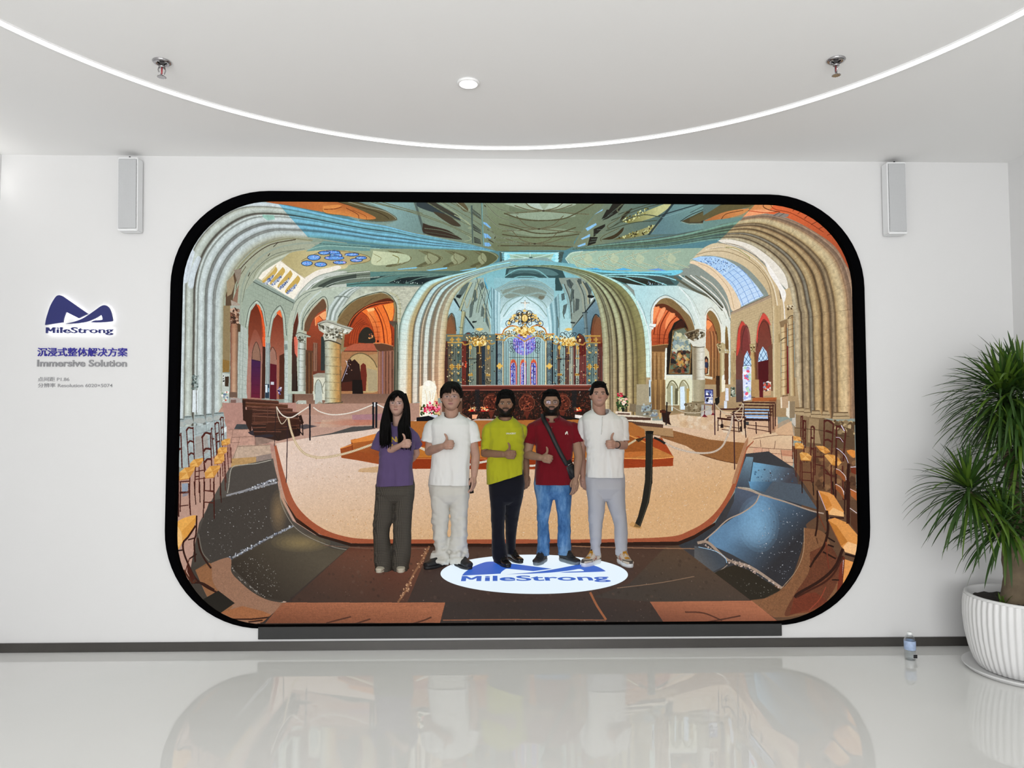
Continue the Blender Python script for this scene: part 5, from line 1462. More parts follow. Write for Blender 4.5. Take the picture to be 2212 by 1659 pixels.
E 1 271 -236 d8b468 3.52 4.48 1
Q 1 271 -230 1c1c1c 6.4 1.2 150 1.28
E 1 271 -211 d8b468 3.52 4.48 1
Q 1 271 -204 1c1c1c 6.4 1.2 265 1.28
E 1 271 -137 d8b468 3.52 4.48 1
Q 1 270 -131 1c1c1c 6.4 1.2 600 1.28
E 1 270 -113 d8b468 3.52 4.48 1
Q 1 270 -107 1c1c1c 6.4 1.2 710 1.28
S 5 256 -246 -7 8 -17 -5 -13 -9 -8 -2 4.16 e0b458 1 1
S 5 256 -246 -7 8 -17 -5 -13 -9 -8 -2 1.46 7a4c18 1 1
S 4 185 -254 -16 3 -13 11 -13 -5 3.52 e0b458 1 1
S 4 185 -254 -16 3 -13 11 -13 -5 1.23 7a4c18 1 1
P 6 176 -244 9 -13 13 -4 13 8 9 16 -22 4 d8a848 1 .9
D 4 174 -261 48 -1 -2 27 -44 0 110 1.6 4.8 1 fff0b8 b07c2c f4d888 7a5018 e4b850
D 4 149 -268 93 0 0 20 -93 0 60 1.28 3.84 1 e0b864 8a6428 f8e0a0
S 5 198 -261 -11 -14 -11 -6 -6 6 8 7 1.92 1e2226 1 1
Q 1 189 -277 22262a 9.6 -1.3 0 1.6
E 1 166 -228 e0b458 4.8 8 1
S 2 166 -235 0 31 2.56 e0b458 1 1
S 2 166 -235 0 31 .9 7a4c18 1 1
S 3 191 -228 -13 -5 -4 -6 1.92 1c2024 1 1
S 2 158 -191 15 0 2.88 e0b458 1 1
S 2 158 -191 15 0 1.01 7a4c18 1 1
S 2 159 -133 16 0 7.04 e0b458 1 1
S 2 159 -133 16 0 2.46 7a4c18 1 1
Q 1 167 -112 16181c 11.2 -1.5 0 1.6
S 5 198 -261 11 -14 11 -6 5 6 -7 7 1.92 1e2226 1 1
Q 1 207 -277 22262a 9.6 1.3 0 1.6
E 1 230 -228 e0b458 4.8 8 1
S 2 230 -235 -1 31 2.56 e0b458 1 1
S 2 230 -235 -1 31 .9 7a4c18 1 1
S 3 204 -228 14 -5 4 -6 1.92 1c2024 1 1
S 2 222 -191 15 0 2.88 e0b458 1 1
S 2 222 -191 15 0 1.01 7a4c18 1 1
S 2 220 -133 16 0 7.04 e0b458 1 1
S 2 220 -133 16 0 2.46 7a4c18 1 1
Q 1 228 -112 16181c 11.2 1.5 0 1.6
P 6 184 -293 14 -4 14 4 -9 5 -5 2 -6 -2 ecc670 1 1
S 2 198 -239 0 33 3.84 e0b458 1 1
S 2 198 -239 0 33 1.34 7a4c18 1 1
S 2 191 -209 13 0 3.2 e0b458 1 1
S 2 191 -209 13 0 1.12 7a4c18 1 1
S 2 156 -190 50 0 1.44 1a1c20 1 1
S 2 156 -186 50 -1 1.44 1a1c20 1 1
D 4 -231 -238 172 -1 1 141 -173 0 110 1.12 2.72 .9 141414 d8c8a0 0c1014 c8a050
D 4 133 -235 178 0 -1 136 -177 0 110 1.12 2.72 .9 141414 d8c8a0 0c1014 c8a050
B 22 -397 -23 0 -74 1 -77 1 -76 9 -76 33 -68 45 -57 71 -25 73 -16 72 -19 73 -16 -215 472 0 -60 0 -61 3 -61 4 -62 8 -60 25 -56 42 -43 53 -26 57 -17 59 -8 26 0 55605a 20 9aa8a4 60 dce8ec 180 e6ecec 210 c8b08c 290 c9a679 310 34281e 330 d0d4d8 420 dfe6ea 450 34322e 470 c8a890 500 d8c4b4 530 402f20 550 dce0e4 630 e8e8e8 655 382a1e 680 d9bca4 710 4c382c 735 e2d8d0 780 e4d4c4 800 7c5844 820 d8c0a8 855 96705a 870 e2cdb8 950 e0c4a4 1000 a88c6c 1.06 .97 .87 .72 1 1.06
J 22 -397 -23 0 -74 1 -77 1 -76 9 -76 33 -68 45 -57 71 -25 73 -16 72 -19 73 -16 -215 472 0 -60 0 -61 3 -61 4 -62 8 -60 25 -56 42 -43 53 -26 57 -17 59 -8 5a4a40 26 .96 .3 .02 .62 1.92
B 24 318 11 0 -69 0 -70 0 -69 -2 -70 -6 -69 -17 -67 -35 -60 -65 -28 -69 -16 -70 -3 -69 0 500 521 1 -82 0 -82 -2 -82 -10 -81 -29 -76 -55 -61 -77 -32 -82 -20 -83 -11 -82 1 -82 2 32 0 8a7a66 30 c2b090 90 cdbc9c 130 9a8464 145 4a3a2c 165 8a7a64 180 b0a084 200 503e2e 215 a89478 250 c4b08c 285 8d7656 305 30261e 325 5a4a38 340 c4b28e 400 d4c4a0 455 8a7656 475 33281e 500 52422f 515 b39e78 570 c6b28a 620 7a6648 635 3a2e22 650 a89468 700 8e7a54 720 5c4c34 740 8c7a50 850 a49062 900 93805a 905 d8e8e4 980 e6f4f4 985 7a8484 1000 dcecec 1.02 1 .95 .7 .96 .98
J 24 318 11 0 -69 0 -70 0 -69 -2 -70 -6 -69 -17 -67 -35 -60 -65 -28 -69 -16 -70 -3 -69 0 500 521 1 -82 0 -82 -2 -82 -10 -81 -29 -76 -55 -61 -77 -32 -82 -20 -83 -11 -82 1 -82 2 4a3c28 26 1.12 .3 .02 .62 1.92
N 24 318 11 0 -69 0 -70 0 -69 -2 -70 -6 -69 -17 -67 -35 -60 -65 -28 -69 -16 -70 -3 -69 0 -1 -3 82 -2 82 -1 83 11 82 20 77 32 55 61 29 76 10 81 2 82 0 82 -1 82 .1 8 12.8 0
N 22 -397 -23 0 -74 1 -77 1 -76 9 -76 33 -68 45 -57 71 -25 73 -16 72 -19 73 -16 36 18 -59 8 -57 17 -53 26 -42 43 -25 56 -8 60 -4 62 -3 61 0 61 0 60 .05 8 12.8 0
P 3 641 -732 77 0 -71 47 5a7472 0 1
P 6 649 -666 66 -8 75 -9 -8 13 -65 13 -64 22 6a8c86 0 1
G 6 470 -124 508 5 12 138 -521 -6 170 -137 -1 137 b49c78 a08460 0 1
G 16 439 -386 -10 -45 -27 -24 58 8 124 -1 40 14 44 16 44 20 42 38 13 40 -3 221 -276 0 -2 -88 -14 -133 -3 -111 220 111 b6dde2 dfe4da 0 1
P 3 401 -470 63 23 -73 0 b0e0e4 0 0
S 6 439 -393 20 42 13 36 9 40 5 88 1 79 2.56 f2f8f6 1 1
S 3 446 -395 18 40 11 44 1.12 6e7a78 1 1
S 4 589 -442 35 40 26 60 17 48 4 e6f0ee 1 1
S 3 602 -433 35 37 26 54 1.12 a8aca0 1 1
S 4 668 -418 44 35 20 51 8 56 3.2 d8dccc 1 1
S 3 690 -409 43 31 22 47 1.12 8c8c78 1 1
S 6 569 -479 33 21 44 27 44 20 31 24 21 27 8 5c5c4c 1 1
S 5 586 -484 51 31 49 33 39 38 25 27 4 e8ece4 1 1
S 4 608 -481 51 34 48 40 35 38 5.6 4a4838 1 1
S 4 626 -484 54 40 53 51 22 42 3.2 f0ece4 1 1
S 4 643 -483 54 37 44 53 22 55 1.92 6a6450 1 1
S 4 661 -481 49 35 44 60 13 53 3.84 d8d0c0 1 1
P 12 485 -315 3 -40 9 -27 18 -22 27 -10 28 14 36 27 22 24 15 51 1 22 -6 177 -150 0 d8e0d8 0 1
S 9 488 -315 -1 -36 10 -31 18 -21 26 -11 29 12 38 26 22 31 13 38 1.76 5c6a6c 1 1
S 5 495 -315 1 -36 5 -26 18 -21 23 -6 5.12 e4eeee 1 1
P 11 499 -371 20 -24 23 -9 28 9 36 35 24 27 12 42 -20 6 -17 -35 -26 -31 -40 -22 8a7048 1 1
K 4 542 -402 59 31 44 80 -23 4 4a3820 1 8 .96 .6
G 14 495 -311 2 -40 7 -29 35 7 40 22 30 35 11 29 -7 55 -66 -8 -10 22 -47 -15 -1 -49 35 -89 -6 129 ee7c48 b04c28 0 1
P 9 504 -380 35 -2 49 31 26 40 6 24 -9 2 -24 -46 -44 -31 -35 -9 5c2c18 1 1
S 4 530 -371 -11 29 -14 31 -7 36 3.84 7c2c10 1 1
S 4 552 -360 -18 29 -13 33 -5 56 4.16 7c2c10 1 1
S 4 543 -364 -15 26 -14 36 -5 62 1.6 7c2c10 1 1
S 4 583 -342 -27 26 -18 36 -7 40 3.52 7c2c10 1 1
S 4 601 -322 -32 20 -18 26 -4 36 2.56 7c2c10 1 1
P 5 510 -331 16 -35 15 0 -22 46 -12 14 ffa874 1 .9
P 5 557 -351 17 4 -22 32 -12 22 1 -27 ff9c64 1 .9
P 4 498 -369 21 -4 -11 31 -12 22 f89860 1 .9
S 2 494 -275 53 2 .96 6a2410 1 1
S 2 494 -262 53 2 .96 6a2410 1 1
S 2 494 -249 53 2 .96 6a2410 1 1
P 8 490 -233 48 -7 15 0 -2 11 -11 2 -3 13 -26 3 -21 -3 6a4a2c 0 1
S 3 490 -235 48 -5 15 0 2.56 b88c58 1 1
G 6 490 -214 47 0 -3 115 -46 0 5 -110 39 88 a87c4c 8a6840 0 1
S 2 494 -211 -1 112 2.08 5c3c20 1 1
S 2 501 -211 -1 112 2.08 c09868 1 1
S 2 508 -211 -2 112 2.08 553618 1 1
S 2 515 -211 -1 112 2.08 c49c68 1 1
S 2 522 -211 -1 112 2.08 7c5a34 1 1
S 2 530 -211 -1 112 2.08 c8a470 1 1
K 4 490 -211 47 0 -2 112 -47 0 5a3e22 9 2 .8 .4
P 7 482 -311 25 -1 -2 10 -7 2 -3 9 -8 -7 -4 -2 eef4f2 0 1
S 2 483 -304 15 3 1.6 5a5e58 1 1
P 10 549 -240 2 -36 19 -40 26 -15 13 15 11 29 13 33 -1 120 -91 0 1 -86 1c140e 0 1
P 5 569 -298 18 -24 18 0 0 22 -27 11 3a1810 1 1
P 7 566 -291 25 -7 18 -2 24 24 -6 139 -79 0 9 -63 5a4426 0 1
P 6 570 -287 35 -11 25 35 -9 123 -68 -1 9 -59 6a7464 0 1
D 4 574 -280 48 17 0 49 -56 0 120 3.2 9.6 .8 c8ccb4 8ca0a4 a8a888 d8d0a8 6c8488
D 4 564 -214 60 0 -4 71 -65 0 130 3.2 9.6 .85 2a2420 4c3424 7a5430 1c1c20 8a3c28 5c6c54
D 4 586 -209 35 13 -5 40 -39 -9 26 3.2 8 .7 d0a050 b05030 c8b488
S 5 566 -289 -9 89 -6 62 70 1 10 -103 1.92 b08c58 1 0
P 4 540 -130 87 0 0 5 -87 2 ece8d4 0 1
P 4 539 -123 90 0 0 46 -91 0 e0e0c8 0 1
P 5 539 -229 5 4 -3 95 -5 31 -3 0 f0f2e6 0 1
B 6 633 -254 -1 67 1 132 44 -199 -1 67 -1 132 5 0 a89c80 250 8a7c64 450 c2bca8 750 e4e2d6 1000 c8c4b4
S 3 634 -214 21 1 21 -1 .96 9a907a 1 1
S 3 633 -185 21 1 22 -1 .96 9a907a 1 1
S 3 633 -154 21 1 21 -1 .96 9a907a 1 1
S 3 633 -126 21 1 21 -1 .96 9a907a 1 1
S 3 632 -99 21 1 22 -1 .96 9a907a 1 1
P 12 605 -278 9 -7 26 -6 18 -4 40 12 -2 7 -16 9 -3 15 -2 20 -40 -2 -13 -20 -13 -15 dcdcd0 0 1
P 9 605 -278 9 -7 26 -6 18 -4 1 19 -8 13 -11 12 -11 -5 -16 -13 6c5c44 0 1
D 4 609 -280 49 -5 -7 22 -29 5 34 1.92 5.44 1 2e2418 8c7c60 4a3c28
D 4 658 -287 38 7 -18 13 -38 13 36 1.92 5.12 1 f4f4ec 8a8068 c8c4b4 4c4434
S 3 633 -233 20 4 24 -3 2.4 4c4434 1 1
S 4 605 -278 35 -12 18 -4 40 12 2.24 a89c84 1 1
P 10 679 -338 2 -13 11 -16 11 -3 18 18 17 36 10 51 0 166 -73 0 5 -177 e6e6da 0 1
S 6 680 -343 7 -17 10 -9 11 2 17 24 13 31 1.6 8a8c80 1 1
G 10 684 -320 2 -27 11 -13 15 11 17 33 6 62 -4 155 -56 0 19 -232 4 166 b86840 94683e 0 1
P 8 687 -351 12 -9 17 15 16 38 3 53 -11 0 -13 -53 -17 -27 8a6a3c 1 1
P 6 685 -323 7 -4 15 15 -4 5 -14 16 -5 -7 f89458 0 1
S 3 686 -331 19 15 13 40 2.56 6c2c14 1 1
P 5 677 -234 15 20 2 27 -3 55 -15 -2 d8ccac 0 1
P 6 677 -194 5 -6 7 10 1 25 -3 28 -11 3 2c1a12 0 1
P 5 678 -183 4 -7 4 9 -2 38 -6 2 b07048 1 1
E 1 682 -168 2c3450 5.12 11.2 1
S 3 696 -287 4 33 -2 133 2.24 5a3420 1 1
S 3 701 -287 4 33 -2 133 2.24 c08c58 1 1
S 3 707 -287 4 33 -2 133 2.24 4c2c18 1 1
S 3 712 -287 4 33 -1 133 2.24 a07850 1 1
S 3 718 -287 4 33 -2 133 2.24 442a18 1 1
P 4 716 -130 13 0 0 31 -14 0 2a1a10 0 1
P 4 676 -130 27 4 0 9 -27 -4 e0dac4 0 1
B 6 729 -227 1 62 -2 110 20 -172 -2 62 -1 110 4 0 8a744c 400 c8b88c 800 d8cca8 1000 a08c64
P 7 718 -241 22 -6 13 7 -5 19 2 11 -22 0 -6 -20 b8a880 0 1
D 4 721 -241 18 -2 -7 24 -8 -8 20 1.6 3.84 1 4a3a22 d0c094 705c38
P 4 737 -130 9 -5 -2 36 -9 0 f0f0e4 0 1
G 8 749 -276 3 -31 5 9 3 44 0 36 -10 -3 3 -77 3 66 8a7040 6a4c28 0 1
P 4 747 -210 13 1 -2 110 -13 0 6a4428 0 1
D 4 751 -223 12 1 0 13 -11 0 12 1.6 3.84 1 b8a478 54442a
G 19 619 -528 7 -11 49 -12 65 9 64 27 53 50 37 60 16 97 60 2 -7 -121 -20 -4 -42 -56 -59 -60 -65 -32 -66 -14 -40 11 -32 29 64 -9 205 207 d6c4a2 c8b088 1 1
S 7 639 -553 49 -12 62 3 70 30 47 41 30 62 10 121 1.6 7c6848 1 1
S 7 670 -571 61 -8 70 17 65 48 41 71 17 88 5 60 3.2 e8dcc4 1 1
S 6 684 -573 62 -3 74 35 59 56 31 71 8 106 1.28 8c7654 1 1
S 4 739 -579 39 6 41 26 7 12 1.92 8a8a48 1 1
S 5 871 -537 24 44 29 50 17 59 4 77 3.84 efe6da 1 1
S 3 909 -476 15 33 9 47 3.2 5a4836 1 1
P 7 871 -540 35 47 26 44 17 33 -8 32 -17 -50 -31 -51 f4f0ea 1 1
G 15 626 -539 29 -9 47 0 38 9 33 18 44 35 35 42 24 35 -73 37 -17 -45 -24 -35 -39 -41 -45 -26 -2 -20 149 138 a8cef4 c4dcf8 0 1
D 6 641 -539 49 -6 50 9 42 26 -44 26 -54 -32 130 .8 2.24 1 3c5c94 e0f0fc 6c94d4 38486c
S 4 738 -484 36 32 23 44 12 33 1.28 5a84c4 1 1
S 4 754 -496 36 36 24 41 14 36 1.28 5a84c4 1 1
S 4 771 -504 35 32 24 39 17 38 1.28 5a84c4 1 1
S 4 784 -516 39 39 23 38 18 36 1.28 5a84c4 1 1
S 3 734 -476 32 -22 30 -17 .96 6a94d0 1 1
S 3 744 -462 32 -22 31 -17 .96 6a94d0 1 1
S 3 754 -447 33 -23 32 -16 .96 6a94d0 1 1
S 3 764 -433 33 -23 33 -15 .96 6a94d0 1 1
S 3 774 -419 33 -23 34 -14 .96 6a94d0 1 1
S 3 783 -405 35 -23 34 -14 .96 6a94d0 1 1
S 3 793 -391 35 -22 35 -14 .96 6a94d0 1 1
S 3 802 -376 36 -23 36 -13 .96 6a94d0 1 1
P 12 627 -534 51 12 45 29 39 41 24 38 15 42 -28 14 -21 -59 -30 -44 -41 -33 -37 -23 -25 -8 e8d0b0 1 1
S 5 649 -525 42 17 42 38 30 44 16 62 1.28 a88c64 1 1
P 4 768 -352 129 -59 3 10 -129 60 a8927a 0 1
S 2 768 -352 129 -59 1.6 6a5846 1 1
S 2 771 -341 129 -60 1.28 ccb898 1 1
G 7 768 -344 133 -57 4 62 0 244 -139 -4 50 -264 18 222 c0aa84 c8b48c 0 1
K 4 770 -342 131 -54 2 146 -133 37 8c7654 16 9 .8 .4
K 4 768 -214 15 -4 -1 120 -17 -1 8c7654 9 2 .8 .4
G 9 782 -98 2 -128 6 -64 14 -34 19 35 7 64 -1 128 -25 -217 2 172 7a3028 6a4038 0 1
S 5 783 -207 1 -19 6 -64 8 -27 6 -7 3.2 a89270 1 1
S 4 804 -324 8 8 11 27 7 64 3.2 a89270 1 1
P 8 787 -244 7 -49 12 -27 10 15 -8 -1 -8 22 -3 54 -11 32 c84438 1 1
P 6 799 -239 7 -44 12 -27 12 36 0 78 -27 -12 7c3434 1 .8
S 4 803 -217 2 -44 11 -40 8 5 1.6 3c1c18 1 1
P 5 807 -164 4 -33 10 -20 11 32 1 22 bcdcf8 0 1
S 2 808 -168 19 -37 1.44 1c3c6c 1 0
S 2 814 -164 19 -24 1.44 1c3c6c 1 0
S 2 811 -195 22 30 1.44 1c3c6c 1 0
S 2 819 -212 14 29 1.44 1c3c6c 1 0
S 2 807 -179 11 15 1.44 1c3c6c 1 0
P 4 806 -165 27 0 0 5 -27 0 22304a 0 1
P 4 805 -160 28 0 -2 85 -28 -1 e0e8fc 0 1
D 4 808 -157 22 0 0 42 -25 0 14 1.92 4.8 1 a4b4e0 6c80c0 f8f8ff
G 9 845 -97 2 -132 9 -80 18 -42 21 43 8 80 -2 132 -27 -243 1 199 7c3428 704238 0 1
S 5 847 -209 0 -20 9 -80 10 -33 8 -9 3.2 a89270 1 1
S 4 874 -351 9 10 12 33 8 80 3.2 a89270 1 1
P 9 850 -251 7 -53 17 -42 16 16 8 27 -10 -14 -14 -9 -13 31 -5 53 d04c40 1 1
S 5 854 -229 7 -66 15 -24 14 16 9 44 1.6 3c1c18 1 1
P 6 855 -176 4 -29 12 -25 13 19 4 27 0 7 c0e0f8 0 1
S 2 856 -180 20 -42 1.44 1c3c6c 1 0
S 2 865 -178 19 -30 1.44 1c3c6c 1 0
S 2 876 -178 12 -13 1.44 1c3c6c 1 0
S 2 860 -207 18 29 1.44 1c3c6c 1 0
S 2 870 -226 18 40 1.44 1c3c6c 1 0
S 2 856 -191 9 13 1.44 1c3c6c 1 0
P 4 856 -176 33 -7 -2 109 -32 -1 4c0a14 0 1
P 4 890 -228 13 -11 -1 166 -15 -1 6c4834 0 .8
B 6 832 -212 2 49 -1 110 15 -158 3 48 2 110 6 0 c8ac78 300 b08c54 450 d8bc84 600 8a6438 800 6a4428 1000 5a3624
P 5 829 -239 17 0 0 16 -5 14 -9 -1 b09c6c 0 1
D 4 830 -234 16 0 -2 22 -11 0 12 1.6 3.52 1 54442a d0c094
P 4 770 -213 13 -5 -1 120 -17 -1 b89c6c 0 .5
D 4 774 -220 9 0 0 11 -9 0 8 1.6 3.2 1 6a5430 c8b484
S 2 771 -209 -1 110 1.28 806640 1 1
S 2 776 -209 -1 110 1.28 806640 1 1
S 2 780 -209 -1 111 1.28 806640 1 1
B 6 906 -373 0 133 -3 198 29 -331 -2 133 -3 198 9 0 c8b088 150 e4d4b0 250 a88c60 400 dcc8a0 500 9c8054 650 d8c49c 780 a4885c 900 dcc8a0 1000 806440
P 4 922 -271 6 -4 2 26 -6 9 a08860 0 1
B 6 931 -306 0 110 -2 137 22 -256 0 120 -2 136 4 0 b89c70 350 e0cca0 700 b0885c 1000 5c3c28
S 3 932 -277 11 -2 9 -3 1.44 6a4c30 1 1
S 3 931 -240 11 -2 9 -3 1.44 6a4c30 1 1
S 3 931 -213 11 -2 9 -3 1.44 6a4c30 1 1
S 3 930 -185 11 -2 10 -3 1.44 6a4c30 1 1
S 3 930 -160 11 -2 9 -3 1.44 6a4c30 1 1
S 3 929 -136 12 -2 9 -3 1.44 6a4c30 1 1
S 3 929 -110 11 -2 9 -3 1.44 6a4c30 1 1
S 3 928 -86 12 -1 9 -4 1.44 6a4c30 1 1
P 7 926 -317 26 -10 1 15 -10 6 -2 9 -10 2 -3 -14 8a7050 0 1
S 2 927 -317 25 -9 2.56 c8b490 1 1
P 4 948 -337 10 -8 -5 286 -5 0 8c2018 0 0
B 6 953 -328 1 111 0 163 18 -284 0 121 2 163 4 0 8a7054 300 d0bc94 600 c4aa7c 1000 7a5c3c
S 3 955 -326 9 -2 10 -4 1.6 6a5036 1 1
S 3 954 -301 10 -3 10 -3 1.6 6a5036 1 1
S 3 954 -286 9 -2 11 -4 1.6 6a5036 1 1
S 3 954 -266 9 -2 10 -4 1.6 6a5036 1 1
S 3 954 -246 9 -2 10 -4 1.6 6a5036 1 1
S 3 953 -224 9 -2 11 -4 1.6 6a5036 1 1
P 4 950 -230 3 0 0 167 -5 0 6c1018 0 1
P 6 946 -372 26 0 0 34 -10 4 -9 8 -3 -24 b8a078 0 1
D 4 953 -372 18 0 0 14 -15 4 14 2.4 4.8 1 5a4630 e0d0b0
S 3 954 -326 8 -8 10 -3 2.56 3c2c1c 1 1
S 3 930 -249 10 -8 8 -2 2.56 3c2c1c 1 1
P 4 871 -103 25 -3 -1 48 -24 2 c8a078 0 1
P 4 871 -103 25 -2 -1 30 -22 2 e8e0d0 0 1
D 4 872 -101 23 -2 -1 27 -21 1 40 2.4 7.2 1 b83428 3c3c3c d88050 8898a8 f0f0f0 c86050
P 4 807 -163 24 -1 0 120 -25 4 dce6fc 0 1
D 4 811 -159 18 1 0 110 -20 -1 34 2.4 7.2 1 a8b8e8 f8f8ff 7890c8 b8e0c0 e85878
P 4 832 -88 12 3 0 35 -12 0 544438 0 1
P 4 476 -110 114 0 -1 110 -114 0 8f7a58 0 1
P 4 436 -100 48 0 -1 97 -48 0 a89c80 0 1
G 7 -1007 -28 773 -7 -19 685 -942 -4 21 -403 362 -260 -164 194 b08a78 b49080 0 1
P 5 -1014 -28 269 -7 2 144 -283 84 22 -174 ae8478 0 1
P 6 -996 62 102 -3 1 58 -65 6 -20 37 -24 -64 b89080 0 1
P 4 -956 117 118 -7 5 38 -145 22 b8a08c 0 1
P 4 -978 162 91 -8 0 23 -90 15 b08c5c 0 1
P 4 -887 152 54 -10 3 23 -57 12 8c7c74 0 1
P 4 -893 83 70 -4 17 19 -84 18 8c7468 0 1
P 4 -960 44 48 -1 0 18 -57 0 3c4044 0 1
S 2 -993 64 99 -5 1.6 7a5c50 1 1
S 2 -977 89 84 -4 1.6 7a5c50 1 1
S 2 -981 108 34 -2 1.6 7a5c50 1 1
S 2 -956 120 118 -8 1.6 7a5c50 1 1
S 2 -973 63 -6 45 1.6 7a5c50 1 1
S 3 -948 88 -8 33 -15 41 1.6 7a5c50 1 1
S 2 -898 59 8 56 1.6 7a5c50 1 1
N 4 -996 32 198 -5 -32 141 -159 24 .12 8 6.4 0
P 8 -736 7 263 0 1 47 -173 26 -55 18 -121 16 -23 -10 113 -32 b89484 0 1
P 7 -690 82 67 -12 71 -22 71 -3 9 9 -130 22 -90 14 4a4846 0 1
P 4 -749 46 39 -7 39 7 -47 11 50484a 0 1
P 4 -553 7 113 -5 0 22 -110 11 a07080 0 .7
P 5 -688 35 138 -11 77 0 0 17 -77 3 b8745c 0 .8
G 7 -654 24 101 -4 16 15 -65 15 -65 0 22 -24 65 20 c8a890 b88470 0 .7
P 4 -941 -44 132 5 1 15 -133 -7 4a281e 0 1
S 2 -941 -44 132 5 2.4 7c5444 1 1
S 2 -941 -38 132 7 1.28 22120c 1 1
P 4 -936 -31 160 4 0 18 -160 -7 56301f 0 1
S 2 -936 -31 160 4 2.4 7c5444 1 1
S 2 -936 -24 160 6 1.28 22120c 1 1
P 4 -925 -19 167 5 0 18 -166 -6 4c2a20 0 1
S 2 -925 -19 167 5 2.4 7c5444 1 1
S 2 -925 -11 167 6 1.28 22120c 1 1
P 4 -909 -7 172 5 0 28 -171 -7 3e231c 0 1
S 2 -909 -7 172 5 2.4 7c5444 1 1
S 2 -908 6 171 6 1.28 22120c 1 1
P 4 -906 14 175 5 1 35 -175 -7 46281e 0 1
S 2 -906 14 175 5 2.4 7c5444 1 1
S 2 -906 31 176 6 1.28 22120c 1 1
P 4 -941 -39 11 0 2 73 -9 -4 2c1812 0 1
P 4 -936 -6 32 -1 -3 84 -19 -34 301a14 0 1
P 6 -908 42 133 -11 45 25 0 22 -79 20 -87 -17 2c1a16 0 1
S 2 -906 -14 88 -6 3.2 6a4032 1 1
S 2 -904 8 173 -10 3.2 6a4032 1 1
S 2 -901 36 126 -5 3.2 6a4032 1 1
S 2 -905 42 95 -2 3.2 6a4032 1 1
S 2 -807 49 79 -8 3.2 6a4032 1 1
S 2 -809 60 81 -8 3.2 6a4032 1 1
S 2 -901 55 126 -7 3.2 6a4032 1 1
S 2 -898 68 100 -2 3.2 6a4032 1 1
S 2 -897 3 1 35 1.92 5a3a30 1 1
S 2 -849 -15 1 56 1.92 5a3a30 1 1
S 2 -859 -17 1 11 1.92 5a3a30 1 1
P 5 -896 82 53 -7 18 4 -7 7 -61 1 28242c 0 1
S 2 -820 79 14 17 3.2 1e1210 1 1
P 4 -919 71 19 -9 4 21 -16 -6 2c2830 0 1
P 8 -854 40 23 -3 54 -12 37 -1 22 11 -5 4 -67 10 -64 19 3a2018 0 1
P 4 -738 11 11 -4 9 28 -7 2 2a1610 0 1
S 2 -731 37 0 37 3.52 1e1210 1 1
S 2 -723 37 3 41 3.52 1e1210 1 1
S 2 -772 42 7 45 3.52 1e1210 1 1
S 2 -740 54 19 22 3.52 1e1210 1 1
S 2 -803 77 -4 18 3.52 1e1210 1 1
S 3 -822 60 53 -3 38 -7 3.2 4a2c20 1 1
P 3 -701 37 0 0 0 0 000000 0 0
G 13 -983 193 157 -35 29 134 44 78 78 47 126 40 -1 16 -250 174 -209 47 -125 -63 46 -249 213 -160 -3 394 54504a 3a342e 0 1
P 7 -975 194 142 -29 15 30 12 41 -80 16 -65 27 -34 -4 46423e 0 1
S 6 -989 279 4 -21 10 -64 43 -12 45 -5 54 -13 2.56 a8a498 1 1
S 5 -951 279 43 -16 34 -7 33 -20 28 -7 6.4 90929a 1 1
D 6 -946 277 60 -27 68 -23 7 15 -74 23 -45 13 90 1.12 3.52 1 b4b8c0 3c4048 747a88 d4d8dc
S 3 -993 288 94 -26 90 -22 5.6 8c8c90 1 1
D 4 -992 291 183 -54 1 10 -184 54 50 1.12 3.2 1 b8bcc0 40444c 787c84
P 9 -1053 309 244 -65 20 78 39 61 -147 74 -79 41 -64 14 -35 -33 -14 -61 3c3834 0 1
E 1 -804 339 b08c5c 32 76.8 .1
E 1 -804 339 b08c5c 26.67 64 .1
E 1 -804 339 b08c5c 21.33 51.2 .1
E 1 -804 339 b08c5c 16 38.4 .1
E 1 -804 339 b08c5c 10.67 25.6 .1
E 1 -804 339 b08c5c 5.33 12.8 .1
S 4 -983 505 86 -45 71 -38 76 -35 6.4 85888e 1 1
D 6 -990 498 93 -45 144 -73 3 14 -148 73 -82 45 110 1.12 3.52 1 c0c4ca 40444c 8890a0 303238
G 11 -980 512 230 -122 39 38 97 37 49 7 -211 176 -91 -17 -51 -51 -44 -41 190 -111 -129 169 4c463a 2e2822 0 1
E 1 -726 445 b89c60 105.6 32 .09
E 1 -726 445 b89c60 88 26.67 .09
E 1 -726 445 b89c60 70.4 21.33 .09
E 1 -726 445 b89c60 52.8 16 .09
E 1 -726 445 b89c60 35.2 10.67 .09
E 1 -726 445 b89c60 17.6 5.33 .09
D 5 -1070 343 208 -54 37 85 -144 104 -89 18 130 .64 1.76 1 8c8a88 56524e b4b4b4
D 5 -976 519 114 -42 67 102 -38 52 -102 -68 120 .64 1.76 1 8c8a84 544e48 b0aca4
S 3 -1089 418 14 61 24 30 3.2 6c665c 1 1
S 7 -801 243 4 55 22 51 32 45 53 34 76 30 49 11 2.24 8a8478 1 1
D 7 -980 512 17 34 45 40 51 38 34 17 -51 -21 -58 -47 50 .96 2.56 1 9a9690 5c564e
P 12 -1100 540 117 -43 10 49 31 34 41 34 54 27 71 10 111 1 -6 75 -236 2 -115 -41 -37 -57 8f6a54 1 1
P 7 -1100 540 53 -24 7 57 20 37 47 51 -49 21 -34 -48 8a5c3a 1 .8
P 6 -1015 682 77 -21 68 17 39 17 -42 21 -101 -14 9a5c34 0 .7
N 6 -1100 540 127 -11 38 54 159 68 -7 75 -192 -17 .12 2.4 2.4 0
P 5 -1073 638 53 -29 56 42 -51 34 -34 -17 1c1a16 0 1
S 3 -975 705 69 0 75 -8 4.8 2c120a 1 1
S 3 -880 719 58 -10 48 -10 4.16 3a1a0e 1 1
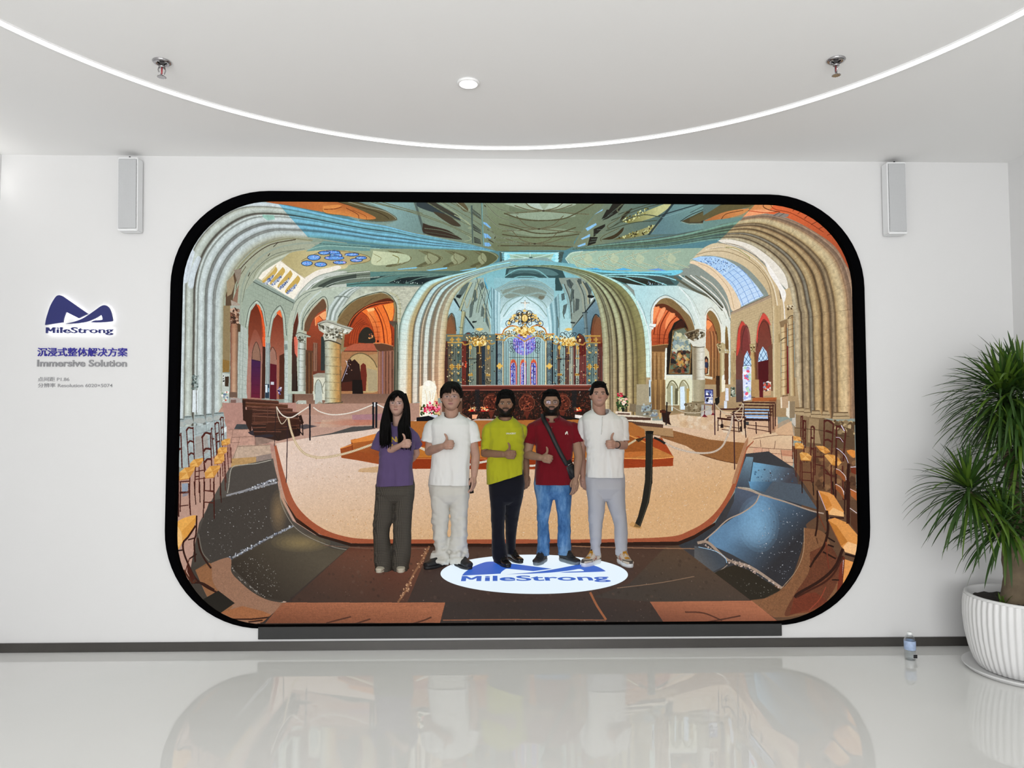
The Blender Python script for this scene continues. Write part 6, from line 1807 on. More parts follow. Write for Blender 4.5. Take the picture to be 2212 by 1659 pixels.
S 2 -920 715 48 -6 4.8 2c120a 1 1
G 9 535 10 181 -21 200 30 -4 231 -137 -3 44 -162 -289 -43 79 -27 253 134 d8bea0 cfa888 0 1
D 4 557 10 234 1 23 74 -231 -43 60 4.8 14.4 .4 e8d8c0 c09c78 d8b890
G 8 895 69 65 -36 6 52 -4 104 -198 -16 55 -82 76 -31 -23 93 dcc09c d0a888 0 1
S 3 819 96 84 -13 61 0 1.6 5c3c30 1 1
S 3 821 121 64 6 78 7 1.6 5c3c30 1 1
S 4 833 142 52 2 39 3 39 8 1.6 5c3c30 1 1
S 3 835 170 58 4 71 4 1.6 5c3c30 1 1
S 2 858 96 2 26 1.6 5c3c30 1 1
S 2 907 102 -4 26 1.6 5c3c30 1 1
S 2 864 124 -3 40 1.6 5c3c30 1 1
S 2 885 127 4 42 1.6 5c3c30 1 1
S 2 924 133 4 39 1.6 5c3c30 1 1
S 2 893 172 2 9 1.6 5c3c30 1 1
S 2 926 175 2 14 1.6 5c3c30 1 1
S 2 859 164 0 7 1.6 5c3c30 1 1
P 4 836 124 28 0 -2 20 -27 0 d09a80 0 .7
P 4 924 133 37 3 -1 21 -32 -3 bc7c60 0 .7
P 4 887 144 37 3 2 24 -37 -2 d4a688 0 .7
P 4 864 127 21 1 2 39 -25 -5 cc9c84 0 .7
P 6 895 60 35 -27 22 -7 15 26 5 33 -56 -4 c49470 0 .5
P 10 571 461 127 -69 79 -121 32 -127 75 -7 147 108 181 35 6 380 -275 118 -180 -122 34363a 0 1
P 7 971 244 241 36 5 427 -274 71 -251 -74 236 -126 77 -158 5c4230 0 1
G 7 812 154 23 2 -16 107 -44 -3 19 -56 24 -46 -30 97 6a8798 3a4654 0 1
G 8 833 173 131 26 22 81 13 28 -151 -3 -29 -40 26 -67 101 49 6d9fbe 403f46 0 1
P 4 964 199 66 27 9 83 -43 -1 4a3c34 0 1
D 4 835 194 133 16 5 61 -139 -8 60 1.12 3.84 .7 2c4c68 3c3c44 7c98b0
S 3 819 265 9 -58 5 -34 2.24 1e2c38 1 1
S 4 782 260 37 5 34 17 60 20 4.8 a8a090 1 1
P 5 775 262 41 5 32 20 -15 17 -63 -1 46586a 0 1
P 3 853 287 103 20 -104 -2 465866 0 1
G 11 782 260 68 23 6 10 -53 61 -53 17 -66 62 -53 27 106 -82 32 -69 42 -17 -74 86 4a5668 30363e 0 1
G 14 856 286 78 23 83 36 19 18 -40 37 -16 86 -65 120 -103 -77 -57 -36 -76 -50 67 -65 77 -47 0 24 122 113 5a7f9e 2a2b30 1 1
P 7 818 244 84 -2 84 12 53 88 -89 -30 -90 -28 -42 -23 4a5560 0 1
G 6 818 240 78 2 -27 37 -45 -14 1 -21 45 29 5f93b8 3c5468 0 1
E 1 847 387 8cc0e4 67.2 99.2 .12
E 1 847 387 8cc0e4 57.6 85.03 .12
E 1 847 387 8cc0e4 48 70.86 .12
E 1 847 387 8cc0e4 38.4 56.69 .12
E 1 847 387 8cc0e4 28.8 42.51 .12
E 1 847 387 8cc0e4 19.2 28.34 .12
E 1 847 387 8cc0e4 9.6 14.17 .12
E 1 820 421 7fa8c8 80 48 .08
E 1 820 421 7fa8c8 66.67 40 .08
E 1 820 421 7fa8c8 53.33 32 .08
E 1 820 421 7fa8c8 40 24 .08
E 1 820 421 7fa8c8 26.67 16 .08
E 1 820 421 7fa8c8 13.33 8 .08
D 5 869 311 154 48 -43 127 -60 103 -94 -71 170 .64 1.92 1 8c9098 3c4048 b8bcc4
S 6 782 260 42 12 32 14 77 26 84 33 41 11 4.8 a49080 1 1
S 6 853 286 -16 31 -40 30 -50 24 -45 41 -50 41 4.16 a89484 1 1
S 5 642 450 37 0 58 60 74 26 97 74 9.6 9c8878 1 1
D 7 652 446 86 57 74 29 96 78 -14 6 -90 -70 -78 -29 80 1.44 3.84 1 c0aca0 6a5c54 b49c90
G 9 631 460 20 4 52 18 31 28 -9 21 -59 28 -42 -43 71 -27 -54 27 3a444e 545658 0 1
S 4 644 464 52 14 32 22 6 21 1.92 9cc8e8 1 1
S 4 735 528 -29 20 -44 14 -46 5 2.56 948476 1 1
P 7 669 562 65 -27 25 -7 45 18 100 71 -57 27 -73 9 242018 0 1
D 3 722 552 162 64 -72 34 40 .8 2.24 1 6c6860 46423c
P 13 994 403 66 22 35 98 56 69 -71 68 -139 47 -137 -5 -81 -35 47 -14 77 -8 64 -35 52 -62 23 -62 7c5438 1 1
P 8 1009 487 66 -20 28 90 -57 103 -87 33 -52 10 42 -72 52 -75 5c3020 1 .8
P 5 948 638 68 -13 46 35 -69 34 -68 6 6e2c1c 0 .6
N 6 994 403 159 121 -109 153 -274 22 77 -54 109 -90 .18 3.2 3.2 0
S 4 994 403 -6 83 -29 66 -51 58 1.92 a88a6c 1 1
P 23 -823 115 159 -30 270 -37 144 -27 515 0 97 0 178 32 277 35 -5 48 -34 119 -32 64 -48 63 -66 45 -56 22 -298 5 -287 -1 -318 -2 -174 0 -87 -13 -72 -24 -64 -39 -46 -60 -31 -94 9c5236 1 1
P 15 -787 292 47 83 81 50 110 33 540 4 585 -4 56 -22 74 -47 0 -10 -74 44 -56 22 -585 5 -540 -3 -111 -31 -80 -57 2c1a12 0 1
G 24 -817 107 153 -27 270 -35 144 -32 515 0 275 32 280 38 -17 52 -33 104 -36 72 -52 58 -65 38 -81 22 -257 7 -288 -1 -318 -1 -174 -2 -80 -11 -63 -23 -60 -42 -46 -57 -35 -88 615 -150 81 374 dcc4b4 d0a678 1 1
D 8 -810 110 416 -57 659 -32 530 66 -64 216 -179 123 -1101 3 -191 -114 2600 .64 2.08 .6 ecd8c4 c49c7c f0e0d0 a8825f d8b898
D 4 -645 331 1279 3 -66 92 -1117 -1 500 .96 2.56 .5 c08c54 e8c898
P 4 -523 192 162 -19 -31 28 -128 3 b88c54 1 .55
P 8 556 60 129 32 122 14 -24 72 -70 -16 -58 -18 -47 -29 -94 -31 8c5c34 0 1
N 5 556 60 251 46 -24 72 -128 -34 -141 -60 .15 2.4 2.4 0
P 6 807 106 12 -21 0 19 -44 143 -12 0 21 -69 a87858 0 1
S 3 783 178 -70 -16 -58 -18 1.92 4c2814 1 1
P 5 395 39 166 16 3 30 -87 -12 -71 -8 a8845c 0 1
S 3 406 65 71 9 87 11 1.92 5a3c24 1 1
P 4 361 -6 56 4 -3 10 -53 -6 e4d4c0 0 1
P 4 369 0 44 2 -2 5 -39 -1 5a4034 0 1
P 4 361 5 130 5 -3 20 -95 -4 dcd0bc 0 1
P 4 390 13 95 4 -1 12 -91 -4 50362a 0 1
P 5 361 23 170 4 0 15 -4 10 -132 -13 e0d2bc 0 1
P 4 395 27 134 13 -2 12 -130 -12 553a2c 0 1
P 10 515 -56 11 -1 5 17 5 34 21 3 -8 11 2 23 5 12 -29 -12 -5 -37 2a140c 0 1
P 4 515 -48 8 -2 -2 71 -7 0 c8a468 0 1
E 1 519 -54 f4f0e4 4 3.2 1
P 4 516 -10 22 2 0 8 -21 0 4c2414 0 1
P 7 430 -27 48 -2 5 -3 26 21 0 32 -76 -13 -3 -14 8c8470 0 1
P 4 453 -24 41 -5 13 18 -56 8 9aa8a8 0 1
D 4 451 -29 58 0 0 44 -58 -10 30 2.4 6.4 1 5c5c54 b4bcb8 7c8894
P 4 412 -32 21 1 0 28 -24 -3 7c6c54 0 1
D 4 367 -53 37 -5 2 42 -37 5 70 1.92 5.44 1 2c4420 4c6c34 18281a 8ca06c
D 4 370 -69 18 0 0 11 -16 0 12 2.24 4.8 1 c01c38 8c1024 e04058
D 4 372 -50 29 0 0 21 -26 0 24 1.92 4.48 1 f0e8d8 f4b8a8 e8e0a0 f89c8c
P 4 383 -19 10 0 0 15 -9 0 1c2418 0 1
P 6 535 -116 97 0 -1 79 -18 2 -8 8 -69 0 e2e2c4 0 1
P 6 541 -29 2 -64 15 -15 13 8 8 18 -1 53 a8a484 0 1
P 6 585 -11 1 -82 12 -18 15 16 5 66 -8 18 b0ac8c 0 1
P 4 556 -95 6 0 0 88 -5 0 d8f0f4 0 1
P 4 588 -91 16 -2 2 82 -17 0 dceefc 0 1
S 5 542 -85 11 -23 13 -3 13 18 2 16 4.16 6c6848 1 1
S 5 585 -85 7 -21 11 -8 13 16 5 21 4.16 8c8460 1 1
P 4 571 -85 10 0 -1 56 -10 0 5c5840 0 1
P 4 611 -85 10 0 -2 56 -8 0 b89c5c 0 1
G 6 489 -116 48 0 -1 105 -48 0 6 -105 37 52 a8804c 7c5c38 0 1
S 2 494 -116 -1 105 2.24 5c4024 1 1
S 2 502 -116 -1 105 2.24 b89058 1 1
S 2 510 -116 -1 105 2.24 5c4024 1 1
S 2 521 -116 -1 105 2.24 bc965c 1 1
S 2 531 -116 -1 105 2.24 6c5030 1 1
P 4 479 -116 7 0 0 79 -7 0 c8dce8 0 1
S 2 482 -90 0 32 4 22282c 1 1
P 6 613 -35 58 -2 3 10 -12 40 -60 -5 4 -32 8c7c60 0 1
D 4 605 -32 66 0 -6 42 -61 -2 26 2.4 6.4 1 b0a488 5c4e38 746448
P 4 663 -29 34 5 3 29 -40 8 b8bcc0 0 .7
B 6 631 -116 1 39 1 37 46 -76 -5 39 -2 37 4 0 c8c4ac 150 a49c80 500 b0a68a 1000 94886a
S 3 629 -39 23 2 22 -2 3.2 6c6248 1 1
P 4 674 -83 31 1 -1 53 -29 -2 2c2860 0 1
P 4 678 -78 24 0 0 16 -24 0 8c9cc8 0 1
P 4 677 -56 26 0 0 24 -27 -1 e4e4ec 0 1
D 4 678 -79 24 0 -1 46 -23 0 22 2.4 5.76 1 f0f0f4 1c1c2c 4c549c 909cc0
S 2 674 -29 -1 44 2.88 5c1c24 1 1
S 2 703 -29 1 37 2.88 5c1c24 1 1
P 3 664 14 9 -10 12 11 701c28 0 1
P 3 696 8 8 -11 5 11 701c28 0 1
P 5 711 -50 16 -8 0 21 -11 13 -4 -8 14100c 0 1
P 4 716 -116 13 0 -1 60 -12 0 3c2414 0 1
P 4 735 -116 13 0 -2 39 -11 5 f0e8d0 0 1
P 4 730 -72 17 -2 -2 47 -18 0 b89468 0 1
P 4 748 -87 10 1 0 44 -11 0 e0e4f0 0 1
P 4 765 -90 15 1 0 34 -15 0 6c7468 0 1
D 4 765 -90 15 1 0 34 -15 0 20 1.92 4.8 1 d8d8c8 3c4438 98a490
P 4 743 -43 10 3 -1 24 -10 0 d8e0ec 0 1
G 6 782 -116 23 1 0 77 -23 2 11 -79 -1 66 5c4a4c 4a3838 0 1
P 4 833 -114 24 0 0 61 -24 -1 b08c5c 0 1
P 4 857 -114 13 1 0 62 -12 -1 5a0e1a 0 1
P 4 836 -51 78 1 -3 14 -78 -2 a85c30 0 1
S 2 801 -36 108 5 4.48 3a1612 1 1
S 2 791 -26 114 5 4.48 3a1612 1 1
S 2 782 -15 120 5 4.48 3a1612 1 1
S 2 810 -11 83 4 4.16 7ca8d8 1 1
S 2 772 -5 127 5 4.48 3a1612 1 1
S 2 809 0 81 3 4.16 a4c4e8 1 1
S 2 762 5 134 6 4.48 3a1612 1 1
S 2 809 10 77 3 4.16 7ca8d8 1 1
S 2 752 16 141 5 4.48 3a1612 1 1
S 2 809 21 74 3 4.16 7ca8d8 1 1
P 5 726 -16 31 1 44 0 5 6 -80 -2 3c1814 0 1
P 4 718 15 83 10 -1 8 -82 -12 38150f 0 1
P 4 810 20 81 4 0 8 -81 -3 2c1414 0 1
P 4 815 14 73 5 0 5 -75 -4 a8c8f0 0 1
S 2 730 -11 -1 29 3.2 2a1010 1 1
S 2 721 21 -1 42 3.2 2a1010 1 1
S 2 734 23 1 29 3.2 2a1010 1 1
S 2 788 32 2 37 3.2 2a1010 1 1
S 2 798 32 1 35 3.2 2a1010 1 1
S 2 845 34 1 42 3.2 2a1010 1 1
S 2 891 -23 1 100 3.2 2a1010 1 1
S 2 901 -26 0 87 3.2 2a1010 1 1
S 2 909 -28 -1 79 3.2 2a1010 1 1
S 2 810 33 2 21 3.2 2a1010 1 1
S 2 886 -2 1 73 3.2 2a1010 1 1
S 2 720 42 80 14 2.56 3a1814 1 1
S 2 733 57 62 10 2.56 3a1814 1 1
S 2 815 43 73 10 2.56 3a1814 1 1
S 2 817 54 73 15 2.56 3a1814 1 1
S 2 747 10 59 4 2.56 3a1814 1 1
P 4 730 39 9 0 0 13 -10 0 1a0c0a 0 1
P 4 793 48 6 0 0 19 -6 -1 1a0c0a 0 1
P 4 810 33 12 0 0 11 -12 -1 142028 0 .8
P 4 805 27 8 1 -1 28 -6 0 120c0c 0 1
P 4 889 -42 25 -2 -7 116 -20 5 5c3020 0 .35
P 5 974 -13 25 1 5 16 0 10 -36 -1 b09874 0 1
S 2 974 -12 25 1 3.84 6a543a 1 1
S 2 970 1 33 1 2.24 54402a 1 1
P 5 1004 -10 14 0 5 17 1 9 -26 0 b09874 0 1
S 2 1004 -8 14 0 3.84 6a543a 1 1
S 2 1000 5 22 0 2.24 54402a 1 1
P 5 1027 -2 25 0 5 17 0 9 -36 -1 b09874 0 1
S 2 1027 -1 25 1 3.84 6a543a 1 1
S 2 1023 12 33 1 2.24 54402a 1 1
P 5 1063 0 17 0 5 17 0 9 -29 -1 b09874 0 1
S 2 1063 1 17 1 3.84 6a543a 1 1
S 2 1058 14 26 1 2.24 54402a 1 1
P 5 1097 5 46 1 5 17 0 9 -57 -1 b09874 0 1
S 2 1097 7 46 1 3.84 6a543a 1 1
S 2 1093 20 54 1 2.24 54402a 1 1
G 11 964 6 18 7 39 8 39 5 30 8 73 14 0 88 -157 -13 -36 -38 12 -58 106 96 8d7556 5a4430 0 1
P 4 964 6 10 4 -1 47 -12 -19 c4bcb0 0 1
P 6 1018 25 31 4 -3 39 8 47 -43 -6 3 -56 9a8260 0 1
S 5 971 57 43 6 39 5 57 18 52 8 1.92 3c2a1c 1 1
D 4 1096 37 65 6 1 51 -60 -20 34 3.2 9.6 1 b8a078 5c4830 8a7454
P 4 953 -34 19 -2 -1 58 -17 2 8c7a60 0 1
P 4 945 -35 10 -2 -1 61 -11 -10 e4dccc 0 1
P 4 926 -51 26 -5 -2 43 -22 0 b89878 0 1
S 2 931 -54 20 -2 3.2 6c5038 1 1
P 4 926 -51 4 0 1 38 -5 0 ecdcc4 0 1
P 5 963 120 200 16 1 176 -135 -3 -63 -110 6c4c34 0 1
D 4 1002 132 159 15 -1 162 -128 -37 70 3.2 12.8 .5 8c6440 4a3020 a07850 3a2418
P 4 -1168 29 17 0 7 23 -26 9 9aa8a8 0 1
S 2 -1168 33 17 -1 2.56 4c5654 1 1
E 1 -1158 49 a8aeaa 10.91 9.6 1
P 4 -1148 20 26 -1 7 24 -35 9 9aa8a8 0 1
S 2 -1148 24 26 -2 2.56 4c5654 1 1
E 1 -1133 40 a8aeaa 16.73 9.6 1
P 4 -1112 15 34 -1 7 24 -43 9 9aa8a8 0 1
S 2 -1112 19 34 -2 2.56 4c5654 1 1
E 1 -1093 35 a8aeaa 21.82 9.6 1
P 4 -1070 10 19 -1 7 24 -29 9 9aa8a8 0 1
S 2 -1070 14 19 -2 2.56 4c5654 1 1
E 1 -1059 30 a8aeaa 12.36 9.6 1
P 4 -1042 5 33 -1 6 23 -42 10 9aa8a8 0 1
S 2 -1042 9 33 -2 2.56 4c5654 1 1
E 1 -1024 25 a8aeaa 21.09 9.6 1
P 13 -1173 66 19 -9 38 -3 45 -6 29 -13 36 -8 10 30 1 56 -11 0 -29 39 -73 40 -42 3 -19 0 a4b0b0 0 1
K 4 -1111 51 105 -24 11 90 -111 67 5c6a6c 4 3 1.6 .5
N 4 -1173 66 168 -34 3 81 -133 82 .14 8 11.2 0
P 4 -1108 90 43 -8 5 58 -46 27 a08c80 0 .5
P 4 -1006 58 10 -5 0 17 -9 5 dce4e4 0 1
S 2 -1173 243 7 132 4.8 3a140e 1 1
S 2 -1018 26 5 92 2.88 4a1c16 1 1
S 2 -1010 21 5 82 2.88 4a1c16 1 1
S 3 -1021 32 5 -10 9 1 4.61 4a1c16 1 1
S 2 -1016 60 9 -7 4.61 4a1c16 1 1
S 2 -1015 83 9 -6 4.61 4a1c16 1 1
S 2 -1010 118 -1 13 2.59 4a1c16 1 1
S 2 -983 113 1 47 2.59 4a1c16 1 1
S 2 -979 123 2 54 2.59 4a1c16 1 1
S 2 -990 115 1 45 2.59 4a1c16 1 1
P 6 -1014 103 12 -7 19 -3 0 18 -9 4 -21 2 d8a050 0 1
P 3 -1014 103 12 -7 4 10 e4b266 0 .6
P 3 -1002 96 19 -3 -15 13 c08438 0 .6
P 3 -983 93 0 18 -15 -5 dca458 0 .6
P 3 -983 111 -9 4 -6 -9 b87a34 0 .6
P 3 -992 115 -21 2 15 -11 e4b266 0 .6
P 3 -1013 117 -1 -14 16 3 c08438 0 .6
S 2 -1013 117 21 -2 3.52 b0702c .7 0
S 2 -1039 41 9 111 3.04 4a1c16 1 1
S 2 -1025 39 7 90 3.04 4a1c16 1 1
S 3 -1039 48 7 -8 8 2 4.86 4a1c16 1 1
S 2 -1036 80 11 -5 4.86 4a1c16 1 1
S 2 -1032 107 11 -4 4.86 4a1c16 1 1
S 2 -992 139 6 62 2.74 4a1c16 1 1
S 2 -1001 147 7 98 2.74 4a1c16 1 1
P 6 -1028 135 9 -11 26 -1 -1 18 -9 5 -25 3 d8a050 0 1
P 3 -1028 135 9 -11 8 12 e4b266 0 .6
P 3 -1019 124 26 -1 -18 13 c08438 0 .6
P 3 -993 123 -1 18 -17 -5 dca458 0 .6
P 3 -994 141 -9 5 -8 -10 b87a34 0 .6
P 3 -1003 146 -25 3 17 -13 e4b266 0 .6
P 3 -1028 149 0 -14 17 1 c08438 0 .6
S 2 -1028 149 25 -3 3.52 b0702c .7 0
S 2 -1051 63 12 100 3.2 4a1c16 1 1
S 2 -1032 75 4 71 3.2 4a1c16 1 1
S 2 -1052 65 4 -7 5.12 4a1c16 1 1
S 2 -1049 97 9 -2 5.12 4a1c16 1 1
S 2 -1009 177 3 47 2.88 4a1c16 1 1
S 2 -1003 171 7 100 2.88 4a1c16 1 1
S 2 -1027 180 3 45 2.88 4a1c16 1 1
P 6 -1039 163 11 -13 25 -3 1 22 -9 9 -27 4 d8a050 0 1
P 3 -1039 163 11 -13 8 15 e4b266 0 .6
P 3 -1028 150 25 -3 -17 18 c08438 0 .6
P 3 -1003 147 1 22 -18 -4 dca458 0 .6
P 3 -1002 169 -9 9 -9 -13 b87a34 0 .6
P 3 -1011 178 -27 4 18 -17 e4b266 0 .6
P 3 -1038 182 -1 -19 19 2 c08438 0 .6
S 2 -1038 182 27 -4 3.52 b0702c .7 0
S 2 -1140 67 12 128 3.52 4a1c16 1 1
S 2 -1117 56 8 123 3.52 4a1c16 1 1
S 4 -1141 71 8 -11 8 1 10 1 5.63 4a1c16 1 1
S 3 -1136 114 10 -9 13 4 5.63 4a1c16 1 1
S 3 -1130 154 8 -8 11 4 5.63 4a1c16 1 1
S 2 -1092 192 2 89 3.17 4a1c16 1 1
S 2 -1077 160 8 44 3.17 4a1c16 1 1
S 2 -1108 209 38 -7 3.17 4a1c16 1 1
S 2 -1107 235 38 -5 3.17 4a1c16 1 1
P 6 -1126 182 15 -15 32 -6 1 11 -16 20 -32 1 d8a050 0 1
P 3 -1126 182 15 -15 9 11 e4b266 0 .6
P 3 -1111 167 32 -6 -23 17 c08438 0 .6
P 3 -1079 161 1 11 -24 6 dca458 0 .6
P 3 -1078 172 -16 20 -8 -14 b87a34 0 .6
P 3 -1094 192 -32 1 24 -15 e4b266 0 .6
P 3 -1126 193 0 -11 24 -4 c08438 0 .6
S 2 -1126 193 32 -1 3.52 b0702c .7 0
S 2 -1083 91 11 120 4.16 4a1c16 1 1
S 2 -1054 74 7 117 4.16 4a1c16 1 1
S 4 -1085 94 6 -9 9 -9 18 4 6.66 4a1c16 1 1
S 3 -1078 140 9 -10 18 1 6.66 4a1c16 1 1
S 3 -1072 177 8 -11 15 -1 6.66 4a1c16 1 1
S 2 -1038 221 3 110 3.74 4a1c16 1 1
S 2 -1016 193 2 95 3.74 4a1c16 1 1
S 2 -1074 226 3 106 3.74 4a1c16 1 1
S 2 -1068 272 32 4 3.74 4a1c16 1 1
S 2 -1051 232 1 40 3.74 4a1c16 1 1
P 6 -1072 211 18 -22 37 -4 0 10 -21 32 -31 3 d8a050 0 1
P 3 -1072 211 18 -22 10 17 e4b266 0 .6
P 3 -1054 189 37 -4 -27 21 c08438 0 .6
P 3 -1017 185 0 10 -27 11 dca458 0 .6
P 3 -1017 195 -21 32 -6 -21 b87a34 0 .6
P 3 -1038 227 -31 3 25 -24 e4b266 0 .6
P 3 -1069 230 -3 -19 28 -5 c08438 0 .6
S 2 -1069 230 31 -3 3.52 b0702c .7 0
S 2 -1160 78 7 119 4.48 4a1c16 1 1
S 2 -1171 83 2 102 4.48 4a1c16 1 1
S 2 -1172 87 10 -2 7.17 4a1c16 1 1
S 2 -1171 138 12 -7 7.17 4a1c16 1 1
S 2 -1166 174 4 159 4.03 4a1c16 1 1
S 2 -1125 222 2 111 4.03 4a1c16 1 1
S 2 -1106 192 0 98 4.03 4a1c16 1 1
S 2 -1161 244 36 -3 4.03 4a1c16 1 1
S 2 -1160 282 36 -2 4.03 4a1c16 1 1
S 2 -1105 226 13 -2 4.03 4a1c16 1 1
P 6 -1162 212 18 -15 38 -7 -2 13 -19 30 -35 5 d8a050 0 1
P 3 -1162 212 18 -15 9 15 e4b266 0 .6
P 3 -1144 197 38 -7 -29 22 c08438 0 .6
P 3 -1106 190 -2 13 -27 9 dca458 0 .6
P 3 -1108 203 -19 30 -8 -21 b87a34 0 .6
P 3 -1127 233 -35 5 27 -26 e4b266 0 .6
P 3 -1162 238 0 -26 27 0 c08438 0 .6
S 2 -1162 238 35 -5 3.52 b0702c .7 0
S 2 -1166 243 5 119 4.8 34120c 1 1
S 3 -1128 249 5 61 4 46 4.16 3a140e 1 1
S 2 -1157 246 1 99 3.84 3a140e 1 1
S 2 -1160 279 32 -4 3.2 3a140e 1 1
S 2 -1159 326 32 -4 3.2 3a140e 1 1
S 2 -1071 241 -3 123 3.84 34120c 1 1
S 2 -1039 241 5 126 4.16 3a140e 1 1
S 2 -1072 272 34 1 3.2 4a1c14 1 1
S 2 -1069 311 34 2 3.84 4a1c14 1 1
S 2 -1109 242 8 78 3.2 30120c 1 1
S 2 -1089 242 3 71 3.2 30120c 1 1
S 2 -1015 240 5 72 3.2 30120c 1 1
P 4 -1153 250 23 -2 -1 27 -20 2 8c98a8 0 1
P 4 -1149 284 21 -3 -3 9 -18 5 7c8494 0 .7
P 9 -1170 385 14 -13 29 -11 30 -4 -5 27 -20 41 -23 22 -17 26 -6 -40 e0a450 1 1
P 4 -1170 385 19 27 14 20 -24 34 f0c88c 0 .6
P 5 -1151 412 54 -53 -5 29 -24 41 -19 17 c88838 0 .6
S 4 -1097 357 -1 61 -6 27 4 68 5.6 2c100a 1 1
S 8 -1100 391 -26 38 -17 20 2 30 13 34 28 54 38 30 35 17 6.4 2c100a 1 1
S 4 -1092 432 9 40 18 34 21 28 6.4 2e1610 1 1
S 2 -1164 476 21 -3 4.8 20100c 1 1
S 2 -1126 439 25 -7 4.16 2a120c 1 1
S 2 -1121 503 26 -17 4.8 2a120c 1 1
S 2 -1121 503 -14 44 3.2 4a1c10 1 1
P 4 -1153 513 9 20 3 21 -7 -14 e8a050 0 1
S 3 -1114 584 38 0 42 23 6.4 2a120c 1 1
S 3 -1141 540 30 41 14 -7 6.4 4a2414 1 1
P 5 -1128 520 10 13 18 34 -11 14 -17 -34 40180e 0 1
S 2 991 16 -2 74 3.2 4a1c16 1 1
S 2 996 20 -2 80 3.2 4a1c16 1 1
S 2 992 18 5 2 5.12 4a1c16 1 1
S 2 963 85 -2 81 2.88 4a1c16 1 1
S 2 992 102 -3 30 2.88 4a1c16 1 1
P 6 964 85 8 1 15 4 4 12 -10 2 -15 -3 e0a068 0 1
P 3 964 85 8 1 5 9 e4b266 0 .6
P 3 972 86 15 4 -10 5 c08438 0 .6
P 3 987 90 4 12 -14 -7 dca458 0 .6
P 3 991 102 -10 2 -4 -9 b87a34 0 .6
P 3 981 104 -15 -3 11 -6 e4b266 0 .6
P 3 966 101 -2 -16 13 10 c08438 0 .6
S 2 981 104 10 -2 3.52 b0702c .7 0
S 2 999 30 -1 125 3.36 4a1c16 1 1
S 2 1006 32 -3 96 3.36 4a1c16 1 1
S 2 1000 32 6 5 5.38 4a1c16 1 1
S 2 1000 65 4 2 5.38 4a1c16 1 1
S 2 998 95 4 0 5.38 4a1c16 1 1
S 2 968 127 -1 69 3.02 4a1c16 1 1
S 2 974 132 -3 95 3.02 4a1c16 1 1
S 2 999 132 -1 47 3.02 4a1c16 1 1
P 6 968 111 8 -3 18 4 5 9 -1 10 -28 -2 e0a460 0 1
P 3 968 111 8 -3 8 11 e4b266 0 .6
P 3 976 108 18 4 -10 7 c08438 0 .6
P 3 994 112 5 9 -15 -2 dca458 0 .6
P 3 999 121 -1 10 -14 -12 b87a34 0 .6
P 3 998 131 -28 -2 14 -10 e4b266 0 .6
P 3 970 129 -2 -18 16 8 c08438 0 .6
S 2 970 129 28 2 3.52 b0702c .7 0
S 2 1023 54 -3 102 3.68 4a1c16 1 1
S 2 1033 59 -7 190 3.68 4a1c16 1 1
S 3 1023 56 6 -2 5 9 5.89 4a1c16 1 1
S 2 1021 91 8 5 5.89 4a1c16 1 1
S 2 1020 128 8 5 5.89 4a1c16 1 1
S 2 986 169 -2 74 3.31 4a1c16 1 1
S 2 991 174 -1 111 3.31 4a1c16 1 1
S 2 1020 177 1 72 3.31 4a1c16 1 1
S 2 991 239 28 3 3.31 4a1c16 1 1
S 2 990 211 32 3 3.31 4a1c16 1 1
P 6 984 146 7 -4 19 4 13 12 -3 15 -32 -3 e0a45c 0 1
P 3 984 146 7 -4 12 14 e4b266 0 .6
P 3 991 142 19 4 -7 10 c08438 0 .6
P 3 1010 146 13 12 -20 -2 dca458 0 .6
P 3 1023 158 -3 15 -17 -17 b87a34 0 .6
P 3 1020 173 -32 -3 15 -14 e4b266 0 .6
P 3 988 170 -4 -24 19 10 c08438 0 .6
S 2 988 170 32 3 3.52 b0702c .7 0
S 2 1066 31 -3 93 4.16 4a1c16 1 1
S 2 1095 44 -8 104 4.16 4a1c16 1 1
S 3 1066 38 11 -4 17 12 6.66 4a1c16 1 1
S 3 1068 71 8 0 15 7 6.66 4a1c16 1 1
S 3 1066 103 10 -2 12 8 6.66 4a1c16 1 1
S 2 1036 126 -4 97 3.74 4a1c16 1 1
S 2 1062 152 -1 114 3.74 4a1c16 1 1
S 2 1086 148 1 33 3.74 4a1c16 1 1
S 2 1036 159 26 2 3.74 4a1c16 1 1
S 2 1035 186 26 6 3.74 4a1c16 1 1
P 6 1037 121 25 2 13 9 8 11 -17 7 -15 -10 d88c44 0 1
P 3 1037 121 25 2 0 12 e4b266 0 .6
P 3 1062 123 13 9 -13 3 c08438 0 .6
P 3 1075 132 8 11 -21 -8 dca458 0 .6
P 3 1083 143 -17 7 -4 -15 b87a34 0 .6
P 3 1066 150 -15 -10 11 -5 e4b266 0 .6
P 3 1051 140 -14 -19 25 14 c08438 0 .6
S 2 1066 150 17 -7 3.52 b0702c .7 0
S 2 1105 51 -10 259 5.12 4a1c16 1 1
S 2 1134 72 -10 105 5.12 4a1c16 1 1
S 3 1107 56 13 2 12 14 8.19 4a1c16 1 1
S 3 1105 95 10 3 12 12 8.19 4a1c16 1 1
S 2 1085 190 -1 120 4.61 4a1c16 1 1
S 2 1121 193 0 118 4.61 4a1c16 1 1
S 2 1065 203 17 24 4.61 4a1c16 1 1
S 2 1065 217 30 12 4.61 4a1c16 1 1
P 7 1063 155 10 -4 21 3 15 11 10 16 -11 12 -21 -5 dc9850 0 1
P 3 1063 155 10 -4 20 18 e4b266 0 .6
P 3 1073 151 21 3 -1 15 c08438 0 .6
P 3 1094 154 15 11 -16 4 dca458 0 .6
P 3 1109 165 10 16 -26 -12 b87a34 0 .6
P 3 1119 181 -11 12 -15 -24 e4b266 0 .6
P 3 1108 193 -21 -5 6 -19 c08438 0 .6
P 3 1087 188 -24 -33 30 14 dca458 0 .6
